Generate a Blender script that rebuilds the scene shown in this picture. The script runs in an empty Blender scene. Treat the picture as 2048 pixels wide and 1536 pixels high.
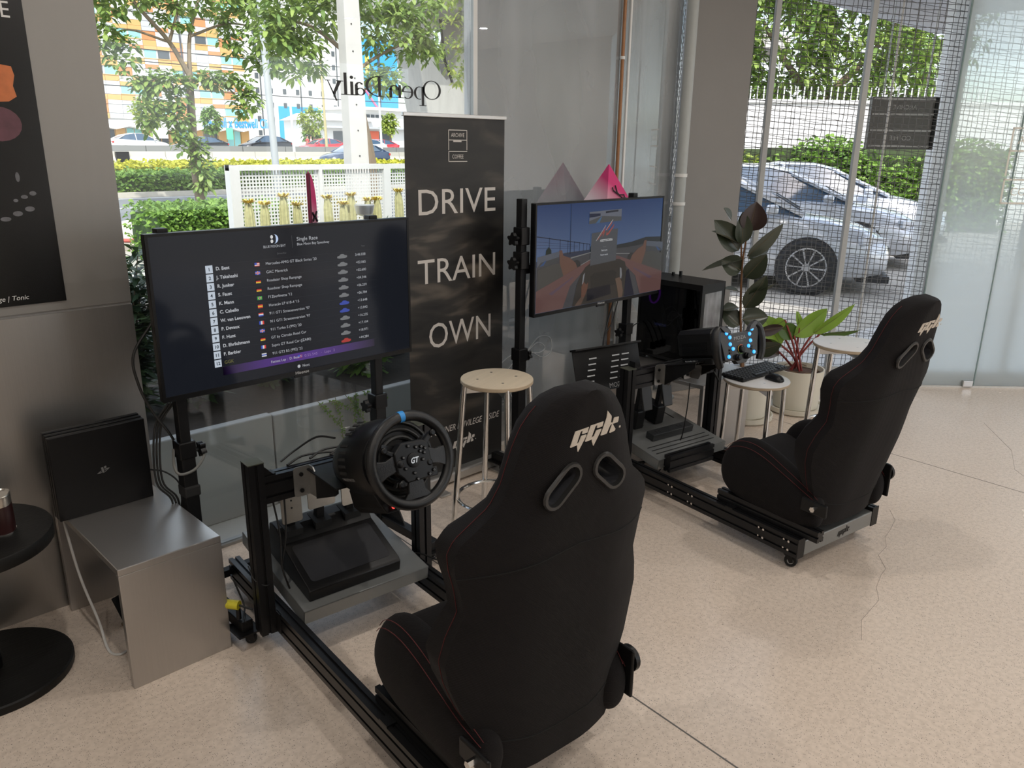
import bpy, bmesh, math, random
from mathutils import Vector, Matrix
from math import sin, cos, pi, radians as rad, sqrt, atan2, hypot

SC = bpy.context.scene
COL = SC.collection
random.seed(7)

# ------------------------------------------------------------------ camera
# world: X runs along the shop window, Y points at it, Z up; units are metres
FPX, PITCH, ROLL, HEAD, CAM_H = 1585.0, rad(16.85), rad(0.8), rad(45.0), 1.6
def make_camera():
    f0 = Vector((cos(HEAD), sin(HEAD), 0)); r0 = Vector((sin(HEAD), -cos(HEAD), 0)); z = Vector((0, 0, 1))
    f = f0 * cos(PITCH) - z * sin(PITCH); u = z * cos(PITCH) + f0 * sin(PITCH)
    r = r0 * cos(ROLL) + u * sin(ROLL); u2 = u * cos(ROLL) - r0 * sin(ROLL)
    cam = bpy.data.cameras.new('camera'); ob = bpy.data.objects.new('camera', cam); COL.objects.link(ob)
    cam.sensor_fit = 'HORIZONTAL'; cam.sensor_width = 36.0; cam.lens = 36.0 * FPX / 2048.0
    cam.clip_start = 0.05; cam.clip_end = 400
    m = Matrix((r, u2, -f)).transposed().to_4x4(); m.translation = (0, 0, CAM_H)
    ob.matrix_world = m
    SC.camera = ob
make_camera()

# ------------------------------------------------------------------ light and exposure
SC.view_settings.view_transform = 'Standard'; SC.view_settings.look = 'None'
SC.view_settings.gamma = 1.0; SC.view_settings.use_curve_mapping = False
SC.view_settings.exposure = 0.32
SC.cycles.max_bounces = 6; SC.cycles.diffuse_bounces = 3; SC.cycles.glossy_bounces = 2; SC.cycles.transmission_bounces = 2; SC.cycles.transparent_max_bounces = 10
SUN_DIR = Vector((0.42, 0.72, -0.98)).normalized()
def make_world():
    w = bpy.data.worlds.new('sky'); SC.world = w; w.use_nodes = True
    nt = w.node_tree; nt.nodes.clear()
    o = nt.nodes.new('ShaderNodeOutputWorld'); bg = nt.nodes.new('ShaderNodeBackground')
    sky = nt.nodes.new('ShaderNodeTexSky'); sky.sky_type = 'NISHITA'; sky.sun_disc = False
    sky.sun_elevation = math.asin(-SUN_DIR.z); sky.sun_rotation = atan2(-SUN_DIR.x, -SUN_DIR.y)
    sky.air_density = 1.0; sky.dust_density = 2.2; sky.ozone_density = 1.0
    # thin white cloud veil over the whole sky
    tc = nt.nodes.new('ShaderNodeTexCoord'); mp = nt.nodes.new('ShaderNodeMapping'); mp.inputs['Scale'].default_value = (1, 1, 2.4)
    nz = nt.nodes.new('ShaderNodeTexNoise'); nz.inputs['Scale'].default_value = 2.6; nz.inputs['Detail'].default_value = 6
    cr = nt.nodes.new('ShaderNodeValToRGB'); cr.color_ramp.elements[0].position = 0.42; cr.color_ramp.elements[1].position = 0.68
    mx = nt.nodes.new('ShaderNodeMix'); mx.data_type = 'RGBA'; mx.inputs[7].default_value = (7.5, 7.8, 8.2, 1)
    nt.links.new(tc.outputs['Generated'], mp.inputs['Vector']); nt.links.new(mp.outputs[0], nz.inputs['Vector'])
    nt.links.new(nz.outputs['Fac'], cr.inputs[0]); nt.links.new(cr.outputs[0], mx.inputs[0])
    nt.links.new(sky.outputs[0], mx.inputs[6]); nt.links.new(mx.outputs[2], bg.inputs['Color'])
    bg.inputs['Strength'].default_value = 0.31
    nt.links.new(bg.outputs[0], o.inputs[0])
make_world()
def make_sun():
    l = bpy.data.lights.new('sun', 'SUN'); l.energy = 3.4; l.angle = rad(0.6); l.color = (1, 0.96, 0.9)
    o = bpy.data.objects.new('sun', l); COL.objects.link(o); o.location = (-6, -9, 14)
    o.rotation_euler = SUN_DIR.to_track_quat('-Z', 'Y').to_euler()
make_sun()
LAMP_W = 8.5     # each ceiling downlight

# ------------------------------------------------------------------ materials
MATS = {}
def new_mat(name):
    m = bpy.data.materials.new(name); m.use_nodes = True
    return m, m.node_tree, m.node_tree.nodes['Principled BSDF']
def mat(name, col, rough=0.5, metal=0.0, var=0.12, scale=30.0, bump=0.0, spec=0.5, coat=0.0, emit=None, estr=0.0, sheen=0.0, stretch=None, trans=0.0):
    """procedural principled material: base colour broken up by a noise, optional noise bump"""
    if name in MATS: return MATS[name]
    m, nt, b = new_mat(name); n = nt.nodes; lk = nt.links
    c = col if len(col) == 4 else (*col, 1)
    b.inputs['Roughness'].default_value = rough; b.inputs['Metallic'].default_value = metal
    b.inputs['Specular IOR Level'].default_value = spec; b.inputs['Coat Weight'].default_value = coat
    b.inputs['Coat Roughness'].default_value = 0.08
    if sheen: b.inputs['Sheen Weight'].default_value = sheen; b.inputs['Sheen Roughness'].default_value = 0.4
    if trans: b.inputs['Transmission Weight'].default_value = trans
    tc = n.new('ShaderNodeTexCoord'); nz = n.new('ShaderNodeTexNoise')
    nz.inputs['Scale'].default_value = scale; nz.inputs['Detail'].default_value = 4
    if stretch:
        mp = n.new('ShaderNodeMapping'); mp.inputs['Scale'].default_value = stretch
        lk.new(tc.outputs['Object'], mp.inputs['Vector']); lk.new(mp.outputs[0], nz.inputs['Vector'])
    else: lk.new(tc.outputs['Object'], nz.inputs['Vector'])
    mx = n.new('ShaderNodeMix'); mx.data_type = 'RGBA'
    mx.inputs[6].default_value = tuple(max(0, v * (1 - var)) for v in c[:3]) + (1,)
    mx.inputs[7].default_value = tuple(min(1, v * (1 + var)) for v in c[:3]) + (1,)
    lk.new(nz.outputs['Fac'], mx.inputs[0]); lk.new(mx.outputs[2], b.inputs['Base Color'])
    if bump:
        bp = n.new('ShaderNodeBump'); bp.inputs['Strength'].default_value = bump; bp.inputs['Distance'].default_value = 0.004
        lk.new(nz.outputs['Fac'], bp.inputs['Height']); lk.new(bp.outputs[0], b.inputs['Normal'])
    if emit: b.inputs['Emission Color'].default_value = (*emit, 1); b.inputs['Emission Strength'].default_value = estr
    MATS[name] = m
    return m
def screen_mat(name, col, s=1.0):
    """something a lit screen shows: emission only"""
    if name in MATS: return MATS[name]
    m, nt, b = new_mat(name)
    b.inputs['Base Color'].default_value = (0, 0, 0, 1); b.inputs['Roughness'].default_value = 0.12; b.inputs['Specular IOR Level'].default_value = .22
    b.inputs['Emission Color'].default_value = (*col, 1); b.inputs['Emission Strength'].default_value = s
    MATS[name] = m
    return m
def glass_mat(name, tint=(0.93, 0.96, 0.95), refl=1.0, haze=0.0):
    """thin architectural pane: clear view through, Fresnel mirror on top, optional pale haze"""
    if name in MATS: return MATS[name]
    m = bpy.data.materials.new(name); m.use_nodes = True; nt = m.node_tree; nt.nodes.clear(); n = nt.nodes; lk = nt.links
    o = n.new('ShaderNodeOutputMaterial'); tr = n.new('ShaderNodeBsdfTransparent'); gl = n.new('ShaderNodeBsdfGlossy')
    tr.inputs[0].default_value = (*tint, 1); gl.inputs['Roughness'].default_value = 0.0
    fr = n.new('ShaderNodeFresnel'); fr.inputs['IOR'].default_value = 1.5
    mu = n.new('ShaderNodeMath'); mu.operation = 'MULTIPLY'; mu.inputs[1].default_value = refl; mu.use_clamp = True
    mx = n.new('ShaderNodeMixShader'); lk.new(fr.outputs[0], mu.inputs[0]); lk.new(mu.outputs[0], mx.inputs[0])
    lk.new(tr.outputs[0], mx.inputs[1]); lk.new(gl.outputs[0], mx.inputs[2])
    out = mx
    if haze:
        df = n.new('ShaderNodeBsdfDiffuse'); df.inputs[0].default_value = (0.75, 0.78, 0.8, 1)
        nz = n.new('ShaderNodeTexNoise'); nz.inputs['Scale'].default_value = 3.0
        ml = n.new('ShaderNodeMath'); ml.operation = 'MULTIPLY'; ml.inputs[1].default_value = haze * 2
        lk.new(nz.outputs['Fac'], ml.inputs[0])
        m2 = n.new('ShaderNodeMixShader'); lk.new(ml.outputs[0], m2.inputs[0]); lk.new(mx.outputs[0], m2.inputs[1]); lk.new(df.outputs[0], m2.inputs[2]); out = m2
    lk.new(out.outputs[0], o.inputs[0]); MATS[name] = m
    return m
def leaf_mat(name, c1, c2, rough=0.45, transl=0.3):
    if name in MATS: return MATS[name]
    m = bpy.data.materials.new(name); m.use_nodes = True; nt = m.node_tree; n = nt.nodes; lk = nt.links
    b = n['Principled BSDF']; b.inputs['Roughness'].default_value = rough
    o = n['Material Output']; g = n.new('ShaderNodeNewGeometry'); mx = n.new('ShaderNodeMix'); mx.data_type = 'RGBA'
    mx.inputs[6].default_value = (*c1, 1); mx.inputs[7].default_value = (*c2, 1)
    lk.new(g.outputs['Random Per Island'], mx.inputs[0]); lk.new(mx.outputs[2], b.inputs['Base Color'])
    tl = n.new('ShaderNodeBsdfTranslucent'); lk.new(mx.outputs[2], tl.inputs[0])
    ms = n.new('ShaderNodeMixShader'); ms.inputs[0].default_value = transl
    lk.new(b.outputs[0], ms.inputs[1]); lk.new(tl.outputs[0], ms.inputs[2]); lk.new(ms.outputs[0], o.inputs[0])
    MATS[name] = m
    return m

# ------------------------------------------------------------------ mesh helpers
def frame(origin, xdir, ydir):
    x = Vector(xdir).normalized(); y = Vector(ydir); y = (y - x * y.dot(x)).normalized(); z = x.cross(y)
    m = Matrix((x, y, z)).transposed().to_4x4(); m.translation = origin
    return m
def T(x=0, y=0, z=0): return Matrix.Translation((x, y, z))
def RX(a): return Matrix.Rotation(a, 4, 'X')
def RY(a): return Matrix.Rotation(a, 4, 'Y')
def RZ(a): return Matrix.Rotation(a, 4, 'Z')
class MB:
    def __init__(s, M=None): s.v = []; s.f = []; s.M = M or Matrix()
    def add(s, vs, fs, M=None):
        b = len(s.v); m = s.M @ M if M else s.M
        s.v += [tuple(m @ Vector(v)) for v in vs]; s.f += [tuple(b + i for i in f) for f in fs]; return s
    def box(s, x0, x1, y0, y1, z0, z1, M=None):
        return s.add([(x0,y0,z0),(x1,y0,z0),(x1,y1,z0),(x0,y1,z0),(x0,y0,z1),(x1,y0,z1),(x1,y1,z1),(x0,y1,z1)],
                     [(0,3,2,1),(4,5,6,7),(0,1,5,4),(1,2,6,5),(2,3,7,6),(3,0,4,7)], M)
    def cbox(s, c, d, M=None):
        return s.box(c[0]-d[0]/2, c[0]+d[0]/2, c[1]-d[1]/2, c[1]+d[1]/2, c[2]-d[2]/2, c[2]+d[2]/2, M)
    def prism(s, poly, h0, h1, M=None, cap=True):
        """2-D polygon (counter-clockwise) in local xy, extruded from z=h0 to h1"""
        n = len(poly); vs = [(p[0], p[1], h0) for p in poly] + [(p[0], p[1], h1) for p in poly]
        fs = [(i, (i+1) % n, n+(i+1) % n, n+i) for i in range(n)]
        if cap: fs += [tuple(range(n-1, -1, -1)), tuple(range(n, 2*n))]
        return s.add(vs, fs, M)
    def flat(s, poly, z=0.0, M=None): return s.add([(p[0], p[1], z) for p in poly], [tuple(range(len(poly)))], M)
    def cyl(s, p0, p1, r0, r1=None, n=12, cap=True, M=None):
        r1 = r0 if r1 is None else r1; p0 = Vector(p0); p1 = Vector(p1); d = (p1-p0).normalized()
        a = d.orthogonal().normalized(); b = d.cross(a); vs = []
        for p, r in ((p0, r0), (p1, r1)):
            for i in range(n): t = 2*pi*i/n; vs.append(p + a*cos(t)*r + b*sin(t)*r)
        fs = [(i, (i+1) % n, n+(i+1) % n, n+i) for i in range(n)]
        if cap: fs += [tuple(range(n-1, -1, -1)), tuple(range(n, 2*n))]
        return s.add(vs, fs, M)
    def tube(s, pts, r, n=6, M=None, closed=False, cap=True):
        pts = [Vector(p) for p in pts]; k = len(pts); vs = []; prev = None
        for i, p in enumerate(pts):
            if closed: d = pts[(i+1) % k] - pts[i-1]
            else: d = pts[min(i+1, k-1)] - pts[max(i-1, 0)]
            d.normalize()
            if prev is None: a = d.orthogonal().normalized()
            else:
                a = prev - d*prev.dot(d)
                a = a.normalized() if a.length > 1e-6 else d.orthogonal().normalized()
            prev = a; b = d.cross(a); rr = r[i] if isinstance(r, (list, tuple)) else r
            for j in range(n): t = 2*pi*j/n; vs.append(p + a*cos(t)*rr + b*sin(t)*rr)
        fs = []
        for i in range(k if closed else k-1):
            i2 = (i+1) % k
            for j in range(n): fs.append((i*n+j, i*n+(j+1) % n, i2*n+(j+1) % n, i2*n+j))
        if cap and not closed: fs += [tuple(range(n-1, -1, -1)), tuple(range((k-1)*n, k*n))]
        return s.add(vs, fs, M)
    def lathe(s, prof, n=24, M=None, cap=True):
        k = len(prof); vs = []
        for r, z in prof:
            for j in range(n): t = 2*pi*j/n; vs.append((r*cos(t), r*sin(t), z))
        fs = [(i*n+j, i*n+(j+1) % n, (i+1)*n+(j+1) % n, (i+1)*n+j) for i in range(k-1) for j in range(n)]
        if cap: fs += [tuple(range(n-1, -1, -1)), tuple(range((k-1)*n, k*n))]
        return s.add(vs, fs, M)
    def loft(s, rings, M=None, cap=True):
        n = len(rings[0]); vs = [p for r in rings for p in r]
        fs = [(i*n+j, i*n+(j+1) % n, (i+1)*n+(j+1) % n, (i+1)*n+j) for i in range(len(rings)-1) for j in range(n)]
        if cap: fs += [tuple(range(n-1, -1, -1)), tuple(range((len(rings)-1)*n, len(rings)*n))]
        return s.add(vs, fs, M)
    def torus(s, R, r, n=48, k=10, M=None, a0=0.0, a1=2*pi):
        full = abs(a1-a0-2*pi) < 1e-6; m = n if full else n+1
        return s.tube([(R*cos(a0+(a1-a0)*i/n), R*sin(a0+(a1-a0)*i/n), 0) for i in range(m)], r, k, M, closed=full)
    def sphere(s, c, r, n=10, k=6, M=None):
        rx, ry, rz = r if isinstance(r, (tuple, list)) else (r, r, r)
        return s.loft([[(c[0]+rx*sin(pi*(i+.02)/(k+.04))*cos(2*pi*j/n), c[1]+ry*sin(pi*(i+.02)/(k+.04))*sin(2*pi*j/n), c[2]-rz*cos(pi*(i+.02)/(k+.04))) for j in range(n)] for i in range(k+1)], M)
    def mesh(s, name, material, smooth=True, ang=38):
        me = bpy.data.meshes.new(name); me.from_pydata(s.v, [], s.f); me.update()
        if smooth:
            me.polygons.foreach_set('use_smooth', [True]*len(me.polygons)); me.set_sharp_from_angle(angle=rad(ang))
        for mm in (material if isinstance(material, (list, tuple)) else [material]): me.materials.append(mm)
        return me
    def build(s, name, material, parent=None, smooth=True, bevel=0.0, seg=2, sub=0, ang=38, kind=None, label=None):
        ob = bpy.data.objects.new(name, s.mesh(name, material, smooth, ang)); COL.objects.link(ob)
        if parent is not None: ob.parent = parent
        if bevel:
            md = ob.modifiers.new('edge', 'BEVEL'); md.width = bevel; md.segments = seg; md.limit_method = 'ANGLE'; md.angle_limit = rad(40)
        if sub:
            md = ob.modifiers.new('smooth', 'SUBSURF'); md.levels = sub; md.render_levels = sub
        if kind: ob['kind'] = kind
        if label: ob['label'] = label
        return ob
def tag(o, label, cat, group=None, kind=None):
    o['label'] = label; o['category'] = cat
    if group: o['group'] = group
    if kind: o['kind'] = kind
    return o
def thing(name, label, cat, loc=(0, 0, 0), rz=0.0, group=None, kind=None):
    o = bpy.data.objects.new(name, None); COL.objects.link(o); o.empty_display_size = 0.05
    o.location = loc; o.rotation_euler = (0, 0, rz)
    return tag(o, label, cat, group, kind)
def struct(o, label=None):
    o['kind'] = 'structure'
    if label: o['label'] = label
    return o
def share(src, name, parent, M):
    """another object on the same mesh"""
    o = bpy.data.objects.new(name, src.data); COL.objects.link(o); o.parent = parent; o.matrix_local = M
    for md in src.modifiers:
        n = o.modifiers.new(md.name, md.type)
        if md.type == 'BEVEL': n.width = md.width; n.segments = md.segments; n.limit_method = md.limit_method; n.angle_limit = md.angle_limit
    return o
def copy_tree(o, parent=None):
    c = o.copy(); COL.objects.link(c); c.parent = parent
    for ch in o.children: copy_tree(ch, c)
    return c
TEXTS = []
def text(name, body, size, M, material, parent, align='LEFT', sx=1.0, ext=0.0, shear=0.0, off=0.0, spacing=1.0, fit=None):
    cu = bpy.data.curves.new(name, 'FONT'); cu.body = body; cu.size = size; cu.align_x = align; cu.extrude = ext; cu.shear = shear
    cu.resolution_u = 3; cu.offset = off; cu.space_character = spacing; cu.materials.append(material)
    o = bpy.data.objects.new(name, cu); COL.objects.link(o); o.parent = parent; o.matrix_local = M @ Matrix.Diagonal((sx, 1, 1, 1))
    TEXTS.append((o, fit))
    return o
def rrect(w, h, r, n=5, cx=0.0, cy=0.0):
    pts = []
    for (x, y, a) in ((w/2-r, h/2-r, 0), (-w/2+r, h/2-r, pi/2), (-w/2+r, -h/2+r, pi), (w/2-r, -h/2+r, 1.5*pi)):
        for i in range(n+1): t = a + pi/2*i/n; pts.append((cx+x+r*cos(t), cy+y+r*sin(t)))
    return pts
def ell(rx, ry, n=24, cx=0.0, cy=0.0): return [(cx+rx*cos(2*pi*i/n), cy+ry*sin(2*pi*i/n)) for i in range(n)]
def bez(pts, n=8):
    """smooth open curve through points (Catmull-Rom)"""
    P = [Vector(p) for p in pts]; P = [P[0]*2-P[1]] + P + [P[-1]*2-P[-2]]; out = []
    for i in range(1, len(P)-2):
        for k in range(n):
            t = k/n; a, b, c, d = P[i-1], P[i], P[i+1], P[i+2]
            out.append(0.5*((2*b)+(c-a)*t+(2*a-5*b+4*c-d)*t*t+(3*b-a-3*c+d)*t**3))
    out.append(P[-2]); return out
def tslot(w, h, nx, ny, sl=0.009, dp=0.007):
    """outline of a slotted aluminium profile w x h with nx / ny slots on its wide sides"""
    pts = []
    def side(p, q, k):
        d = Vector(q)-Vector(p); L = d.length; d.normalize(); inn = Vector((-d.y, d.x)); pts.append(tuple(p))
        for i in range(k):
            c = Vector(p)+d*L*(i+.5)/k
            pts.extend([tuple(c-d*sl/2), tuple(c-d*sl/2+inn*dp), tuple(c+d*sl/2+inn*dp), tuple(c+d*sl/2)])
    a = [(-w/2,-h/2),(w/2,-h/2),(w/2,h/2),(-w/2,h/2)]
    side(a[0],a[1],nx); side(a[1],a[2],ny); side(a[2],a[3],nx); side(a[3],a[0],ny)
    return pts

# shared materials
BLACK = mat('black_powder_coat', (0.006, 0.006, 0.0065), 0.42, var=0.2, scale=200, bump=0.05, spec=.3)
BLACKP = mat('black_plastic', (0.0045, 0.0045, 0.005), 0.36, var=0.15, scale=120, bump=0.03, spec=.3)
ALU_BLK = mat('black_anodised_aluminium', (0.012, 0.012, 0.013), 0.3, 0.3, var=0.15, scale=80, spec=.4)
STEEL = mat('brushed_steel', (0.62, 0.62, 0.62), 0.3, 1.0, var=0.1, scale=12, stretch=(1, 1, 40), bump=0.03)
CHROME = mat('bright_steel_tube', (0.72, 0.71, 0.69), 0.16, 1.0, var=0.04, scale=20)
RUBBER = mat('black_rubber', (0.01, 0.01, 0.01), 0.8, var=0.2, scale=60)
WHITE_P = mat('white_print', (0.72, 0.71, 0.69), 0.6, var=0.04)
CABLE = mat('black_cable_sheath', (0.008, 0.008, 0.008), 0.5, var=0.1)
# ================================================================== the room
def floor_mat():
    m, nt, b = new_mat('terrazzo'); n = nt.nodes; lk = nt.links
    tc = n.new('ShaderNodeTexCoord')
    big = n.new('ShaderNodeTexNoise'); big.inputs['Scale'].default_value = 1.3; big.inputs['Detail'].default_value = 5
    mid = n.new('ShaderNodeTexNoise'); mid.inputs['Scale'].default_value = 60; mid.inputs['Detail'].default_value = 2
    vo = n.new('ShaderNodeTexVoronoi'); vo.inputs['Scale'].default_value = 210
    vo2 = n.new('ShaderNodeTexVoronoi'); vo2.inputs['Scale'].default_value = 85
    for q in (big, mid, vo, vo2): lk.new(tc.outputs['Object'], q.inputs['Vector'])
    c1 = n.new('ShaderNodeMix'); c1.data_type = 'RGBA'; c1.inputs[6].default_value = (0.63, 0.515, 0.42, 1); c1.inputs[7].default_value = (0.78, 0.665, 0.565, 1)
    lk.new(big.outputs['Fac'], c1.inputs[0])
    c2 = n.new('ShaderNodeMix'); c2.data_type = 'RGBA'; c2.blend_type = 'MULTIPLY'; c2.inputs[0].default_value = 0.3
    r2 = n.new('ShaderNodeValToRGB'); r2.color_ramp.elements[0].position = .35; r2.color_ramp.elements[0].color = (.62, .6, .58, 1); r2.color_ramp.elements[1].position = .6
    lk.new(mid.outputs['Fac'], r2.inputs[0]); lk.new(c1.outputs[2], c2.inputs[6]); lk.new(r2.outputs[0], c2.inputs[7])
    # dark chips: only some of the Voronoi cells
    def chips(v, prev, cut, size, col):
        sp = n.new('ShaderNodeSeparateColor'); lk.new(v.outputs['Color'], sp.inputs[0])
        a = n.new('ShaderNodeMath'); a.operation = 'GREATER_THAN'; a.inputs[1].default_value = cut; lk.new(sp.outputs[0], a.inputs[0])
        d = n.new('ShaderNodeMath'); d.operation = 'LESS_THAN'; d.inputs[1].default_value = size; lk.new(v.outputs['Distance'], d.inputs[0])
        k = n.new('ShaderNodeMath'); k.operation = 'MULTIPLY'; lk.new(a.outputs[0], k.inputs[0]); lk.new(d.outputs[0], k.inputs[1])
        k2 = n.new('ShaderNodeMath'); k2.operation = 'MULTIPLY'; k2.inputs[1].default_value = .75; lk.new(k.outputs[0], k2.inputs[0])
        c = n.new('ShaderNodeMix'); c.data_type = 'RGBA'; c.inputs[7].default_value = col
        lk.new(k2.outputs[0], c.inputs[0]); lk.new(prev.outputs[2], c.inputs[6]); return c
    c3 = chips(vo, c2, .70, .30, (0.24, 0.20, 0.17, 1)); c4 = chips(vo2, c3, .90, .16, (0.10, 0.09, 0.08, 1))
    c5 = chips(vo, c4, -1, .0, (0, 0, 0, 1))
    lk.new(c5.outputs[2], b.inputs['Base Color'])
    rr = n.new('ShaderNodeMapRange'); rr.inputs[3].default_value = .2; rr.inputs[4].default_value = .32; lk.new(big.outputs['Fac'], rr.inputs[0]); lk.new(rr.outputs[0], b.inputs['Roughness'])
    b.inputs['Specular IOR Level'].default_value = .5
    return m
FLOOR = floor_mat()
STEELW = mat('satin_steel_sheet', (0.30, 0.288, 0.272), 0.5, 0.7, var=0.03, scale=5, stretch=(6, 6, .5))
STEELB = mat('brushed_steel_sheet', (0.42, 0.405, 0.385), 0.36, 0.9, var=0.06, scale=6, stretch=(60, 60, .5), bump=0.015)
CONC = mat('grey_plaster', (0.25, 0.24, 0.23), 0.75, var=0.05, scale=4, bump=0.02)
CEIL = mat('ceiling_white', (0.72, 0.71, 0.69), 0.8, var=0.03, scale=3)
PLANTERC = mat('planter_render', (0.34, 0.33, 0.31), 0.8, var=0.12, scale=3.5, bump=0.08, stretch=(1, 1, .35))
D0 = 5.38
NRM = Vector((.70711, .70711, 0)); TAN = Vector((.70711, -.70711, 0))
RWM = frame(NRM*D0, TAN, (0, 0, 1))          # right wall frame: x along it, y up, z into the room
POLY = [(-3, -5), (9, -5), (9, -1.392), (4.74, 2.868), (4.74, 2.94), (-3, 2.94)]

fl = struct(MB().prism(POLY, -.12, 0).build('floor', FLOOR, smooth=False), 'beige speckled terrazzo floor')
JOINT = mat('joint_strip', (0.13, 0.12, 0.11), 0.6); CRACK = mat('crack_line', (0.24, 0.21, 0.19), 0.8)
for (x, y0, y1, w) in ((1.655, -3.5, 2.86, .005), (4.285, -3.0, 2.86, .003)):
    a = rad(-4.5); M = T(x+.05, 1.2, 0) @ RZ(a)
    MB(M).box(-w/2, w/2, y0-1.2, min(y1-1.3, 1.5), 0, .0008).build('expansion_joint', JOINT, fl, smooth=False)
for pts in ([(3.62, 1.13), (3.526, 1.071), (3.42, 1.05), (3.32, 1.036), (3.24, 1.0), (3.143, .995), (3.05, .93), (2.988, .924), (2.88, .9), (2.798, .858), (2.62, .85), (2.5, .8)],
            [(5.3, 1.2), (4.9, .95), (4.6, .86), (4.3, .6), (4.1, .52)], [(2.2, .2), (2.05, .12), (1.9, .13)], [(.9, 1.2), (.85, 1.0), (.86, .8)]):
    MB().tube([(x, y, 0.0003) for x, y in pts], .0006, 4).build('floor_crack', CRACK, fl, smooth=False)

# steel clad wall left of the window
wl = struct(MB().box(-3, .985, 2.875, 2.94, 0, 3.0).build('wall_left', mat('wall_core', (.3, .29, .28), .6), smooth=False), 'steel clad wall beside the shop window')
MB().box(-3, .985, 2.868, 2.876, 1.058, 3.0).build('panel', STEELW, wl, smooth=False, label='satin grey upper steel panel')
MB().box(-3, .985, 2.866, 2.876, 0.0, 1.048).build('panel', STEELB, wl, smooth=False, label='brushed lower steel panel')
# other walls, ceiling
WALLW = mat('wall_white_paint', (.74, .73, .70), .7, var=.03)
struct(MB().box(-3.1, -3, -5, 2.94, 0, 3).build('wall_side', WALLW, smooth=False))
# the far side of the room behind the viewer: tall open bays between white columns
wbk = struct(MB().box(-3, 9, -5.3, -5, 2.75, 3).build('wall_back', WALLW, smooth=False))
for xx, xw in ((-3, 6.6), (5.4, .4), (8.6, .4)): MB().box(xx, xx+xw, -5.3, -5, 0, 2.75).build('bay_column', WALLW, wbk, smooth=False)
struct(MB().box(9, 9.1, -5, -1.39, 0, 3).build('wall_end', WALLW, smooth=False))
CPOLY = [(-3, -5), (9.3, -5), (9.3, -1.4), (5.0, 2.96), (-3, 2.96)]
struct(MB().prism(CPOLY, 3.0, 3.3).build('ceiling', CEIL, smooth=False), 'white ceiling')
# column between the two glazed walls
cf = frame((4.335, 2.885, 0), (.5, -.145, 0), (0, 0, 1))
struct(MB().prism([(4.335, 2.885), (4.832, 2.741), (5.0, 2.9), (4.36, 3.05)], 0, 3.0).build('wall_column', CONC, smooth=False, bevel=.004), 'plain grey column between the window and the wire mesh')
# drain pipe standing in the glass corner
PIPE = mat('grey_pipe', (0.42, 0.44, 0.43), .45, var=.06)
dp = thing('drain_pipe', 'slim grey vertical pipe with clamps beside the grey column', 'pipe', (4.275, 2.835, 0))
MB().cyl((0, 0, 0), (0, 0, 3), .034, n=16).build('pipe', PIPE, dp)
for z in (1.25, 1.42): MB().cyl((0, 0, z), (0, 0, z+.02), .039, n=16).build('clamp', mat('white_clamp', (.75, .75, .73), .4), dp)
MB().lathe([(.06, 0), (.06, .012), (.037, .03)], 16).build('collar', PIPE, dp)

# shop window
WFRAME = mat('white_window_paint', (0.74, 0.74, 0.72), .4, var=.03)
GLASS = glass_mat('window_glass', (0.95, 0.97, 0.96), 0.65, 0.004)
w1 = struct(MB().box(2.0, 4.30, 2.86, 2.95, 0, .045).build('window_1', mat('kerb_stone', (.52, .48, .42), .6, var=.08, scale=20), smooth=False), 'shop window glazing on a low kerb')
FILMG = glass_mat('mirror_film_glass', (.80, .82, .81), 4.2, 0.24)  # dusty haze thickened: its pale tone stands in for light on the wall
MB().box(.985, 2.616, 2.898, 2.908, .012, 2.96).build('pane', GLASS, w1, smooth=False)
MB().box(2.64, 3.768, 2.898, 2.908, .045, 2.96).build('pane', FILMG, w1, smooth=False)
MB().box(3.782, 4.30, 2.898, 2.908, .045, 2.96).build('pane', FILMG, w1, smooth=False)
MB().box(.985, 2.0, 2.885, 2.93, 0, .012).build('sill_strip', mat('sill_metal', (.3, .29, .27), .5, .4), w1, smooth=False)
MB().box(2.616, 2.640, 2.893, 2.912, .045, 2.96).build('mullion', WFRAME, w1, smooth=False)
MB().box(3.768, 3.782, 2.892, 2.914, .045, 2.96).build('glass_joint', WFRAME, w1, smooth=False)
MB().box(.985, 4.30, 2.885, 2.925, 2.96, 3.0).build('head_rail', WFRAME, w1, smooth=False)
cp = thing('copper_pipe', 'thin brown copper pipe running up beside the glass joint', 'pipe', (3.70, 2.882, .0))
COPPER = mat('aged_copper', (.30, .15, .075), .45, .6, var=.2)
MB().cyl((0, 0, .045), (0, 0, 2.99), .010, n=10).build('pipe', COPPER, cp)
for z in (1.0, 2.05): MB().cyl((0, 0, z), (0, 0, z+.015), .014, n=10).build('clip', mat('white_clamp', (.75, .75, .73), .4), cp)

# wall outside the glass, seen through it and mirrored over
EXTW = mat('outside_grey_render', (0.62, 0.63, 0.63), .8, var=.05, scale=6, bump=.05)
ew = struct(MB().box(3.36, 5.2, 3.75, 3.80, -.1, 3.2).build('wall_outside', EXTW, smooth=False), 'grey rendered outside wall behind the glass')
MB().box(4.42, 4.52, 2.96, 3.75, -.1, 3.2).build('return_wall', mat('outside_dark_render', (.45, .44, .42), .8, var=.06), ew, smooth=False)

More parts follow.
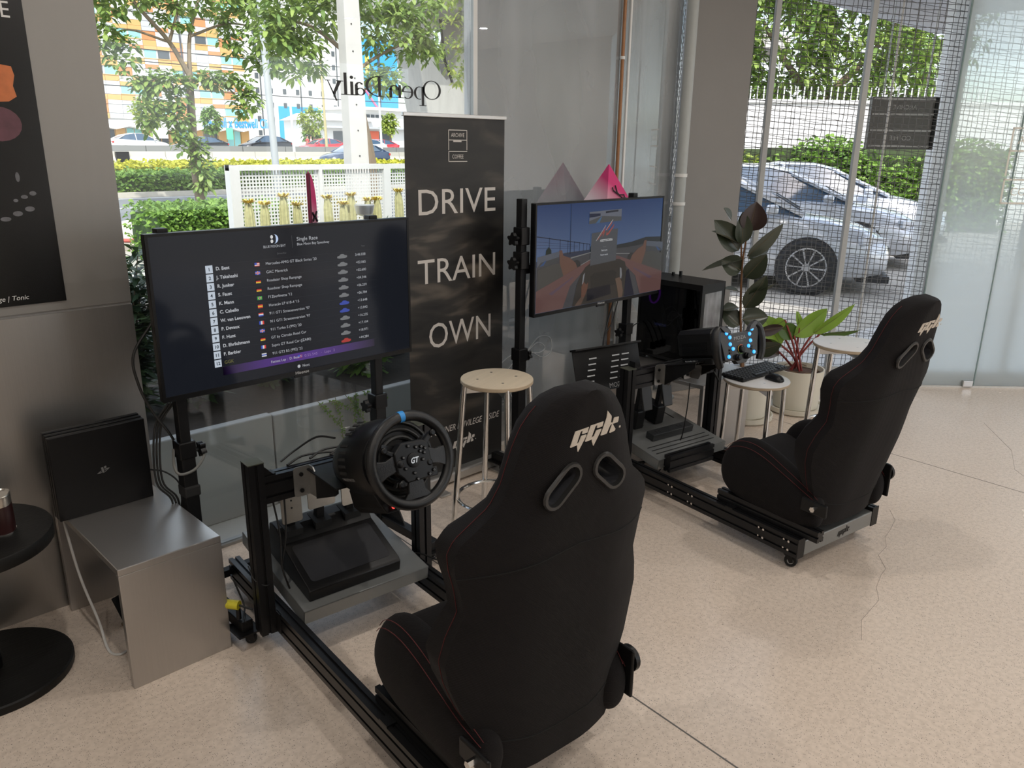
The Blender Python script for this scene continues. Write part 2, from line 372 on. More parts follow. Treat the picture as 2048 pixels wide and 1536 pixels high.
# wire mesh screen and its posts
GALV = mat('galvanised_wire', (0.13, 0.135, 0.14), .55, .3, var=.15, scale=40)
FRAMEC = mat('mesh_frame_paint', (0.42, 0.43, 0.43), .5, .2, var=.06)
w2 = struct(MB(RWM).box(1.46, 7.3, 0, .10, -.12, -.02).build('window_2', mat('grey_sill', (.36, .37, .37), .6), smooth=False), 'wire mesh screen with grey posts on a low sill')
def wire_mesh(name, s0, s1, z0, z1, pitch, r, M):
    b = MB(M); nx = int((s1-s0)/pitch); nz = int((z1-z0)/pitch); rnd = random.Random(3); am = r*1.1
    jx = [rnd.uniform(-.25, .25)*pitch for _ in range(nx+1)]; jz = [rnd.uniform(-.2, .2)*pitch for _ in range(nz+1)]; tx = [rnd.uniform(-.006, .006) for _ in range(nx+1)]
    for i in range(nx+1):
        b.tube([(s0+i*pitch+jx[i]+tx[i]*k*pitch + rnd.uniform(-.0022, .0022), z0+k*pitch, am*(1 if (i+k) % 2 else -1)) for k in range(nz+1)], r, 3, cap=False)
    for k in range(nz+1):
        b.tube([(s0+i*pitch, z0+k*pitch+jz[k]-.035*(i*pitch-1)+rnd.uniform(-.0018, .0018), am*(-1 if (i+k) % 2 else 1)) for i in range(nx+1)], r, 3, cap=False)
    return b.build(name, GALV, w2, smooth=False, kind='stuff')
m1 = wire_mesh('wire_mesh', 1.44, 3.7, .10, 2.95, .034, .0023, RWM @ T(0, 0, -.055))
def slope_wires(s0, s1, z0, z1, pitch, slope, r, M):
    b = MB(M); rnd = random.Random(8); nz = int((z1-z0)/pitch)
    for k in range(nz):
        z = z0+k*pitch+rnd.uniform(-.008, .008); b.tube([(s0+(s1-s0)*i/20, z-slope*(s1-s0)*i/20+.002*sin(i*2.1+k), .003*(1 if i % 2 else -1)) for i in range(21)], r, 3, cap=False)
    return b.build('wire_mesh', GALV, w2, smooth=False, kind='stuff')
slope_wires(1.46, 3.7, .45, 3.2, .042, .15, .0017, RWM @ T(0, 0, -.085))
for s, w in ((1.625, .034), (2.225, .036), (2.83, .03), (3.43, .034)):
    MB(RWM).box(s-w/2, s+w/2, .10, 2.95, -.045, -.005).build('frame_post', FRAMEC, w2, smooth=False, bevel=.003)
MB(RWM).box(1.46, 7.3, .10, .125, -.06, -.02).build('bottom_rail', FRAMEC, w2, smooth=False)
MB(RWM).cyl((2.43, .1, -.09), (2.43, 2.95, -.09), .008, n=8).build('tie_rod', mat('pale_rod', (.6, .6, .58), .4), w2)
# frosted glass wall
def film_mat():
    m = bpy.data.materials.new('frosted_film'); m.use_nodes = True; nt = m.node_tree; nt.nodes.clear(); n = nt.nodes; lk = nt.links
    o = n.new('ShaderNodeOutputMaterial'); tr = n.new('ShaderNodeBsdfTransparent'); tr.inputs[0].default_value = (.93, .98, .97, 1)
    tl = n.new('ShaderNodeBsdfTranslucent'); tl.inputs[0].default_value = (.93, .98, .98, 1); df = n.new('ShaderNodeBsdfDiffuse'); df.inputs[0].default_value = (.80, .86, .87, 1)
    gl = n.new('ShaderNodeBsdfGlossy'); gl.inputs['Roughness'].default_value = .12
    m1 = n.new('ShaderNodeMixShader'); m1.inputs[0].default_value = .3; lk.new(tl.outputs[0], m1.inputs[1]); lk.new(df.outputs[0], m1.inputs[2])
    tc = n.new('ShaderNodeTexCoord'); sp = n.new('ShaderNodeSeparateXYZ'); lk.new(tc.outputs['Object'], sp.inputs[0])
    # the film's printed density: opaque at the foot and the head, open in the middle
    mr = n.new('ShaderNodeMapRange'); mr.inputs[1].default_value = 0; mr.inputs[2].default_value = 3; lk.new(sp.outputs['Z'], mr.inputs[0])
    cr = n.new('ShaderNodeValToRGB'); e = cr.color_ramp.elements
    e[0].position = .2; e[0].color = (.97, .97, .97, 1); e[1].position = .93; e[1].color = (.93, .93, .93, 1)
    for p, v in ((.33, .6), (.44, .3), (.62, .3), (.78, .62)): q = e.new(p); q.color = (v, v, v, 1)
    lk.new(mr.outputs[0], cr.inputs[0])
    m2 = n.new('ShaderNodeMixShader'); lk.new(cr.outputs[0], m2.inputs[0]); lk.new(tr.outputs[0], m2.inputs[1]); lk.new(m1.outputs[0], m2.inputs[2])
    m3 = n.new('ShaderNodeMixShader'); m3.inputs[0].default_value = .05; lk.new(m2.outputs[0], m3.inputs[1]); lk.new(gl.outputs[0], m3.inputs[2])
    lk.new(m3.outputs[0], o.inputs[0]); return m
FILM = film_mat(); GEDGE = mat('glass_edge_green', (.22, .30, .29), .15, var=.05)
w3 = struct(MB(RWM).box(2.80, 7.3, 0, .012, 0, .03).build('window_3', mat('floor_channel', (.62, .61, .58), .4, .5), smooth=False), 'frosted glass panels standing on the floor')
for a, b_ in ((2.806, 3.245), (3.255, 4.6), (4.61, 5.95), (5.96, 7.3)):
    p = MB(RWM).box(a, b_, .012, 2.97, .01, .022).build('pane', FILM, w3, smooth=False)
    MB(RWM).box(a-.006, a, .012, 2.97, .008, .024).build('pane_edge', GEDGE, w3, smooth=False)
MB(RWM).cbox((3.20, .03, .03), (.07, .045, .03)).build('floor_clamp', STEEL, w3, smooth=False, bevel=.004)
# cut-out of the shop's drawer mark on the frosted glass
LOGOW = mat('cream_vinyl', (.70, .68, .62), .6, var=.03)
def strip(b, x0, y0, x1, y1, w=.012): b.box(min(x0, x1)-w/2, max(x0, x1)+w/2, min(y0, y1)-w/2, max(y0, y1)+w/2, .0225, .0235)
b = MB(RWM)
strip(b, 3.20, 1.74, 3.60, 1.74); strip(b, 3.20, 1.74, 3.20, 1.45); strip(b, 3.20, 1.60, 3.60, 1.60); strip(b, 3.60, 1.74, 3.60, 1.45); strip(b, 3.20, 1.42, 3.60, 1.42); strip(b, 3.20, 1.27, 3.60, 1.27); strip(b, 3.20, 1.42, 3.20, 1.27)
b.build('vinyl_mark', LOGOW, w3, smooth=False)
text('vinyl_letters', 'ARCHIVE', .07, RWM @ T(3.24, 1.645, .0235), LOGOW, w3); text('vinyl_letters', 'COFFEE', .07, RWM @ T(3.25, 1.32, .0235), LOGOW, w3)

# recessed downlights
LAMP = mat('lamp_glow', (1, 1, 1), .4, emit=(1, .93, .82), estr=6)
for (x, y) in [(0.4, 1.5), (2.2, 1.3), (4.0, 1.0), (-1.4, 1.2), (.4, -.4), (2.2, -.6), (4.0, -.8), (5.8, -.6), (-1.4, -.6), (.4, -2.6), (2.2, -2.8), (4.0, -3), (5.8, -2.8), (7.4, -2.2)]:
    t = thing('ceiling_light', 'round recessed downlight in the white ceiling', 'light', (x, y, 3.0), group='recessed ceiling downlights')
    MB().lathe([(.045, -.001), (.06, -.006), (.06, 0)], 16, cap=False).build('trim_ring', CEIL, t)
    MB().cyl((0, 0, -.002), (0, 0, -.001), .045, n=16).build('lens', LAMP, t)
    l = bpy.data.lights.new('downlight', 'AREA'); l.shape = 'DISK'; l.size = .09; l.energy = LAMP_W; l.color = (1, .95, .89)
    lo = bpy.data.objects.new('downlight', l); COL.objects.link(lo); lo.parent = t; lo.location = (0, 0, -.008)

# reversed lettering on the outside of the pane (read from the street)
INK = mat('grey_window_vinyl', (.03, .03, .032), .6)
def ring(b, rx, ry, tx, ty, cx, cy, n=28):
    """letter bowl with contrast: outer ellipse minus a narrower inner one"""
    o_ = ell(rx, ry, n, cx, cy); i_ = ell(rx-tx, ry-ty, n, cx, cy)
    b.add([(p[0], p[1], 0) for p in o_]+[(p[0], p[1], 0) for p in i_], [(k, (k+1) % n, n+(k+1) % n, n+k) for k in range(n)])
def rect(b, x0, x1, y0, y1): b.add([(x0, y0, 0), (x1, y0, 0), (x1, y1, 0), (x0, y1, 0)], [(0, 1, 2, 3)])
def arc(b, rx, ry, tx, ty, cx, cy, a0, a1, n=16):
    A = [a0+(a1-a0)*i/n for i in range(n+1)]
    b.add([(cx+rx*cos(a), cy+ry*sin(a), 0) for a in A]+[(cx+(rx-tx)*cos(a), cy+(ry-ty)*sin(a), 0) for a in A], [(k, k+1, n+2+k, n+1+k) for k in range(n)])
def serif(b, x, y, w=.34, t=.028): rect(b, x-w/2, x+w/2, y-t/2, y+t/2)
def stem(b, x, y0, y1, w=.11): rect(b, x-w/2, x+w/2, y0, y1)
def L_O(b): ring(b, .40, .40, .10, .03, .42, .40)
def L_p(b): stem(b, .12, -.26, .52); serif(b, .12, -.26, .3); arc(b, .24, .27, .10, .03, .26, .25, -1.9, 1.9)
def L_e(b): arc(b, .25, .27, .10, .03, .28, .25, .0, 5.4); rect(b, .1, .52, .25, .28)
def L_n(b): stem(b, .12, 0, .52); stem(b, .48, 0, .36); serif(b, .12, .01); serif(b, .48, .01); arc(b, .2, .2, .1, .04, .335, .31, 0, pi)
def L_D(b): stem(b, .15, 0, .8); serif(b, .15, .01, .3); serif(b, .15, .79, .3); arc(b, .52, .40, .11, .03, .17, .40, -pi/2, pi/2)
def L_a(b): stem(b, .40, 0, .38); arc(b, .17, .16, .1, .04, .285, .36, 0, 2.6); arc(b, .19, .15, .09, .03, .25, .15, .5, 5.6); serif(b, .46, .02, .14)
def L_i(b): stem(b, .12, 0, .52); serif(b, .12, .01); b.flat(ell(.065, .065, 14, .12, .68))
def L_l(b): stem(b, .12, 0, .84); serif(b, .12, .01)
def L_y(b):
    b.add([(.02, .52, 0), (.16, .52, 0), (.36, .02, 0), (.27, -.02, 0)], [(0, 1, 2, 3)]); b.add([(.5, .52, 0), (.54, .52, 0), (.25, -.26, 0), (.19, -.24, 0)], [(0, 1, 2, 3)]); serif(b, .09, .51, .26); serif(b, .51, .51, .2)
lt = thing('window_lettering', 'grey reversed Open Daily lettering on the shop window pane', 'lettering', (2.425, 2.8965, 1.782))
x = 0.0; S = .131
for ch, adv in (('O', .86), ('p', .60), ('e', .60), ('n', .68), (' ', .28), ('D', .78), ('a', .56), ('i', .29), ('l', .29), ('y', .55)):
    if ch != ' ':
        b = MB(frame((0, 0, 0), (-1, 0, 0), (0, 0, 1)) @ Matrix.Diagonal((S, S*.76, 1, 1)) @ T(x, 0, 0)); globals()['L_'+ch](b); b.build('letter', INK, lt, smooth=False)
    x += adv*.8
# faint chalk ribbon drawn on the glass by the second stand
ck = thing('chalk_drawing', 'faint white chalk line drawing of a ribbon bow on the glass', 'drawing', (3.0, 2.894, .52))
CHALK = mat('white_chalk', (.55, .56, .57), .9, var=.1)
def curve2(pts, w=.0022): return [(p[0], 0, p[1]) for p in bez([(q[0], q[1], 0) for q in pts], 6)] and [(v.x, 0, v.y) for v in bez([(q[0], q[1], 0) for q in pts], 6)]
for pts in ([(0, 0), (.1, .07), (.19, .05), (.2, -.03), (.13, -.05), (.05, -.01), (0, 0)], [(0, 0), (.09, .04), (.15, .0), (.1, -.02), (0, 0)], [(0, 0), (-.12, 0), (-.2, -.04), (-.16, -.08), (-.08, -.03), (0, 0)],
            [(-.01, 0), (-.05, -.09), (-.1, -.12), (-.08, -.06), (-.01, 0)], [(0, 0), (-.01, -.09), (-.05, -.12), (-.04, -.05), (0, 0)], [(-.19, -.05), (-.14, -.14), (-.1, -.24), (0, -.34), (.05, -.36)]):
    MB().tube(curve2(pts), .0022, 4).build('chalk_stroke', CHALK, ck)
# ================================================================== logo shapes (millimetres, level)
GGK = [[(-58.3,10.5),(-19.8,12.4),(-22.5,.7),(-36.7,0),(-38.5,1.8),(-37.2,6.6),(-39.5,8.1),(-42.8,6.5),(-50.9,-18.1),(-49.7,-21.6),(-67.6,-23.4),(-69.3,-21.8)],
 [(-25,-3.2),(-25.5,-6.9),(-45,-38.1),(-46.5,-37),(-49.3,-24.9),(-49.7,-21.6),(-50.9,-18.1),(-45.5,-16.5),(-40.3,-4),(-38.9,-3.1)],
 [(-14.7,14.1),(23.2,15.8),(20.9,4.8),(6.4,3.9),(4.6,5.9),(5.9,9.7),(3.6,11.2),(.1,9.7),(-9,-13.9),(-6.8,-18.9),(-25.5,-19.9),(-27.5,-18.2)],
 [(18.9,-.3),(17.4,-5.1),(-.5,-34.8),(-2.2,-33.5),(-6.7,-23.4),(-6.8,-18.9),(-9,-13.9),(-2.8,-12.9),(3.1,-1.5),(5.1,-.3)],
 [(32.2,38.1),(46,23.6),(46.7,19),(46.3,7.6),(48.1,3.9),(44.7,1.3),(36.6,-15.1),(31.3,-16),(18.9,-16.1),(18.1,-14.3),(31,21.5)],
 [(46.3,7.6),(51.5,6.9),(54.5,16.5),(56.6,17.3),(69.3,16.7),(69,7.7),(67.3,4.3),(53.1,3.6),(50.3,3.6),(48.1,3.9)],
 [(50.3,3.6),(51.9,3.9),(62.8,-10.5),(60.1,-14.5),(46.6,-16.1),(44.1,-14.3)]]
def ggk(M, scale, material, parent, t=.0012):
    b = MB(M)
    for p in GGK: b.prism([(x*scale*.001, y*scale*.001) for x, y in reversed(p)], 0, t)
    b.prism([(x*scale*.001, y*scale*.001) for x, y in ((74, -10), (78, -10), (78, -6), (74, -6))], 0, t)
    return b.build('team_mark', material, parent, smooth=False)

# ================================================================== poster on the steel wall
PAPER = mat('black_gloss_print', (.004, .004, .004), .22, var=.3, scale=3)
ps = thing('wall_poster', 'large black drinks poster hung on the steel wall', 'poster', (.78, 2.866, 1.087))
MB().box(-.72, 0, -.004, 0, 0, 1.25).build('sheet', PAPER, ps, smooth=False)
PF = frame((0, -.0045, 0), (1, 0, 0), (0, 0, 1))
text('headline', 'COFFEE', .065, PF @ T(-.035, .85, 0), WHITE_P, ps, 'RIGHT', sx=.9)
text('caption', 'Orange | Tonic', .021, PF @ T(-.108, .018, 0), WHITE_P, ps, 'RIGHT', shear=.2)
MB(PF).flat([(-.16, .70), (-.09, .72), (-.055, .715), (-.05, .69), (-.058, .66), (-.052, .63), (-.075, .615), (-.15, .61)], .0002).build('orange_slice', mat('orange_print', (.55, .16, .05), .3, var=.3, scale=40), ps, smooth=False)
MB(PF).flat(ell(.06, .05, 20, -.11, .55), .0002).build('berry_shape', mat('plum_print', (.12, .045, .06), .3, var=.5, scale=30), ps, smooth=False)
PALE = mat('reflection_tint', (.13, .13, .14), .4, var=.5, scale=60)  # pale spots painted in for glossy reflections on the sheet
b = MB(PF)
for (x, y, w, h) in ((-.085, .395, .012, .03), (-.135, .27, .03, .014), (-.10, .285, .028, .016), (-.065, .298, .028, .016), (-.075, .335, .02, .012), (-.05, .345, .02, .014), (-.10, .325, .014, .01)): b.flat(ell(w*.5, h*.5, 12, x, y), .0002)
b.build('painted_reflections', PALE, ps, smooth=False)

# ================================================================== round black side table and can
WOODB = mat('black_stained_wood', (.007, .0068, .0065), .5, var=.5, scale=9, stretch=(1, 16, 1), bump=.25, spec=.25)
tb = thing('side_table', 'round black stained wood side table on a disc foot', 'table', (.345, 2.60, 0))
MB().lathe([(.224, .44), (.226, .443), (.226, .477), (.224, .48)], 56).build('table_top', WOODB, tb)
MB().cyl((0, 0, .03), (0, 0, .44), .03, n=20).build('pedestal', BLACK, tb)
MB().lathe([(.222, 0), (.224, .004), (.224, .024), (.219, .028)], 56).build('foot_disc', WOODB, tb)
cn = thing('coffee_can', 'small dark brown printed tin with a silver rim on the black table', 'can', (.405, 2.575, .48), rad(-25))
rr_ = rrect(.13, .075, .028)
def sc(p, k): return [(x*k, y*k) for x, y in p]
TIN = mat('dark_print_tin', (.028, .008, .008), .3, var=.2, scale=20)
MB().loft([[(x, y, 0) for x, y in sc(rr_, 1.02)], [(x, y, .004) for x, y in sc(rr_, 1.02)]]).build('foot_rim', CHROME, cn)
MB().loft([[(x, y, .004) for x, y in rr_], [(x, y, .088) for x, y in rr_]]).build('tin_body', TIN, cn)
MB().loft([[(x, y, .088) for x, y in rr_], [(x, y, .115) for x, y in rr_], [(x, y, .118) for x, y in sc(rr_, 1.02)], [(x, y, .121) for x, y in sc(rr_, 1.0)], [(x, y, .117) for x, y in sc(rr_, .93)]]).build('tin_rim', mat('tin_silver', (.6, .56, .5), .25, .9), cn)
MB().lathe([(.028, .117), (.028, .122), (.02, .125)], 20).build('cap', mat('cream_cap', (.6, .56, .5), .5), cn)
CF = frame((0, -.0379, 0), (1, 0, 0), (0, 0, 1))
text('tin_print', 'coffee', .016, CF @ T(-.03, .066, 0), mat('orange_ink', (.35, .11, .04), .5), cn)
text('tin_print', 'Espresso\nBlend', .013, CF @ T(-.03, .026, 0), MATS['orange_ink'], cn)

# ================================================================== waterfall benches of folded steel
BENCH = mat('bench_steel', (.48, .46, .44), .32, .85, var=.05, scale=7, stretch=(26, 26, 1), bump=.03)
def bench(label, x0, x1, y0, y1, z, t=.022):
    o = thing('steel_bench', label, 'bench', (x0, y0, 0)); w = x1-x0; d = y1-y0
    MB().box(0, w, 0, d, z-t, z).build('bench_top', BENCH, o, smooth=False, bevel=.0025)
    MB().box(0, w, 0, t, 0, z-t).build('end_panel', BENCH, o, smooth=False, bevel=.0015)
    MB().box(0, w, d-t, d, 0, z-t).build('end_panel', BENCH, o, smooth=False, bevel=.0015)
    return o
bench('low brushed steel bench carrying the black game console', .634, .945, 2.235, 2.835, .406)
bench('low brushed steel bench under the computer tower', 3.505, 3.99, 2.09, 2.76, .405)
# cover plate and socket under the first bench
sk = thing('floor_socket', 'small dark floor socket box with an open lid under the steel bench', 'socket', (.80, 2.58, 0), rad(20))
MB().box(-.06, .06, -.05, .05, 0, .012).build('base_plate', mat('dull_brass', (.28, .24, .17), .5, .6), sk, smooth=False, bevel=.003)
MB(T(0, .045, .012) @ RX(rad(60))).box(-.055, .055, 0, .09, 0, .006).build('lid', BLACKP, sk, smooth=False, bevel=.002)
# white cable hanging from the console to the socket
wc = tag(MB().tube(bez([(.652, 2.80, .42), (.635, 2.72, .36), (.64, 2.66, .2), (.655, 2.585, .06), (.645, 2.49, .006), (.66, 2.44, .004), (.695, 2.45, .004), (.74, 2.50, .005), (.78, 2.54, .012)], 8), .0042, 8).build('power_cable', mat('white_cable', (.62, .6, .57), .45)), 'white cable looping down to the floor beside the steel bench', 'cable')

# ================================================================== games console
gc = thing('game_console', 'black slab-layered game console standing upright on the steel bench', 'game console', (.612, 2.672, .4065))
def slab(y0, y1, z1=.287, x0=0, x1=.298):
    return MB().box(x0, x1, y0, y1, 0, z1)
slab(0, .021).build('front_slab', BLACKP, gc, smooth=False, bevel=.0025)
slab(.026, .042, .29).build('middle_slab', BLACKP, gc, smooth=False, bevel=.0025)
slab(.047, .064, .293).build('rear_slab', BLACKP, gc, smooth=False, bevel=.0025)
slab(.02, .048, .283, .006, .290).build('core', mat('console_core', (.004, .004, .004), .7), gc, smooth=False)
CFm = frame((.149, -.0006, .142), (1, 0, 0), (0, 0, 1)); k = .00008
def pp(*a): return [((x-1060)*k, (770-y)*k) for x, y in a]
GREYM = mat('grey_logo', (.16, .16, .16), .4)
b = MB(CFm)
b.prism(list(reversed(pp((978, 660), (1060, 650), (1095, 900), (1015, 895)))), 0, .0006)
b.prism(list(reversed(pp((1092, 645), (1185, 622), (1190, 690), (1150, 735), (1105, 735)))), 0, .0006)
b.prism(list(reversed(pp((975, 785), (985, 810), (890, 860), (985, 850), (985, 875), (920, 905), (815, 895), (812, 880)))), 0, .0006)
b.prism(list(reversed(pp((1095, 790), (1190, 735), (1300, 735), (1305, 755), (1120, 885), (1110, 860), (1215, 785), (1205, 770), (1110, 810)))), 0, .0006)
b.build('logo', GREYM, gc, smooth=False)

# ================================================================== television stands
KNOBM = BLACKP
def star_knob(M, name, parent, r=.022):
    b = MB(M); b.cyl((0, 0, 0), (0, 0, .03), .006, n=8)
    pts = [(r*(1+.22*cos(5*t))*cos(t), r*(1+.22*cos(5*t))*sin(t)) for t in [2*pi*i/40 for i in range(40)]]
    b.prism(pts, .022, .04); return b.build(name, KNOBM, parent)
def caster(M, parent, r=.028):
    """wheel + fork under a plate; M at the plate's underside, z up"""
    MB(M).box(-.028, .028, -.028, .028, -.004, 0).build('caster_plate', BLACK, parent, smooth=False)
    MB(M).cyl((0, 0, -.004), (0, 0, -.014), .016, n=14).build('swivel', BLACK, parent)
    b = MB(M)
    for s in (-1, 1): b.prism([(-.01, -.014), (.026, -.014), (.032, -r-.02), (.018, -r-.026), (.006, -.03)], s*.013-.0015, s*.013+.0015, RX(pi/2))
    b.build('fork', BLACK, parent, smooth=False)
    w = MB(M @ T(.02, 0, -.018-r) @ RX(pi/2)).lathe([(r*.55, -.009), (r*.92, -.010), (r, -.006), (r, .006), (r*.92, .010), (r*.55, .009)], 20).build('wheel', RUBBER, parent)
    MB(M @ T(.02, 0, -.018-r) @ RX(pi/2)).cyl((0, 0, -.0105), (0, 0, .0105), r*.5, n=14).build('hub', mat('caster_hub', (.35, .35, .35), .4), parent)
def tv_stand(label, x_l, x_r, y, ztop, z_clamp, feet_y0, knob_dirs):
    o = thing('tv_stand', label, 'tv stand', ((x_l+x_r)/2, y, 0))
    w = (x_r-x_l)/2
    for s in (-1, 1):
        MB().box(s*w-.018, s*w+.018, -.018, .018, .5, ztop).build('upper_post', BLACK, o, smooth=False, bevel=.003)
        MB().box(s*w-.024, s*w+.024, -.024, .024, .06, z_clamp).build('lower_post', BLACK, o, smooth=False, bevel=.003)
        MB().box(s*w-.029, s*w+.029, -.029, .029, z_clamp-.045, z_clamp+.015).build('clamp_sleeve', BLACKP, o, smooth=False, bevel=.004)
        star_knob(T(s*w+.025*knob_dirs[0 if s < 0 else 1], 0, z_clamp-.03) @ RY(rad(90)*knob_dirs[0 if s < 0 else 1]), 'star_knob', o)
        MB().box(s*w-.02, s*w+.02, feet_y0-y, .17, .062, .10).build('foot_tube', BLACK, o, smooth=False, bevel=.003)
        MB().prism([(-.16, .1), (.0, .34), (.03, .34), (.03, .1)], s*w-.003, s*w+.003, Matrix(((0,0,1,0),(1,0,0,0),(0,1,0,0),(0,0,0,1)))).build('gusset', BLACK, o, smooth=False)
        for yy in (feet_y0-y+.03, .13):
            MB().box(s*w-.04, s*w+.04, yy-.05, yy+.05, .057, .062).build('caster_bracket', BLACK, o, smooth=False)
            caster(T(s*w, yy, .0565) @ RZ(rad(25*s)) , o, .0185)
        MB().cyl((s*w, feet_y0-y+.01, .06), (s*w, feet_y0-y+.01, .09), .005, n=8).build('bolt', CHROME, o)
    MB().box(-w, w, .0, .03, .068, .095).build('base_bar', BLACK, o, smooth=False)
    MB().box(-w, w, -.008, .03, ztop-.34, ztop-.30).build('mount_bar', BLACK, o, smooth=False)
    return o, w
st1, w_ = tv_stand('black two-post stand on casters holding the race results screen', .985, 1.775, 2.545, 1.335, .615, 2.19, (1, -1))
st2, w_ = tv_stand('black two-post stand holding the driving game screen', 2.602, 3.425, 2.555, 1.365, .66, 2.25, (1, -1))
for z in (1.08, 1.19):
    MB().box(-w_-.028, -w_+.026, -.03, .026, z-.03, z+.05).build('tilt_clamp', BLACKP, st2, smooth=False, bevel=.004)
    star_knob(T(-w_-.03, -.01, z) @ RY(rad(-90)), 'star_knob', st2, .026)
# velcro strap on the first stand
b = MB(); b.tube(bez([(-.395-.03, .02, .60), (-.44, -.01, .55), (-.43, -.03, .525), (-.38, -.03, .53), (-.34, -.02, .565), (-.335, 0, .6)], 6), .005, 5); b.build('strap', mat('grey_strap', (.16, .16, .15), .8), st1)
for dx in (0, .01, .02): MB().tube(bez([(-.40-dx, .03, .76), (-.45-dx, .04, .68), (-.47-dx, .03, .5), (-.43-dx, .02, .42), (-.42-dx, .03, .3), (-.35, .06, .16), (-.32+dx, .05, .11)], 6), .0035, 6).build('cable', CABLE, st1)
MB().box(-.422, -.366, -.03, .03, .43, .47).build('cable_tie', RUBBER, st1, smooth=False, bevel=.006)

# ================================================================== televisions
SCR = mat('dark_screen_glass', (.003, .003, .004), .09, var=.05, spec=.2, emit=(.10, .12, .17), estr=.06)
def tv(label, x0, ytop, ztop, w, h, scr):
    o = thing('television', label, 'television', (x0, 2.5, ztop))
    MB().box(0, w, 0, .028, -h, 0).build('back_shell', BLACKP, o, smooth=False, bevel=.003)
    b = MB(); t = .009
    b.box(0, w, -.004, 0, -t, 0); b.box(0, w, -.004, 0, -h, -h+.017); b.box(0, t, -.004, 0, -h+.017, -t); b.box(w-t, w, -.004, 0, -h+.017, -t)
    b.build('bezel', BLACKP, o, smooth=False)
    MB().box(t, w-t, -.002, 0, -h+.017, -t).build('screen', scr, o, smooth=False)
    MB().box(w*.5-.03, w*.5+.03, -.004, .006, -h-.008, -h).build('sensor', BLACKP, o, smooth=False)
    F = frame((0, -.0030, 0), (1, 0, 0), (0, 0, 1))
    text('brand_letters', 'Hisense', .016, F @ T(w*.5, -h+.0045, .0012), mat('silver_letters', (.6, .6, .6), .4), o, 'CENTER', sx=1.1)
    return o, F
UIW = screen_mat('ui_white', (.62, .64, .68), .55); UID = screen_mat('ui_dim', (.5, .52, .55), .16); UIB = screen_mat('ui_badge', (.50, .56, .64), .75); UIK = screen_mat('ui_dark', (.03, .05, .08), .25)
UIL = screen_mat('ui_line', (.2, .22, .25), .12); UIG = screen_mat('ui_gold', (.35, .33, .12), .22)
FR = screen_mat('flag_red', (.75, .06, .05), .6); FB = screen_mat('flag_blue', (.05, .1, .55), .6); FW = screen_mat('flag_white', (.8, .8, .8), .6); FK = screen_mat('flag_black', (.01, .01, .01), .2); FY = screen_mat('flag_yellow', (.85, .6, .05), .6); FG = screen_mat('flag_green', (.05, .4, .1), .6)
tv1, F1 = tv('wide flat television showing a race results list', .917, 0, 1.323, 1.0, .536, SCR)
def q(F, x0, x1, y0, y1, name, m, par, z=0.0): return MB(F).flat([(x0, -y1), (x1, -y1), (x1, -y0), (x0, -y0)], z).build(name, m, par, smooth=False)
def flag(code, x, y):
    w, h = .018, .012; P = []
    if code in ('de', 'nl', 'th', 'es'):
        c = {'de': (FK, FR, FY), 'nl': (FR, FW, FB), 'th': (FW, FB, FW), 'es': (FR, FY, FR)}[code]
        for i in range(3): q(F1, x, x+w, y+h*i/3, y+h*(i+1)/3, 'flag_stripe', c[i], tv1)
    elif code == 'fr':
        for i, c in enumerate((FB, FW, FR)): q(F1, x+w*i/3, x+w*(i+1)/3, y, y+h, 'flag_stripe', c, tv1)
    elif code == 'us':
        for i in range(5): q(F1, x, x+w, y+h*i/5, y+h*(i+1)/5, 'flag_stripe', FR if i % 2 == 0 else FW, tv1)
        q(F1, x, x+w*.45, y, y+h*.6, 'flag_canton', FB, tv1, .0002)
    elif code == 'gb':
        q(F1, x, x+w, y, y+h, 'flag_field', FB, tv1); q(F1, x, x+w, y+h*.35, y+h*.65, 'flag_cross', FW, tv1, .0002); q(F1, x+w*.4, x+w*.6, y, y+h, 'flag_cross', FW, tv1, .0002)
        q(F1, x, x+w, y+h*.42, y+h*.58, 'flag_cross', FR, tv1, .0004); q(F1, x+w*.45, x+w*.55, y, y+h, 'flag_cross', FR, tv1, .0004)
    elif code == 'br':
        q(F1, x, x+w, y, y+h, 'flag_field', FG, tv1); MB(F1).flat([(x+w*.1, -y-h/2), (x+w/2, -y-h*.9), (x+w*.9, -y-h/2), (x+w/2, -y-h*.1)], .0002).build('flag_diamond', FY, tv1, smooth=False); MB(F1).flat(ell(.003, .003, 10, x+w/2, -y-h/2), .0004).build('flag_disc', FB, tv1, smooth=False)
CARG = screen_mat('ui_car_grey', (.30, .31, .32), .4); CARB = screen_mat('ui_car_blue', (.06, .1, .5), .5); CARR = screen_mat('ui_car_red', (.55, .06, .05), .5)
rows = [('D. Best', 'us', "Mercedes-AMG GT Black Series '20", '3:46.038', 0), ('J. Takahashi', 'gb', 'GAC Maverick', '+02.065', 0), ('R. Junker', 'de', 'Roadster Shop Rampage', '+02.600', 0), ('S. Faust', 'de', 'Roadster Shop Rampage', '+04.346', 0),
        ('K. Mann', 'br', "F12berlinetta '12", '+06.239', 0), ('C. Cabello', 'es', "Huracán LP 610-4 '15", '+06.784', 0), ('W. van Leeuwen', 'nl', "911 GT1 Strassenversion '97", '+13.648', 1), ('P. Devaux', 'fr', "911 GT1 Strassenversion '97", '+13.842', 1),
        ('F. Hunt', 'gb', "911 Turbo S (992) '20", '+16.235', 0), ('D. Ehrlichmann', 'de', 'GT by Citroën Road Car', '+17.104', 0), ('F. Barbier', 'fr', 'Supra GT Road Car (JZA80)', '+18.971', 0), ('GGK', 'th', "911 GT3 RS (992) '22", '+44.284', 2)]
car_proto = None
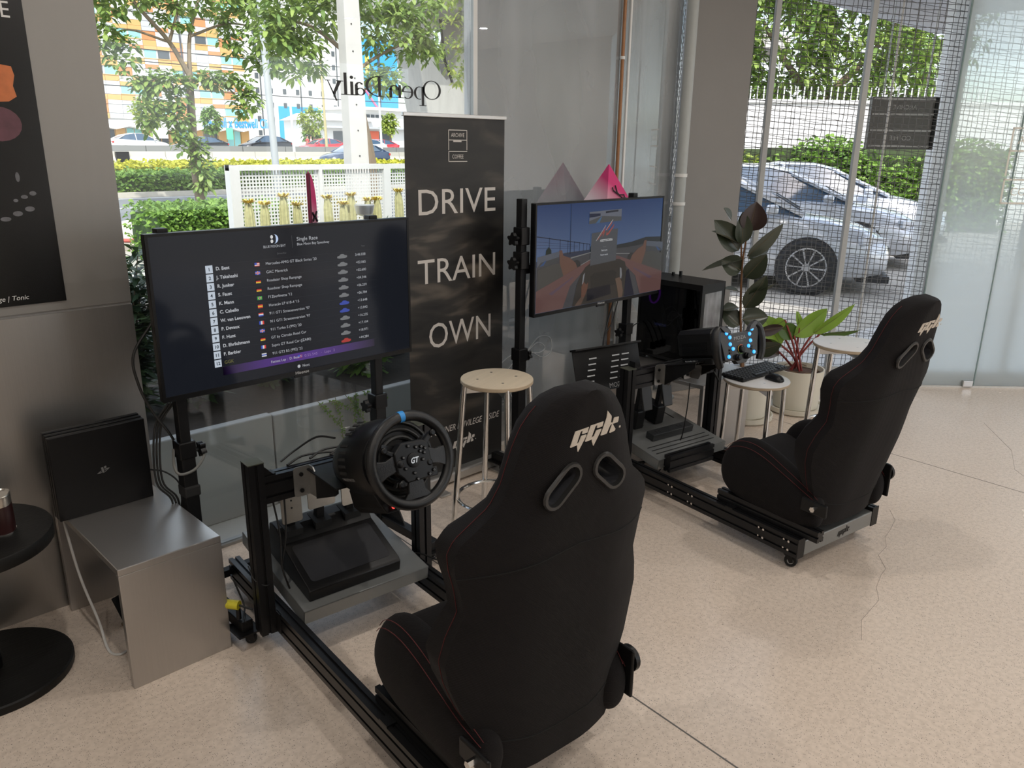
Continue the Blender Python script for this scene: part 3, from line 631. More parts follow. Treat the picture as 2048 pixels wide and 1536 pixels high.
for i, (nm, fg, car, tm, cc) in enumerate(rows):
    y = .1235 + i*.0286
    q(F1, .179, .203, y-.0125, y+.0125, 'rank_badge', UIB, tv1)
    text('rank_number', str(i+1), .0155, F1 @ T(.191, -y-.0055, .0002), UIK, tv1, 'CENTER', off=.0004)
    text('driver_name', nm, .0155, F1 @ T(.213, -y-.005, .0002), UIG if i == 11 else UIW, tv1, off=.0004)
    flag(fg, .349, y-.0065)
    text('car_name', car, .0135, F1 @ T(.389, -y-.004, .0002), UID if False else UIW, tv1)
    text('race_time', tm, .0135, F1 @ T(.795, -y-.004, .0002), UIW, tv1, 'RIGHT')
    cp_ = [(-.021, -.006), (-.012, -.008), (.012, -.008), (.021, -.005), (.021, .001), (.012, .003), (.005, .0075), (-.006, .0075), (-.012, .002), (-.021, 0)]
    MB(F1).flat([(.693+a, -y+c) for a, c in cp_], .0002).build('car_picture', (CARG, CARB, CARR)[cc], tv1, smooth=False)
    q(F1, .181, .838, y+.0138, y+.0144, 'row_line', UIL, tv1)
q(F1, .181, .838, .1085, .1091, 'row_line', UIL, tv1)
PUR = screen_mat('ui_purple', (.10, .02, .30), .42)
def purple_bar():
    m, nt, b_ = new_mat('ui_purple_bar'); n = nt.nodes; lk = nt.links; b_.inputs['Base Color'].default_value = (0, 0, 0, 1); b_.inputs['Roughness'].default_value = .12
    tc = n.new('ShaderNodeTexCoord'); sp = n.new('ShaderNodeSeparateXYZ'); lk.new(tc.outputs['Object'], sp.inputs[0])
    cr = n.new('ShaderNodeValToRGB'); e = cr.color_ramp.elements; e[0].position = .2; e[0].color = (0, 0, 0, 1); e[1].position = .84; e[1].color = (.001, .0, .004, 1)
    for p, c in ((.36, (.05, .01, .16)), (.55, (.07, .02, .22)), (.74, (.03, .01, .08))): z = e.new(p); z.color = (*c, 1)
    lk.new(sp.outputs['X'], cr.inputs[0]); lk.new(cr.outputs[0], b_.inputs['Emission Color']); b_.inputs['Emission Strength'].default_value = .7
    return m
q(F1, .205, .82, .453, .482, 'lap_bar', purple_bar(), tv1)
text('lap_text', 'Fastest Lap :  D. Best', .013, F1 @ T(.381, -.472, .0002), UIW, tv1); flag('us', .487, .461)
text('lap_text', '0:55.545   ·  Laps  2', .0135, F1 @ T(.514, -.472, .0002), screen_mat('ui_lilac', (.45, .3, .65), .5), tv1, spacing=1.15)
MB(F1).flat(ell(.006, .006, 14, .489, -.503), .0002).build('button_mark', UIW, tv1, smooth=False); text('next_text', 'Next', .014, F1 @ T(.503, -.508, .0002), UIW, tv1)
text('title_text', 'Single Race', .0185, F1 @ T(.512, -.055, .0002), UIW, tv1); text('title_text', 'Blue Moon Bay Speedway', .0125, F1 @ T(.512, -.071, .0002), UIW, tv1)
text('title_text', 'BLUE MOON BAY', .0125, F1 @ T(.427, -.071, .0002), UID if False else UIW, tv1, 'CENTER', sx=.85); q(F1, .494, .4948, .035, .078, 'divider', UID, tv1)
text('column_head', 'Driver/Car', .008, F1 @ T(.452, -.0955, .0002), UID, tv1, 'CENTER'); text('column_head', 'Time', .008, F1 @ T(.785, -.0955, .0002), UID, tv1, 'CENTER')
MOON = screen_mat('ui_moon', (.50, .62, .85), .75)
mo = [(.427+.0155*cos(t), -.0425+.0155*sin(t)) for t in [-pi/2+pi*i/16 for i in range(17)]] + [(.427+.004*cos(t)+.003, -.0425+.0155*sin(t)*.9) for t in [pi/2-pi*i/16 for i in range(17)]]
MB(F1).flat(mo, .0002).build('moon_mark', MOON, tv1, smooth=False)
for s in (-1, 1): MB(F1).flat(ell(.0052, .0062, 14, .4185, -.0425+s*.0072), .0002).build('moon_mark', FW, tv1, smooth=False)

# second television: driving game
def sky_mat():
    m, nt, b_ = new_mat('game_sky'); n = nt.nodes; lk = nt.links; b_.inputs['Base Color'].default_value = (0, 0, 0, 1); b_.inputs['Roughness'].default_value = .12; b_.inputs['Specular IOR Level'].default_value = .22
    tc = n.new('ShaderNodeTexCoord'); sp = n.new('ShaderNodeSeparateXYZ'); lk.new(tc.outputs['Object'], sp.inputs[0])
    mr = n.new('ShaderNodeMapRange'); mr.inputs[1].default_value = -.26; mr.inputs[2].default_value = 0; lk.new(sp.outputs['Z'], mr.inputs[0])
    cr = n.new('ShaderNodeValToRGB'); e = cr.color_ramp.elements; e[0].color = (.10, .15, .27, 1); e[1].color = (.022, .05, .15, 1); lk.new(mr.outputs[0], cr.inputs[0])
    lk.new(cr.outputs[0], b_.inputs['Emission Color']); b_.inputs['Emission Strength'].default_value = .5; return m
tv2, F2 = tv('wide flat television showing an open-wheel driving game', 2.632, 0, 1.346, .992, .522, sky_mat())
def g(name, pts, col, s=.6, z=.0002):
    gm = (col[0]+col[1]+col[2])/3; col = tuple(v*.75+gm*.25 for v in col); m = screen_mat('game_'+name, col, s*.62)
    # polygons given as (across, down); keep counter-clockwise facing the room
    P = [(x, -y) for x, y in pts]; A = sum(P[i][0]*P[(i+1) % len(P)][1]-P[(i+1) % len(P)][0]*P[i][1] for i in range(len(P)))
    return MB(F2).flat(P if A > 0 else P[::-1], z).build(name, m, tv2, smooth=False)
L_, R_, B_ = .0105, .9815, .5035
g('track', [(L_, .262), (.21, .236), (.46, .236), (R_, .225), (R_, B_), (L_, B_)], (.085, .085, .095), .6)
g('far_hill', [(.46, .238), (.6, .228), (.72, .222), (.85, .205), (R_, .212), (R_, .236), (.7, .246), (.46, .245)], (.04, .045, .05), .6, .0004)
g('track_line', [(.25, .262), (.42, .246), (.42, .249), (.25, .268)], (.3, .3, .3), .6, .0006); g('track_line', [(.29, .315), (.44, .27), (.44, .274), (.3, .32)], (.3, .3, .3), .6, .0006); g('track_line', [(.6, .27), (R_, .3), (R_, .304), (.6, .274)], (.2, .2, .22), .6, .0006)
g('fence_wall', [(L_, .262), (.21, .24), (.42, .236), (.42, .246), (.21, .262), (L_, .29)], (.04, .055, .11), .6, .0006)
for x, t_, b2 in ((.095, .158, .25), (.17, .17, .245), (.225, .178, .243), (.272, .187, .24), (.31, .194, .239), (.34, .2, .239), (.365, .205, .238), (.385, .208, .238)): g('fence_post', [(x, t_), (x+.003, t_), (x+.003, b2), (x, b2)], (.015, .02, .05), .5, .0008)
g('fence_rail', [(L_, .146), (.39, .208), (.39, .211), (L_, .15)], (.015, .02, .05), .5, .0008)
for y_ in (.17, .185, .2): g('fence_wire', [(L_, y_), (.3, .2+(y_-.15)*.4), (.3, .201+(y_-.15)*.4), (L_, y_+.0012)], (.02, .03, .07), .5, .0008)
g('lamp_mast', [(.240, .012), (.243, .012), (.246, .245), (.241, .245)], (.012, .02, .05), .5, .001)
for x, w2_, t_ in ((.092, .022, .2), (.402, .011, .208)): g('tree', [(x-w2_, .246), (x-w2_*.8, t_+.015), (x, t_), (x+w2_*.8, t_+.015), (x+w2_, .246)], (.02, .04, .03), .5, .001)
g('mirror_view', [(.376, .055), (.628, .050), (.628, .108), (.376, .112)], (.16, .18, .24), .7, .0012); g('mirror_road', [(.376, .112), (.376, .098), (.47, .078), (.628, .088), (.628, .108)], (.10, .105, .11), .7, .0014); g('mirror_stripe', [(.425, .111), (.455, .110), (.472, .079), (.468, .079)], (.04, .16, .36), .7, .0016); g('mirror_trees', [(.376, .063), (.46, .065), (.46, .077), (.376, .082)], (.02, .03, .08), .6, .0014); g('mirror_bridge', [(.5, .057), (.6, .053), (.6, .062), (.5, .066)], (.03, .035, .06), .6, .0014)
for s in (0, 1):
    mx = (lambda x: x) if s == 0 else (lambda x: 1.02-x)
    g('tyre_inner', [(mx(.27), .28), (mx(.30), .277), (mx(.32), .29), (mx(.325), .31), (mx(.30), .33), (mx(.27), .33)], (.05, .05, .05), .6, .001)
    g('tyre_shroud', [(mx(.165), .222), (mx(.185), .222), (mx(.195), .248), (mx(.24), .262), (mx(.285), .29), (mx(.30), .315), (mx(.25), .345), (mx(.2), .345), (mx(.17), .28)], (.22, .10, .065), .6, .0012)
    g('wheel_side', [(mx(L_ + .01), .30), (mx(.12), .283), (mx(.19), .283), (mx(.21), .31), (mx(.2), .36), (mx(.14), .40), (mx(L_+.01), .42)], (.10, .095, .085), .6, .0011)
    g('mirror_glass', [(mx(L_+.005), .242), (mx(.165), .226), (mx(.165), .272), (mx(L_+.005), .29)], (.13, .15, .2), .6, .0013); g('mirror_glass_road', [(mx(L_+.005), .29), (mx(L_+.03), .268), (mx(.165), .252), (mx(.165), .272)], (.085, .09, .095), .6, .0014); g('mirror_blue', [(mx(.03), .287), (mx(.06), .283), (mx(.078), .262), (mx(.068), .262)], (.03, .1, .3), .6, .0015)
    g('body_side', [(mx(L_), .40), (mx(.2), .345), (mx(.40), .285), (mx(.51), .262), (mx(.51), .30), (mx(.36), .325), (mx(.25), .40), (mx(.2), B_), (mx(L_), B_)], (.21, .095, .085), .6, .0016)
    g('body_stripe', [(mx(.1), .42), (mx(.27), .355), (mx(.27), .362), (mx(.12), .43)], (.16, .09, .14), .6, .0018)
g('body_nose', [(.40, .29), (.45, .272), (.51, .264), (.57, .272), (.63, .29), (.66, .33), (.36, .33)], (.19, .085, .085), .6, .0018)
g('cockpit', [(.36, .318), (.40, .302), (.51, .292), (.63, .302), (.675, .32), (.70, .38), (.72, B_), (.27, B_), (.30, .40), (.33, .35)], (.055, .047, .04), .6, .002)
g('dashboard', [(.40, .37), (.43, .355), (.58, .352), (.61, .37), (.60, .43), (.41, .44)], (.04, .036, .032), .6, .0022)
g('wheel_rim_left', [(.345, .355), (.358, .345), (.352, .375), (.347, .405), (.338, .40)], (.3, .31, .34), .6, .0024); g('wheel_rim_right', [(.635, .345), (.648, .35), (.655, .385), (.65, .405), (.64, .40)], (.3, .31, .34), .6, .0024)
g('hand_left', [(.335, .41), (.35, .39), (.37, .405), (.385, .395), (.38, .43), (.36, .465), (.335, .465)], (.20, .075, .04), .6, .0026); g('hand_right', [(.60, .40), (.635, .395), (.655, .42), (.67, .47), (.665, B_), (.635, B_), (.62, .45)], (.2, .115, .07), .6, .0026)
g('arm_left', [(.33, .465), (.36, .465), (.335, B_), (.285, B_)], (.16, .09, .06), .6, .0026); g('seat_shadow', [(.38, .43), (.56, .425), (.57, .475), (.38, .49)], (.018, .018, .03), .5, .0024); g('cockpit_side', [(.69, .37), (.71, .36), (.77, B_), (.68, B_)], (.014, .018, .05), .5, .0024)
g('menu_panel', [(.397, .158), (.602, .145), (.597, .305), (.393, .315)], (.12, .13, .15), .55, .003)
for pts in ([(.438, .193), (.495, .14), (.505, .128), (.492, .166), (.48, .182), (.486, .158), (.445, .192)], [(.508, .145), (.555, .105), (.55, .118), (.515, .15)], [(.508, .172), (.512, .155), (.52, .165), (.53, .155), (.572, .12), (.565, .135), (.53, .168), (.515, .176)]): g('game_mark', pts, (.55, .07, .05), .6, .0034)
for pts in ([(.433, .198), (.50, .13), (.505, .124), (.50, .126), (.430, .196)], [(.505, .15), (.56, .10), (.555, .099), (.505, .146)]): g('game_mark_edge', pts, (.6, .6, .6), .6, .0033)
text('menu_text', 'ASSETTOCORSA', .0165, F2 @ T(.512, -.203, .0036), FW, tv2, 'CENTER', sx=.8); text('menu_text', 'Back to pits', .012, F2 @ T(.5, -.25, .0036), UIW, tv2, 'CENTER', sx=.8); text('menu_text', 'Restart session', .012, F2 @ T(.5, -.272, .0036), UIW, tv2, 'CENTER', sx=.8); text('menu_text', 'Resume', .010, F2 @ T(.5, -.232, .0036), UID, tv2, 'CENTER', sx=.8)
# ================================================================== racing rigs
FABRIC = None
def fabric_mat():
    m, nt, b = new_mat('black_seat_fabric'); n = nt.nodes; lk = nt.links
    tc = n.new('ShaderNodeTexCoord'); nz = n.new('ShaderNodeTexNoise'); nz.inputs['Scale'].default_value = 25; lk.new(tc.outputs['Object'], nz.inputs['Vector'])
    mx = n.new('ShaderNodeMix'); mx.data_type = 'RGBA'; mx.inputs[6].default_value = (.0052, .0043, .0046, 1); mx.inputs[7].default_value = (.0085, .0071, .0076, 1); lk.new(nz.outputs['Fac'], mx.inputs[0]); lk.new(mx.outputs[2], b.inputs['Base Color'])
    b.inputs['Roughness'].default_value = .85; b.inputs['Specular IOR Level'].default_value = .2; b.inputs['Sheen Weight'].default_value = .025; b.inputs['Sheen Roughness'].default_value = .5
    w1_ = n.new('ShaderNodeTexWave'); w1_.inputs['Scale'].default_value = 160; w1_.bands_direction = 'DIAGONAL'; lk.new(tc.outputs['Object'], w1_.inputs['Vector'])
    bp = n.new('ShaderNodeBump'); bp.inputs['Strength'].default_value = .35; bp.inputs['Distance'].default_value = .0015; lk.new(w1_.outputs['Fac'], bp.inputs['Height']); lk.new(bp.outputs[0], b.inputs['Normal'])
    return m
FABRIC = fabric_mat()
STITCH = mat('red_stitching', (.085, .008, .009), .8)
LOGOC = mat('cream_embroidery', (.62, .55, .47), .85, var=.2, scale=700, bump=.4)
SEATST = [(-.055,.18,.05,.05),(-.04,.192,.06,.06),(0,.20,.07,.075),(.03,.208,.085,.09),(.06,.22,.09,.1),(.10,.237,.095,.12),(.15,.262,.1,.14),(.22,.287,.1,.17),(.28,.298,.1,.18),(.34,.285,.1,.17),(.40,.262,.1,.15),(.46,.272,.1,.155),(.51,.285,.1,.165),(.55,.29,.1,.165),(.58,.276,.1,.155),(.61,.246,.1,.13),(.645,.203,.1,.11),(.69,.18,.1,.1),(.735,.166,.1,.1),(.775,.152,.1,.1),(.81,.134,.1,.1),(.84,.111,.095,.095),(.865,.082,.085,.085),(.88,.05,.072,.072),(.887,.02,.055,.055)]
UF = [-1,-.975,-.9,-.78,-.6,-.4,-.2,0,.2,.4,.6,.78,.9,.975,1]
def seat_rear(u, w, wd):
    """depth of the rear skin at offset u"""
    a = min(1, abs(u)/w); return wd*.42*max(0, (a-.35)/.65)**1.7
def back_mesh():
    rings = []
    for v, w, tc_, wd in SEATST:
        top = max(0, (v-.6)/.287)
        ring_ = []
        lean = .02*sin(pi*min(1, v/.6)) - .0*top
        for uf in UF: ring_.append((uf*w, v, seat_rear(uf*w, w, wd)))
        for uf in reversed(UF[1:-1]):
            a = abs(uf); k_ = max(0, (a-.42)/.58); k_ = k_*k_*(3-2*k_)
            ring_.append((uf*w, v, tc_+(wd-tc_)*k_ - (.016 if a > .96 else 0)))
        rings.append([(p[0], p[1], -p[2]) for p in ring_])
    return rings
SLOT = dict(c=(.069, .687), L=.098, W=.042, ang=rad(-42))
def slot_poly(k, mir, n=8):
    L, W = SLOT['L']-SLOT['W'], SLOT['W']; r = W/2*k; e = L/2
    pts = [(e+r*cos(t), r*sin(t)) for t in [-pi/2+pi*i/n for i in range(n+1)]]+[(-e+r*cos(t), r*sin(t)) for t in [pi/2+pi*i/n for i in range(n+1)]]
    a = SLOT['ang']; pts = [(x*cos(a)-y*sin(a)+SLOT['c'][0], x*sin(a)+y*cos(a)+SLOT['c'][1]) for x, y in pts]
    return pts if not mir else [(-x, y) for x, y in reversed(pts)]
def apply_boolean(ob, cutters):
    for c in cutters:
        md = ob.modifiers.new('cut', 'BOOLEAN'); md.object = c; md.operation = 'DIFFERENCE'; md.solver = 'EXACT'
    dg = bpy.context.evaluated_depsgraph_get(); me = bpy.data.meshes.new_from_object(ob.evaluated_get(dg))
    ob.modifiers.clear(); ob.data = me
    for c in cutters: d_ = c.data; bpy.data.objects.remove(c); bpy.data.meshes.remove(d_)
    me.polygons.foreach_set('use_smooth', [True]*len(me.polygons)); me.set_sharp_from_angle(angle=rad(50))
def racing_seat(label, rig, y, recline):
    o = thing('racing_seat', label, 'seat'); o.parent = None
    o.matrix_world = rig @ T(0, y, 0)
    BK = frame((0, .0, .235), (1, 0, 0), (0, -sin(rad(recline)), cos(rad(recline))))   # x right, y up the back, z towards the rear
    rb = MB(BK).loft(back_mesh()).build('backrest', FABRIC, None, ang=60)
    cut = [MB(BK).prism(slot_poly(1.0, m), -.3, .2).build('cut', FABRIC) for m in (False, True)]
    apply_boolean(rb, cut); rb.parent = o
    RING = mat('slot_collar', (.022, .022, .022), .4, var=.1); LIN = mat('slot_lining', (.05, .05, .055), .08, .0, spec=.8)
    for m in (False, True):
        a_, b_ = slot_poly(1.5, m), slot_poly(.96, m); n = len(a_); bb = MB(BK)
        bb.add([(x, yy, .0015) for x, yy in a_]+[(x, yy, .007) for x, yy in slot_poly(1.4, m)]+[(x, yy, .007) for x, yy in slot_poly(1.06, m)]+[(x, yy, -.004) for x, yy in b_],
               [(k_*n+i, k_*n+(i+1) % n, (k_+1)*n+(i+1) % n, (k_+1)*n+i) for k_ in range(3) for i in range(n)]); bb.build('slot_collar', RING, o, ang=30)
        bb = MB(BK); bb.add([(x, yy, -.004) for x, yy in b_]+[(x, yy, -.1) for x, yy in b_], [(i, n+i, n+(i+1) % n, (i+1) % n) for i in range(n)]); bb.build('slot_lining', LIN, o)
    ggk(BK @ T(.012, .795, .0005), 1.0, LOGOC, o)
    # seams across the back and red stitching down the wing edges
    def rear_pt(u, v, off=.0012):
        for i in range(len(SEATST)-1):
            if SEATST[i][0] <= v <= SEATST[i+1][0]:
                t_ = (v-SEATST[i][0])/(SEATST[i+1][0]-SEATST[i][0]); w = SEATST[i][1]*(1-t_)+SEATST[i+1][1]*t_; wd = SEATST[i][3]*(1-t_)+SEATST[i+1][3]*t_
                return (u*w, v, -seat_rear(u*w, w, wd)+off)
    SEAM = mat('seam_thread', (.003, .003, .003), .9)
    for v0, f_ in ((.50, lambda u: .50+.028*(1-abs(u))), (.05, lambda u: .062-.028*(1-u*u))):
        MB(BK).tube([rear_pt(u/12, f_(u/12), .0004) for u in range(-12, 13)], .0016, 5).build('seam', SEAM, o)
    for s in (-1, 1):
        MB(BK).tube([(lambda p: (p[0], p[1], p[2]+.001))(rear_pt(s*.995, .06+.79*i/60, -.03)) for i in range(61)], .0009, 4).build('stitching', STITCH, o)
    # cushion
    rings = []
    for (yy, z0, z1, w) in ((.05, .21, .285, .15), (.08, .20, .292, .165), (.12, .19, .31, .17), (.26, .19, .345, .175), (.38, .195, .375, .18), (.45, .21, .385, .185), (.485, .235, .37, .182), (.497, .27, .33, .178)):
        rings.append([(x*w, yy, z0+(z1-z0)*z) for x, z in ((-1, .1), (-.95, 0), (0, 0), (.95, 0), (1, .1), (1, .85), (.93, 1), (.5, .985), (0, .97), (-.5, .985), (-.93, 1), (-1, .85))])
    MB().loft(rings).build('seat_cushion', FABRIC, o, sub=1, ang=180)
    for s in (-1, 1):
        rings = []; st = []
        for (yy, z0, z1, w) in ((.0, .215, .29, .02), (.012, .19, .325, .04), (.035, .175, .345, .05), (.08, .165, .375, .062), (.16, .165, .415, .066), (.24, .165, .452, .068), (.31, .168, .47, .068), (.37, .175, .465, .066), (.42, .19, .44, .06), (.455, .215, .40, .05), (.475, .26, .355, .03)):
            cx_ = s*(.255-.05+.0)
            rings.append([(cx_+w*cos(a)*(1.0)*s, yy, (z0+z1)/2+(z1-z0)/2*sin(a)*(1 if abs(sin(a)) > .5 else 1)) for a in [2*pi*i/14*s for i in range(14)]])
            st.append((yy, z0, z1, w, cx_))
        MB().loft(rings).build('side_bolster', FABRIC, o, sub=1, ang=180)
        for q_ in (.60, .78):
            pts = [(cx_+s*w*cos(q_*1.35)*1.0+s*.0015, yy, (z0+z1)/2+(z1-z0)/2*sin(q_*1.35)+.0015) for yy, z0, z1, w, cx_ in st[1:-1]]
            MB().tube(bez(pts, 4), .0011, 4).build('stitching', STITCH, o)
    # recliner hardware
    MB().cyl((-.262, -.005, .30), (-.285, -.005, .30), .011, n=6).cyl((-.25, -.005, .30), (-.275, -.005, .30), .008, n=10).build('pivot_bolt', CHROME, o)
    MB().box(-.262, -.25, -.05, .06, .27, .325).build('hinge_plate', BLACK, o, smooth=False, bevel=.006)
    MB().box(.238, .248, -.01, .10, .22, .36).build('hinge_plate', BLACK, o, smooth=False, bevel=.01)
    MB(T(.248, .02, .32) @ RY(pi/2)).lathe([(.036, 0), (.036, .014), (.03, .02)], 22).build('recline_knob', BLACKP, o)
    # slider rails under the seat
    for s in (-1, 1):
        MB().prism(tslot(.04, .045, 1, 1), -.02 if s < 0 else .06, .47, T(s*.225, 0, .1755) @ RX(-pi/2) @ Matrix.Diagonal((1, 1, 1, 1))).build('slider_rail', ALU_BLK, o, smooth=False)
        MB().box(s*.225-.05, s*.225+.05, .36, .40, .150, .156).build('mount_strap', BLACK, o, smooth=False)
    return o

GREYM2 = mat('grey_powder_coat', (.20, .205, .20), .3, .3, var=.05, scale=30, coat=.3)
def profile(name, par, p0, p1, w, h, nx, ny, up=(0, 0, 1)):
    """slotted profile from p0 to p1; w across, h along 'up'"""
    p0 = Vector(p0); p1 = Vector(p1); d = p1-p0; L = d.length; d.normalize(); u = Vector(up); x = u.cross(d).normalized(); M = Matrix((x, d.cross(x), d)).transposed().to_4x4(); M.translation = p0
    return MB(M).prism(tslot(w, h, nx, ny), 0, L).build(name, ALU_BLK, par, smooth=False)
def corner_bracket(par, M):
    MB(M).box(0, .004, -.018, .018, 0, .04).box(0, .04, -.018, .018, 0, .004).prism([(0, 0), (.036, 0), (0, .036)], -.018, -.015, RX(pi/2)).prism([(0, 0), (.036, 0), (0, .036)], .015, .018, RX(pi/2)).build('corner_bracket', BLACK, par, smooth=False)
def rig_frame(label, rig, ypost, ztop, zbar, length, trayz):
    o = thing('cockpit_frame', label, 'racing rig frame'); o.matrix_world = rig
    for s in (-1, 1):
        profile('base_rail', o, (s*.255, 0, .11), (s*.255, length, .11), .04, .08, 1, 2)
        profile('upright', o, (s*.301, ypost+.028, .07), (s*.301, ypost+.028, ztop), .05, .056, 1, 1, (0, 1, 0))
        MB().box(s*.301-.026, s*.301+.026, ypost-.001, ypost+.057, ztop, ztop+.003).build('end_cap', mat('cap_metal', (.10, .105, .08), .35, .4), o, smooth=False)
        MB().box(s*.275-.003, s*.275+.003, ypost-.035, ypost, .08, .15).build('post_plate', BLACK, o, smooth=False)
        MB().box(s*.255-.022, s*.255+.022, -.004, 0, .068, .152).build('end_cap', BLACKP, o, smooth=False)
        for yy in (.07, length-.07): caster(T(s*.235, yy, .07) @ RZ(rad(-70 if s < 0 else 40)), o, .0255)
    profile('cross_bar', o, (-.276, ypost+.03, zbar), (.276, ypost+.03, zbar), .045, .09, 1, 2)
    MB().box(-.23, .235, -.002, .09, .072, .136).build('rear_plate', GREYM2, o, smooth=False, bevel=.004)
    ggk(frame((.03, -.0025, .104), (1, 0, 0), (0, 0, 1)), .58, BLACKP, o, .0008)
    for s in (-1, 1):
        corner_bracket(o, T(s*.276, ypost+.03, zbar+.045) @ (Matrix() if s < 0 else RZ(pi)))
    b = MB()
    # pedal tray, rising towards the front
    M = T(0, .79, trayz) @ RX(rad(9))
    MB(M).box(-.233, .233, 0, .50, -.006, 0).box(-.233, .233, 0, .005, -.05, 0).box(-.233, -.228, 0, .5, -.05, 0).box(.228, .233, 0, .5, -.05, 0).build('pedal_tray', GREYM2, o, smooth=False, bevel=.003)
    for x in (-.16, -.05, .06, .17): MB(M).box(x-.004, x+.004, .30, .46, 0, .0006).build('tray_slot', BLACKP, o, smooth=False)
    return o, M
RIG1 = T(1.235, 1.177, 0) @ RZ(rad(-5.5)); RIG2 = T(3.008, 1.117, 0) @ RZ(rad(-9.5))
fr1, TRAY1 = rig_frame('black slotted aluminium cockpit frame with three metal pedals in front', RIG1, .912, .66, .565, 1.33, .185)
fr2, TRAY2 = rig_frame('black slotted aluminium cockpit frame nearer the plants', RIG2, .93, .615, .56, 1.36, .20)
racing_seat('black fabric bucket seat with cream logo in the foreground', RIG1, -.14, 4.0)
racing_seat('black fabric bucket seat seen side-on near the frosted glass', RIG2, -.04, 13.0)
# screws along the second frame's rail
for k_, yy in enumerate((.04, .16, .54, .66, .88, .98)):
    for z in (.092, .128): MB().cyl((-.2755, yy, z), (-.2775, yy, z), .005, n=8).cyl((-.2755, yy+.022, z+.002), (-.2775, yy+.022, z+.002), .004, n=8).build('slot_nut', CHROME, fr2)

# ---------------- wheel mounting decks (silver side plates + black deck) are parts of the frames
def wheel_deck(fr, ypost, zbar, rise, y_in, fwd=.16, half=.13):
    for s in (-1, 1):
        x = s*half
        MB(frame((x-.054, ypost+.003, zbar-.045), (1, 0, 0), (0, 0, 1))).prism(rrect(.056, .10, .01, 3, .028, .05), 0, .004).build('slot_plate', mat('stainless_plate', (.26, .255, .245), .4, .7), fr, smooth=False)
        if True:
            MB(Matrix(((0,0,1,x-.002),(-1,0,0,ypost+.003),(0,1,0,zbar-.045),(0,0,0,1)))).prism([(0, 0), (.05, .004), (.062, .03), (.064, .07), (.03, .10), (0, .10)], 0, .004).build('slot_plate', MATS['stainless_plate'], fr, smooth=False)
        for dz in (.02, .075): MB().cyl((x-.03, ypost+.003, zbar-.045+dz), (x-.03, ypost-.006, zbar-.045+dz), .007, n=8).build('bolt', BLACK, fr)
        side = [(.052, 0), (fwd+.02, .055), (fwd+.04, .07), (fwd+.04, .085), (.052, .085)] if not rise else [(.02, 0), (.15, .085), (.20, .126), (.20, .148), (.06, .104), (.02, .092)]
        MB(Matrix(((0,0,1,x+s*.004),(-1,0,0,ypost+.003),(0,1,0,zbar-.045),(0,0,0,1)))).prism(side, 0, .004).build('deck_side', BLACK, fr, smooth=False)
    if not rise: MB().box(-half-.01, half+.01, ypost-fwd-.04, ypost, zbar+.038, zbar+.044).build('deck_plate', BLACK, fr, smooth=False, bevel=.002)
    else: MB(T(0, ypost-.05, zbar+.058) @ RX(rad(-17))).box(-half-.012, half+.012, -.165, .03, 0, .006).build('deck_plate', BLACK, fr, smooth=False, bevel=.002)
wheel_deck(fr1, .912, .565, 0, 0); wheel_deck(fr2, .93, .56, .001, .0, .16, .10)
for (xx, yy, zz) in ((-.10, .985, .612), (-.02, .99, .614), (.05, .985, .612)): MB().tube(bez([(xx-.08, yy-.02, zz), (xx-.02, yy+.005, zz+.008), (xx+.05, yy, zz+.006), (xx+.12, yy-.02, zz)], 5), .004, 6).build('cable', CABLE, fr1)
MB().tube(bez([(-.24, .96, .52), (-.235, .93, .40), (-.245, .91, .30), (-.22, .92, .2)], 6), .003, 6).build('cable', CABLE, fr1); MB().tube(bez([(-.20, .96, .52), (-.215, .93, .40), (-.24, .92, .30)], 6), .003, 6).build('cable', CABLE, fr1)
MB().tube(bez([(-.33, .975, .30), (-.329, .93, .27), (-.30, .908, .25), (-.272, .93, .255)], 6), .002, 5).build('cable_tie', CABLE, fr1)
# slotted black tray panel on the second frame
PM = RIG2.inverted() @ RIG2 @ frame((-.46, 1.12, .47), (1, -.06, .0), (.10, .30, 1))
sp_ = thing('slotted_panel', 'black slotted metal tray panel leaning beside the second rig', 'panel'); sp_.matrix_world = RIG2
MB(PM).box(0, .40, 0, .21, -.006, 0).box(0, .40, .205, .215, -.02, .03).build('sheet', BLACK, sp_, smooth=False, bevel=.002)
SLM = mat('bright_slot', (.5, .52, .54), .4)
for i in range(5):
    for x0 in (.06, .20, .26):
        MB(PM).box(x0+.008*i, x0+.045+.008*i, .05+.027*i, .056+.027*i, .0, .0006).build('slot', SLM, sp_, smooth=False)
text('panel_letters', 'MOZA', .032, PM @ T(.19, .008, .001), mat('grey_letters', (.3, .3, .3), .5), sp_)

# ================================================================== round force-feedback wheel on the first rig
def thick_poly(b, pts, z0, z1): 
    A = sum(pts[i][0]*pts[(i+1) % len(pts)][1]-pts[(i+1) % len(pts)][0]*pts[i][1] for i in range(len(pts))); b.prism(pts if A > 0 else pts[::-1], z0, z1)
tau = rad(17)
WF = frame((0, .512, .733), (1, 0, 0), (0, sin(tau), cos(tau)))
LEATH = mat('wheel_leather', (.006, .006, .0065), .4, var=.25, scale=260, bump=.15); HUBM = mat('hub_plastic', (.005, .005, .0055), .4, var=.1, spec=.35)
GREYP = mat('dark_grey_plastic', (.014, .0145, .014), .45, var=.1)
wh = thing('steering_wheel', 'round black racing wheel with blue top mark on its drum-shaped base', 'steering wheel'); wh.matrix_world = RIG1
MB(WF).torus(.1275, .0158, 64, 14).build('rim', LEATH, wh)
MB(WF @ RZ(rad(90)+rad(4))).torus(.1275, .0163, 4, 14, a0=-rad(3.4), a1=rad(3.4)).build('top_mark', mat('blue_band', (.02, .25, .65), .45), wh)
b = MB(WF)
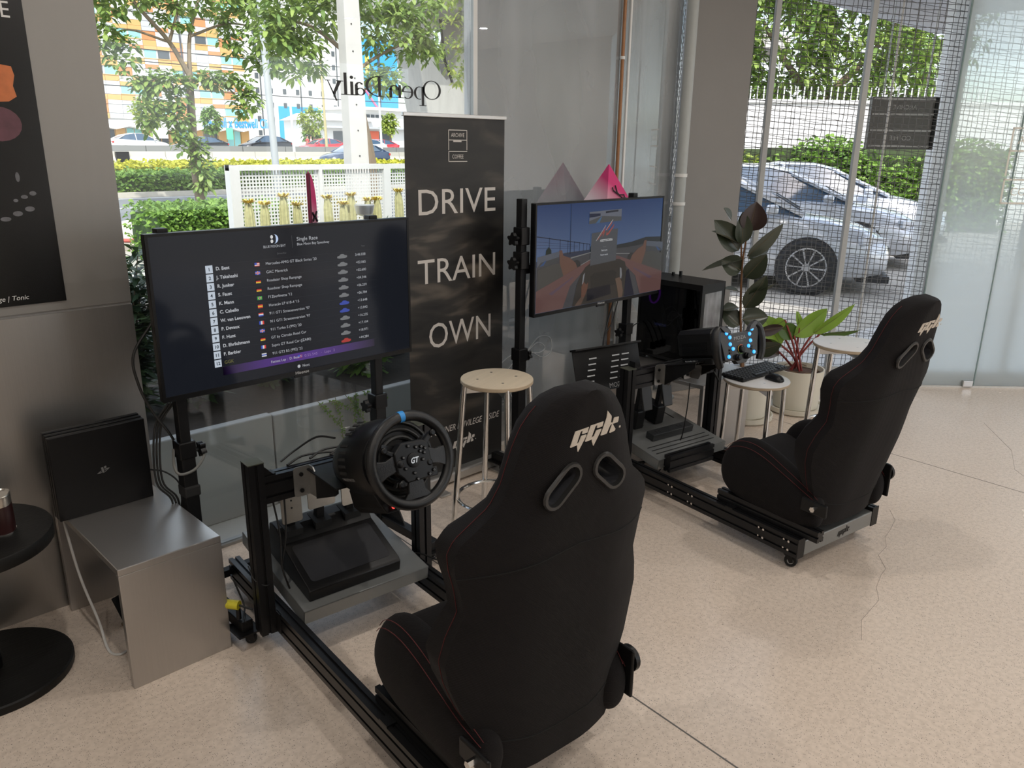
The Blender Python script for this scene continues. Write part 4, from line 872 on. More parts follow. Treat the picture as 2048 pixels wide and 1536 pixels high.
for pts in ([(-.118, .020), (-.085, .015), (-.05, .028), (-.05, -.022), (-.085, -.030), (-.116, -.045)], [(.118, .020), (.085, .015), (.05, .028), (.05, -.022), (.085, -.030), (.116, -.045)], [(-.05, -.112), (-.030, -.09), (-.022, -.04), (.022, -.04), (.030, -.09), (.05, -.112)]):
    bb = MB(WF); thick_poly(bb, pts, -.009, .006); bb.build('spoke', LEATH, wh, smooth=False, bevel=.003)
bb = MB(WF); thick_poly(bb, [(-.058, .03), (-.03, .055), (.04, .052), (.058, .04), (.062, -.03), (.058, -.055), (.03, -.06), (-.03, -.06), (-.04, -.045), (-.055, -.03)], -.02, .012); bb.build('hub_plate', HUBM, wh, smooth=False, bevel=.004)
for pts in ([(-.045, .03), (-.085, .05), (-.092, .04), (-.05, .015)], [(.045, .045), (.075, .068), (.085, .06), (.055, .03)], [(-.02, -.045), (-.06, -.052), (-.068, -.066), (-.03, -.07)], [(.03, -.03), (.078, -.035), (.078, -.062), (.03, -.062)]):
    bb = MB(WF); thick_poly(bb, pts, -.012, .006); bb.build('button_pod', HUBM, wh, smooth=False, bevel=.003)
MB(WF).lathe([(.021, .012), (.021, .015), (.018, .016)], 26).build('badge', BLACKP, wh)
text('badge_mark', 'GT', .022, WF @ T(-.0005, -.0075, .0172), mat('silver_badge', (.6, .6, .6), .3, .6), wh, 'CENTER', shear=.35, off=.0006, sx=.85)
LET = mat('grey_legend', (.35, .35, .35), .5)
for i, (x, y) in enumerate(((-.010, .043), (.014, .035), (-.032, .014), (-.030, -.018), (-.004, -.036), (.030, -.004), (.031, .033), (.043, .026), (.026, .021), (.038, .014), (.003, -.055), (.06, -.042), (.044, -.05))):
    p = MB(WF @ T(x, y, .012)).lathe([(.0052, 0), (.0052, .004), (.004, .0055)], 14).build('button', BLACKP, wh)
    MB(WF @ T(x, y, .0178)).torus(.0022, .0004, 10, 4).build('button_mark', LET, p)
for (x, y) in ((-.085, .045), (.079, .063), (.052, -.018), (-.05, -.06)): MB(WF @ T(x, y, .005)).lathe([(.0095, 0), (.0095, .008), (.006, .011)], 16).build('rotary_knob', BLACKP, wh)
MB(WF @ T(-.044, -.002, .012)).lathe([(.011, 0), (.011, .002), (.008, .004)], 16).build('direction_pad', BLACKP, wh)
MB(WF).cyl((0, 0, -.02), (0, 0, -.09), .03, n=20).build('shaft', BLACKP, wh)
for s in (-1, 1): bb = MB(WF); thick_poly(bb, [(s*.035, .045), (s*.07, .06), (s*.08, .03), (s*.075, -.01), (s*.04, -.02)], -.03, -.025); bb.build('shift_paddle', mat('paddle_metal', (.04, .04, .042), .35, .6), wh, smooth=False)
def sect(z, rx, ry, cy=0.0, n=36): return [(rx*cos(2*pi*i/n), cy+ry*sin(2*pi*i/n), z) for i in range(n)]
MB(WF).loft([sect(-.068, .098, .094, .0), sect(-.072, .118, .112, .0), sect(-.09, .128, .12, 0), sect(-.16, .130, .122, 0), sect(-.215, .127, .118, -.002), sect(-.222, .122, .113, -.002)]).build('drum', BLACKP, wh, ang=28)
MB(WF).loft([sect(-.222, .118, .109, -.002), sect(-.26, .115, .105, -.004), sect(-.31, .10, .09, -.008), sect(-.335, .08, .07, -.012), sect(-.345, .05, .045, -.014)]).build('rear_dome', GREYP, wh, ang=28)
for R_i, r_i, z in ((.108, .004, -.068), (.088, .006, -.066), (.066, .007, -.062)): MB(WF @ T(0, 0, z)).torus(R_i, r_i, 44, 8).build('front_ring', GREYP, wh)
for i in range(5): MB(WF @ RZ(rad(150+9*i)) @ T(.128, 0, -.18)).box(-.001, .0025, -.004, .004, -.022, .022).build('vent_slot', RUBBER, wh, smooth=False)
for i in range(4): MB(WF @ RZ(rad(108+8*i)) @ T(.128, 0, -.19)).box(-.002, .001, -.004, .004, -.018, .018).build('vent_slot', RUBBER, wh, smooth=False)
bb = MB(WF); bb.loft([[(-.095, -.075, -.085), (.095, -.075, -.085), (.095, -.075, -.24), (-.095, -.075, -.24)], [(-.078, -.125, -.075), (.078, -.125, -.075), (.085, -.132, -.25), (-.085, -.132, -.25)], [(-.068, -.145, -.07), (.068, -.145, -.07), (.08, -.15, -.22), (-.08, -.15, -.22)]]); bb.build('control_pod', BLACKP, wh, smooth=False, bevel=.004)
MB(WF @ T(-.045, -.130, -.0705)).lathe([(.005, -.002), (.005, .0015), (.003, .003)], 12).build('mode_light', mat('red_lamp', (.5, .02, .02), .3, emit=(1, .05, .04), estr=2.2), wh)
text('pod_letters', 'MODE', .008, WF @ T(-.036, -.142, -.0695), LET, wh); text('pod_letters', 'PS3  PS4', .008, WF @ T(-.055, -.124, -.0728), LET, wh); text('pod_letters', 'THRUSTMASTER', .012, WF @ T(.0, -.142, -.0695), LET, wh, sx=.9)
text('drum_letters', 'THRUSTMASTER', .013, WF @ RZ(rad(197)) @ T(.1292, 0, -.20) @ frame((0, 0, 0), (0, 0, 1), (0, -1, 0)), LET, wh, sx=.8)

# ================================================================== pedal sets
PEDM = mat('pedal_aluminium', (.40, .37, .32), .32, .9, var=.12, scale=14, stretch=(1, 30, 1), bump=.05)
ph = thing('pedal_set', 'black three-pedal set with metal pads on the grey tray of the wheel rig', 'pedals'); ph.matrix_world = RIG1
PB = TRAY1 @ T(-.03, .035, .0008)
# profile (y forward, z up): low front lip, sloping heel plate, rounded hump
prof = [(0, 0), (0, .038), (.012, .046), (.205, .092), (.225, .112), (.25, .128), (.29, .13), (.31, .12), (.32, 0)]
MB(PB @ T(-.168, 0, 0) @ Matrix(((0,0,1,0),(1,0,0,0),(0,1,0,0),(0,0,0,1)))).prism(prof, 0, .336).build('pedal_base', BLACKP, ph, ang=24, bevel=.003)
MB(PB @ T(0, .012, .046) @ RX(math.atan2(.046, .193))).prism(rrect(.29, .165, .012, 3, 0, .099), 0, .0012).build('heel_plate', mat('heel_plastic', (.016, .016, .019), .45), ph, smooth=False)
for x, zc, hh, ww in ((-.118, .205, .115, .072), (-.012, .235, .115, .10), (.10, .205, .105, .07)):
    MB(PB).box(x-.03, x+.03, .215, .285, .105, .1308).build('pedal_slot', RUBBER, ph, smooth=False)
    arm = MB(PB).prism([(.235, .06), (.275, .06), (.262, zc+.02), (.25, zc+.02)], x-.013, x+.013, Matrix(((0,0,1,0),(1,0,0,0),(0,1,0,0),(0,0,0,1)))).build('pedal_arm', BLACK, ph, smooth=False)
    PP = PB @ T(x, .247, zc) @ RX(rad(90-12))
    pad = MB(PP).prism(rrect(ww, hh, .009, 3), 0, .005).build('pedal_pad', PEDM, ph, smooth=False, bevel=.001)
    for (dx, dy) in (((-.014, .012), (0, .014), (.014, .012), (-.014, -.01), (0, -.008), (.014, -.01)) if ww < .07 else ((0, .022), (0, -.004))):
        MB(PP @ T(dx, dy, .005)).cyl((0, 0, 0), (0, 0, .001), .0032, n=10).build('pad_screw', BLACK, pad)
p2 = thing('pedal_set', 'black pedal unit with heel bar on the grey tray of the second rig', 'pedals'); p2.matrix_world = RIG2
PB2 = TRAY2 @ T(.0, .0, .001)
profile('tray_profile', p2, (-.20, .77, .185), (.10, .77, .185), .04, .08, 1, 2)
MB(PB2).box(-.13, .15, .15, .20, .0, .035).build('heel_bar', GREYP, p2, smooth=False, bevel=.002)
for x in (-.09, -.07, .06, .08): MB(PB2).box(x-.004, x+.004, .165, .185, .035, .0356).build('bar_slot', RUBBER, p2, smooth=False)
for k_ in range(3): MB(PB2).box(-.20, .20, .05+.03*k_, .055+.03*k_, 0, .0008).build('ruler_slot', RUBBER, p2, smooth=False)
for x in (-.10, .04):
    MB(PB2).box(x-.03, x+.03, .28, .40, 0, .10).build('pedal_block', BLACK, p2, smooth=False, bevel=.006)
    pp_ = MB(PB2 @ T(x, .285, .20) @ RX(rad(68))).prism([(-.03, -.09), (.03, -.09), (.034, .0), (.03, .075), (-.03, .075), (-.034, 0)], 0, .012).build('pedal_pad', GREYP, p2, smooth=False, bevel=.004)
    MB(PB2).box(x-.012, x+.012, .30, .325, .05, .24).build('pedal_arm', BLACK, p2, smooth=False)

# ================================================================== formula wheel on the second rig
t2 = rad(14); WG = frame((.012, .60, .765), (1, 0, 0), (0, sin(t2), cos(t2)))
w2h = thing('formula_wheel', 'rectangular black racing wheel with glowing blue buttons on a box base', 'steering wheel'); w2h.matrix_world = RIG2
CARB_ = mat('carbon_plate', (.014, .0145, .015), .3, var=.6, scale=140)
bb = MB(WG); thick_poly(bb, [(-.095, .062), (-.125, .088), (-.14, .07), (-.12, .0), (-.11, -.06), (-.045, -.068), (-.03, -.085), (.03, -.085), (.045, -.068), (.11, -.06), (.12, 0), (.14, .07), (.125, .088), (.095, .062), (.06, .052), (-.06, .052)], -.012, .012); bb.build('face_plate', CARB_, w2h, smooth=False, bevel=.003)
for s in (-1, 1):
    MB(WG).tube(bez([(s*.118, .082, 0), (s*.142, .06, .004), (s*.150, .01, .006), (s*.147, -.04, .004), (s*.132, -.085, 0)], 6), [.016+.004*sin(pi*i/24) for i in range(25)], 12).build('grip', LEATH, w2h)
    bb = MB(WG); thick_poly(bb, [(s*.06, .054), (s*.10, .064), (s*.124, .086), (s*.105, .092), (s*.075, .075)], .0, .02); bb.build('thumb_block', mat('ribbed_carbon', (.05, .05, .055), .3, var=.7, scale=90, stretch=(8, 1, 1)), w2h, smooth=False)
BLUE = mat('blue_button_glow', (.02, .25, .8), .3, emit=(.03, .35, 1.0), estr=1.35)
for (x, y) in ((.085, .058), (.066, .038), (.068, .008), (.052, -.014), (.084, -.045)):
    for s in (-1, 1):
        p = MB(WG @ T(s*x, y, .012)).lathe([(.0082, 0), (.0082, .004), (.0065, .006)], 16).build('lit_button', BLUE, w2h)
        MB(WG @ T(s*x, y, .0185)).torus(.0032, .0006, 12, 4).build('button_ring', FW, p)
for s in (-1, 1):
    for y in (-.018, -.030): MB(WG @ T(s*.072, y, .012)).box(-.006, .006, -.004, .004, 0, .004).build('toggle', BLACKP, w2h, smooth=False)
    MB(WG @ T(s*.03, -.055, .012)).lathe([(.015, 0), (.015, .010), (.012, .012), (.011, .02)], 18).build('rotary_knob', BLACKP, w2h)
rk = MB(WG @ T(0, -.022, .012)).lathe([(.016, 0), (.016, .012), (.012, .016)], 20).build('rotary_knob', BLACKP, w2h)
for i, c in enumerate(((.5, .1, .05), (.5, .3, .05), (.2, .4, .1), (.1, .3, .35))): MB(WG @ T(0, -.022, .0135)).torus(.0195, .0016, 8, 5, a0=i*pi/2+.5, a1=(i+1)*pi/2+.4).build('dial_arc', mat('dial_%d' % i, c, .5), rk)
text('face_letters', 'MOZA', .022, WG @ T(0, .022, .0125), LET, w2h, 'CENTER', sx=1.25); text('face_letters', 'R A C I N G', .008, WG @ T(0, .011, .0125), LET, w2h, 'CENTER')
MB(WG).cyl((0, 0, -.012), (0, 0, -.075), .022, n=18).build('shaft', BLACKP, w2h); MB(WG @ T(0, 0, -.06)).lathe([(.05, -.02), (.05, 0), (.035, .012)], 24).build('quick_release', BLACKP, w2h)
bb = MB(WG @ T(0, .012, 0)); oc = lambda h: [(-h*.72, -h), (h*.72, -h), (h, -h*.72), (h, h*.72), (h*.72, h), (-h*.72, h), (-h, h*.72), (-h, -h*.72)]
bb.loft([[(x, y, -.08) for x, y in oc(.058)], [(x, y, -.095) for x, y in oc(.068)], [(x, y, -.29) for x, y in oc(.068)], [(x, y, -.30) for x, y in oc(.06)]]); bb.build('motor_box', BLACK, w2h, smooth=False, bevel=.003)
for i in range(6): MB(WG).box(-.0705, -.067, -.028+i*.009, -.0235+i*.009, -.27, -.12).build('cooling_fin', BLACKP, w2h, smooth=False)
MB(WG).box(-.068, .068, -.082, -.05, -.28, -.10).build('motor_foot', BLACK, w2h, smooth=False, bevel=.004)
text('base_letters', 'MOZA', .022, WG @ frame((-.0688, -.0755, -.26), (0, 0, 1), (0, 1, 0)), mat('silver_letters', (.6, .6, .6), .4), w2h, sx=1.3)
# ================================================================== roll-up banner
def banner_mat():
    m, nt, b_ = new_mat('banner_print'); n = nt.nodes; lk = nt.links
    tc = n.new('ShaderNodeTexCoord'); mp = n.new('ShaderNodeMapping'); mp.inputs['Rotation'].default_value = (0, rad(24), 0); mp.inputs['Scale'].default_value = (2.2, 1, 7)
    nz = n.new('ShaderNodeTexNoise'); nz.inputs['Scale'].default_value = 1.15; nz.inputs['Detail'].default_value = 3; nz.inputs['Distortion'].default_value = .5
    lk.new(tc.outputs['Object'], mp.inputs['Vector']); lk.new(mp.outputs[0], nz.inputs['Vector'])
    cr = n.new('ShaderNodeValToRGB'); e = cr.color_ramp.elements; e[0].position = .40; e[0].color = (.006, .0055, .005, 1); e[1].position = .72; e[1].color = (.20, .165, .13, 1)
    q_ = e.new(.54); q_.color = (.03, .026, .022, 1)
    lk.new(nz.outputs['Fac'], cr.inputs[0])
    # printed photograph is lighter in the middle of the sheet, plain black above and below
    sp = n.new('ShaderNodeSeparateXYZ'); lk.new(tc.outputs['Object'], sp.inputs[0]); r2 = n.new('ShaderNodeValToRGB'); e = r2.color_ramp.elements
    mr = n.new('ShaderNodeMapRange'); mr.inputs[1].default_value = 0; mr.inputs[2].default_value = 1.7; lk.new(sp.outputs['Z'], mr.inputs[0]); lk.new(mr.outputs[0], r2.inputs[0])
    e[0].position = .12; e[0].color = (0, 0, 0, 1); e[1].position = .95; e[1].color = (.25, .25, .25, 1)
    for p, v in ((.3, .5), (.5, .9), (.68, 1), (.8, .5)): z = e.new(p); z.color = (v, v, v, 1)
    mx = n.new('ShaderNodeMix'); mx.data_type = 'RGBA'; mx.inputs[6].default_value = (.012, .0115, .011, 1); lk.new(r2.outputs[0], mx.inputs[0]); lk.new(cr.outputs[0], mx.inputs[7])
    lk.new(mx.outputs[2], b_.inputs['Base Color']); b_.inputs['Roughness'].default_value = .5; return m
bn = thing('rollup_banner', 'tall black roll-up banner reading DRIVE TRAIN OWN by the window', 'banner', (2.41, 2.775, 0))
BW = .2915
MB().box(-BW, BW, -.0008, .0008, .06, 1.71).build('printed_sheet', banner_mat(), bn, smooth=False)
MB().box(-BW-.008, BW+.008, -.008, .008, 1.705, 1.722).build('top_rail', STEEL, bn, smooth=False, bevel=.003)
MB().box(-BW-.01, BW+.01, -.05, .05, .012, .062).build('base_cassette', mat('silver_cassette', (.5, .49, .47), .35, .8), bn, smooth=False, bevel=.01)
for s in (-1, 1): MB().box(s*.2-.03, s*.2+.03, -.14, .14, 0, .012).build('swivel_foot', MATS['silver_cassette'], bn, smooth=False, bevel=.003)
MB().cyl((0, .03, .06), (0, .03, 1.71), .006, n=8).build('support_pole', STEEL, bn)
BF = frame((0, -.0012, 0), (1, 0, 0), (0, 0, 1)); INKW = mat('banner_white_ink', (.62, .58, .54), .6, var=.03)
text('headline', 'DRIVE', .158, BF @ T(.002, 1.297, 0), INKW, bn, 'CENTER', fit=.46); text('headline', 'TRAIN', .158, BF @ T(.006, .993, 0), INKW, bn, 'CENTER', fit=.472); text('headline', 'OWN', .168, BF @ T(.018, .69, 0), INKW, bn, 'CENTER', fit=.386)
text('tagline', 'PLUS OWNER PRIVILEGE INSIDE', .045, BF @ T(.01, .258, 0), INKW, bn, 'CENTER', fit=.52, shear=.25)
ggk(BF @ T(.03, .185, 0), 1.05, INKW, bn, .0003)
b = MB(BF)
def ln(x0, y0, x1, y1, t=.0035): b.box(min(x0, x1)-t/2, max(x0, x1)+t/2, min(y0, y1)-t/2, max(y0, y1)+t/2, 0, .0003)
ln(-.05, 1.655, .057, 1.655); ln(-.05, 1.655, -.05, 1.572); ln(.057, 1.655, .057, 1.572); ln(-.05, 1.613, .057, 1.613); ln(-.02, 1.608, .022, 1.608, .006); ln(-.05, 1.565, .057, 1.565); ln(-.05, 1.565, -.05, 1.522); ln(-.05, 1.522, .057, 1.522)
b.build('drawer_mark', INKW, bn, smooth=False)
text('mark_letters', 'ARCHIVE', .024, BF @ T(.0035, 1.626, 0), INKW, bn, 'CENTER', fit=.077); text('mark_letters', 'COFFEE', .024, BF @ T(.0035, 1.535, 0), INKW, bn, 'CENTER', fit=.065)

# ================================================================== stools
PLY = mat('birch_ply', (.60, .50, .37), .45, var=.12, scale=4, stretch=(1, 14, 1)); PALEPLY = mat('pale_laminate', (.66, .65, .64), .35, var=.04); PLYE = mat('ply_edge', (.46, .36, .25), .6, var=.2, scale=30, stretch=(1, 1, 30))
def stool(label, cx_, cy_, z, r, rot, ring_z, topm, splay=.045):
    o = thing('bar_stool' if z > .55 else 'low_stool', label, 'stool', (cx_, cy_, 0), rot)
    MB().lathe([(r-.004, z-.02), (r, z-.016), (r, z-.005)], 48, cap=True).build('seat_edge', PLYE, o)
    MB().lathe([(r, z-.006), (r-.001, z-.002), (r-.006, z)], 48).build('seat_top', topm, o)
    for i in range(4):
        a = i*pi/2+pi/4; M = RZ(a)
        MB(M).cyl((r-.012, 0, z-.055 if False else z-.012), (r-.012+splay, 0, .02), .0125, n=14).build('leg', CHROME, o)
        MB(M).box(.0, r-.005, -.006, .006, z-.055, z-.02).build('seat_bracket', STEEL, o, smooth=False)
        MB(M).cyl((r-.012+splay*.96, 0, .028), (r-.012+splay, 0, 0), .0155, n=14).build('rubber_foot', RUBBER, o)
        MB(M).cyl((r*.55, 0, z), (r*.55, 0, z+.0008), .0055, n=10).build('screw', STEEL, o)
    if ring_z: MB(T(0, 0, ring_z)).torus(r-.012+splay*(1-ring_z/z)-.012, .008, 40, 8).build('foot_ring', CHROME, o)
    return o
stool('tall wooden stool with chrome legs between banner and seat', 2.164, 2.252, .68, .15, rad(18), .15, PLY, .05)
stool('tall pale stool with chrome legs in front of the wire mesh', 3.958, 1.558, .66, .168, rad(5), .22, PALEPLY, .02)
stool('low stool with chrome legs carrying keyboard and mouse', 3.70, 1.90, .45, .168, rad(8), None, PALEPLY, .01)

# ================================================================== keyboard and mouse
KB = frame((3.775, 1.955, .4505), (.985, -.10, 0), (.10, .985, 0))
kb = thing('keyboard', 'black compact keyboard lying on the low stool', 'keyboard'); kb.matrix_world = KB
MB().box(-.20, .20, -.072, .072, .006, .018).build('case', BLACKP, kb, smooth=False, bevel=.005)
KEYM = mat('key_plastic', (.016, .016, .017), .38)
key = None
for r_ in range(6):
    nk = 17 if r_ else 9; y = -.058+r_*.0225
    cols = range(17) if r_ else (0, 1, 2, 3, 9, 10, 11, 12, 14, 15, 16)
    for c_ in cols:
        M = T(-.186+c_*.02325, y, .018)
        if key is None: key = MB().loft([[(x, yy, 0) for x, yy in ((-.0095, -.0095), (.0095, -.0095), (.0095, .0095), (-.0095, .0095))], [(x, yy, .006) for x, yy in ((-.0075, -.007), (.0075, -.007), (.0075, .008), (-.0075, .008))]]).build('key', KEYM, kb, smooth=False); key.matrix_local = M
        else: share(key, 'key', kb, M)
MB().box(-.085, .01, -.0675, -.0485, .018, .023).build('space_bar', KEYM, kb, smooth=False, bevel=.002)
for s in (-1, 1): MB().box(s*.17-.02, s*.17+.02, .05, .06, 0, .006).build('rubber_foot', RUBBER, kb, smooth=False)
for s in (-1, 1): MB().box(s*.17-.02, s*.17+.02, -.06, -.05, 0, .006).build('rubber_foot', RUBBER, kb, smooth=False)
ms = thing('computer_mouse', 'black computer mouse lying on the low stool', 'mouse', (3.735, 1.818, .4505), rad(-15))
rings = [[(x*w, y, z*h) for x, z in ((-1, 0), (-1, .35), (-.8, .75), (-.4, .97), (0, 1), (.4, .97), (.8, .75), (1, .35), (1, 0))] for y, w, h in ((-.05, .012, .012), (-.045, .024, .022), (-.025, .031, .034), (.005, .031, .037), (.03, .03, .03), (.048, .026, .018), (.054, .015, .01))]
MB().loft(rings).build('shell', BLACKP, ms, sub=1, ang=180); MB().cyl((-.003, .032, .028), (.003, .032, .028), .007, n=14).build('scroll_wheel', RUBBER, ms)

# ================================================================== computer tower
pc = thing('computer_tower', 'black computer tower with glass side on the steel bench', 'computer', (3.735, 2.285, .4055))
PW, PD, PH = .235, .42, .475
TINT = glass_mat('smoked_glass', (.10, .10, .12), 1.0)
b = MB(); t = .012
b.box(0, PW, 0, PD, .02, .035); b.box(0, PW, 0, PD, PH-.03, PH); b.box(0, t, 0, t, .035, PH-.03); b.box(0, t, PD-t, PD, .035, PH-.03); b.box(PW-.006, PW, 0, PD, .035, PH-.03); b.box(t, PW-.006, PD-.006, PD, .035, PH-.03); b.box(PW-t, PW, 0, t, .035, PH-.03)
b.build('case_frame', BLACK, pc, smooth=False)
MB().box(.001, .005, t, PD-t, .035, PH-.03).build('glass_side', TINT, pc, smooth=False)
MB().box(t+.02, PW-.03, .001, .005, .055, PH-.05).build('front_glass', glass_mat('bronze_glass', (.40, .36, .33), 1.0, .25), pc, smooth=False)
b = MB(); b.box(t, t+.02, 0, .008, .035, PH-.03).box(PW-.03, PW-t, 0, .008, .035, PH-.03).box(t+.02, PW-.03, 0, .008, .035, .055).box(t+.02, PW-.03, 0, .008, PH-.05, PH-.03); b.build('front_frame', BLACKP, pc, smooth=False)
MB().box(PW-.03, PW-.026, .06, .34, .10, .40).build('motherboard', mat('board', (.008, .009, .012), .5, var=.5, scale=40), pc, smooth=False)
PURP = mat('purple_fan_glow', (.2, .02, .25), .4, emit=(.55, .05, .95), estr=1.6)
for z in (.12, .235, .35):
    f_ = MB(T(PW*.5, .03, z) @ RX(pi/2)).torus(.05, .006, 28, 8).build('fan_ring', PURP, pc)
    MB(T(PW*.5, .03, z) @ RX(pi/2)).cyl((0, 0, -.01), (0, 0, .01), .018, n=14).build('fan_hub', BLACKP, f_)
    for i in range(7): MB(T(PW*.5, .03, z) @ RX(pi/2) @ RZ(2*pi*i/7) @ RX(rad(25))).box(.016, .046, -.010, .010, -.001, .001).build('fan_blade', BLACKP, f_, smooth=False)
f_ = MB(T(PW*.5, PD-.03, .36) @ RX(pi/2)).torus(.05, .006, 28, 8).build('fan_ring', PURP, pc); MB(T(PW*.5, PD-.03, .36) @ RX(pi/2)).cyl((0, 0, -.01), (0, 0, .01), .018, n=14).build('fan_hub', BLACKP, f_)
MB().box(.06, .18, .20, .36, .18, .225).build('graphics_card', mat('card_dark', (.012, .012, .014), .4), pc, smooth=False, bevel=.004)
text('card_letters', 'VENTUS', .022, frame((.0595, .34, .193), (0, -1, 0), (0, 0, 1)), mat('blue_white_glow', (.3, .4, .9), .4, emit=(.35, .45, 1), estr=2.0), pc)
MB().box(.11, .13, .27, .29, .24, .42).build('memory_stick', mat('silver_heat_spreader', (.35, .35, .36), .35, .8), pc, smooth=False, bevel=.002); MB().box(.13, .145, .24, .26, .26, .42).build('memory_stick', MATS['silver_heat_spreader'], pc, smooth=False)
MB().box(.02, PW-.03, .02, PD-.02, .035, .10).build('power_shroud', BLACK, pc, smooth=False)
for i in range(6): MB().box(.0125, .014, PD-.10, PD-.03, .115+.012*i, .12+.012*i).build('slot_cover', STEEL, pc, smooth=False)
for (x, y) in ((.03, .03), (PW-.03, .03), (.03, PD-.03), (PW-.03, PD-.03)): MB().box(x-.015, x+.015, y-.015, y+.015, 0, .02).build('foot', RUBBER, pc, smooth=False)
for y, h_ in ((.26, .03), (.31, .018)): MB().box(PW-.06, PW-.045, y, y+.012, PH, PH+h_).build('top_plug', BLACKP, pc, smooth=False)

# power strip and cables behind the second stand
pw = thing('power_strip', 'white power strip with black plugs beside the computer tower', 'power strip', (3.575, 2.66, .4055))
MB().box(-.10, .09, -.03, .03, 0, .035).build('strip_body', mat('white_plastic', (.65, .65, .64), .4), pw, smooth=False, bevel=.005)
for x in (-.05, 0, .05): MB().box(x-.014, x+.014, -.014, .014, .035, .075).build('plug', BLACKP, pw, smooth=False, bevel=.004); MB().tube(bez([(x, 0, .07), (x+.01, .02, .13), (x+.05, .03, .19), (x+.09, .02, .21)], 5), .003, 6).build('cord', CABLE, pw)
def cable(label, pts, r=.0035, m=CABLE): return tag(MB().tube(bez(pts, 8), r, 7).build('cable', m), label, 'cable')
cable('black cable hanging behind the first television at its side', [(.93, 2.54, 1.05), (.86, 2.545, .95), (.865, 2.55, .85), (.90, 2.56, .75), (.95, 2.575, .66), (.985, 2.59, .58)], .0045)
cable('black cable looped between console and television stand', [(.905, 2.70, .50), (.95, 2.66, .49), (.985, 2.64, .45), (.99, 2.63, .40), (.975, 2.62, .34)], .003)
cable('black cable running down the second stand behind the screen', [(3.36, 2.58, .85), (3.32, 2.585, .74), (3.28, 2.585, .62), (3.265, 2.58, .5), (3.26, 2.58, .38)], .0045)
cable('thin black cable beside the second stand post', [(3.39, 2.59, .8), (3.36, 2.60, .68), (3.30, 2.60, .6), (3.29, 2.59, .42)], .003)
cable('black cable hanging from the formula wheel to the floor', [(3.16, 1.96, .52), (3.165, 1.97, .36), (3.17, 2.0, .2), (3.10, 2.06, .05), (3.05, 2.06, .004), (3.0, 2.05, .004)], .003)
cable('black cable lying on the floor behind the second rig', [(2.98, 2.35, .004), (3.12, 2.34, .004), (3.22, 2.27, .004), (3.32, 2.22, .004), (3.42, 2.26, .004), (3.55, 2.4, .004)], .004)
cable('second black cable lying on the floor behind the second rig', [(2.96, 2.30, .004), (3.10, 2.27, .004), (3.22, 2.24, .004), (3.30, 2.28, .004), (3.40, 2.33, .004)], .003)
cable('black cable drooping along the second rig upright', [(3.40, 1.98, .53), (3.475, 1.985, .45), (3.475, 1.99, .36), (3.47, 1.99, .28), (3.462, 1.99, .22)], .0035)
cable('black cable from the wheel base over the cockpit cross bar', [(1.27, 2.06, .70), (1.245, 2.13, .69), (1.20, 2.19, .64), (1.15, 2.20, .61)], .0035)
cable('black cable lying beside the pedal tray', [(1.62, 1.99, .16), (1.60, 2.06, .165), (1.56, 2.1, .17), (1.50, 2.2, .21)], .003)
cable('black cable trailing from the stand foot to the yellow plug', [(1.0, 2.30, .2), (1.01, 2.26, .12), (.99, 2.22, .105), (.975, 2.18, .105)], .003)
yp = thing('tagged_plug', 'yellow tagged cable sleeve between steel bench and cockpit upright', 'cable tag', (.955, 2.235, .155), rad(-55))
MB().cyl((-.04, 0, 0), (.03, 0, 0), .0155, n=16).build('yellow_sleeve', mat('yellow_tag', (.62, .55, .03), .5, var=.25, scale=60), yp)
MB().cyl((.03, 0, 0), (.075, 0, -.01), .0035, n=8).build('cord', CABLE, yp); MB().cyl((.025, 0, -.012), (.025, 0, -.05), .008, n=10).build('prong', BLACKP, yp)

# ================================================================== pink marker and pennant behind the screens
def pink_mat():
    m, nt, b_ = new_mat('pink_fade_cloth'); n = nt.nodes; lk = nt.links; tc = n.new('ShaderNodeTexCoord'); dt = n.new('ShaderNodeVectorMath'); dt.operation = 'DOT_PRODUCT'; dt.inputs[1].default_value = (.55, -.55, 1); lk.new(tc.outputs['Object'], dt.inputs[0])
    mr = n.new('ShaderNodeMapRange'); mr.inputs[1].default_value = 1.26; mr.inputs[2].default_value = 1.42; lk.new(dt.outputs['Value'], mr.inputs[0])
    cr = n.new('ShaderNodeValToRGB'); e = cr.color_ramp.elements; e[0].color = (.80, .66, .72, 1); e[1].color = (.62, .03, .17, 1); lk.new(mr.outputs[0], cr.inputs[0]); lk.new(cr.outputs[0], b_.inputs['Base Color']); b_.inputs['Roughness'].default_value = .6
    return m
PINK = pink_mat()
INKK = mat('black_cloth_print', (.01, .008, .01), .6)
cone = thing('pink_marker', 'pink to white fabric pyramid marker behind the driving game screen', 'marker', (3.44, 2.735, 0), rad(-6.5))
b = MB(); ap = (0, 0, 1.508); rr2 = .17; zb = 1.25
pts = [(rr2*cos(a), rr2*sin(a), zb) for a in [pi/4+i*pi/2 for i in range(4)]]
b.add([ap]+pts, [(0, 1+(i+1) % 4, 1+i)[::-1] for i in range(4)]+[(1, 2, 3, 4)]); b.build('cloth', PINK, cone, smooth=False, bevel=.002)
MB().cyl((0, 0, 1.03), (0, 0, 1.255), .01, n=10).build('pole', BLACK, cone); MB(RZ(rad(6.5))).cyl((0, 0, 1.04), (0, -.15, 1.04), .01, n=10).build('clamp_arm', BLACK, cone)
nrm = Vector((0, -1, .148/.448)).normalized(); ud = Vector((0, .148, .448)).normalized()
ud = Vector((0, .12, .258)).normalized(); FM = frame(Vector((.0, -.0735, 1.36)), (1, 0, 0), ud)
b = MB(FM)
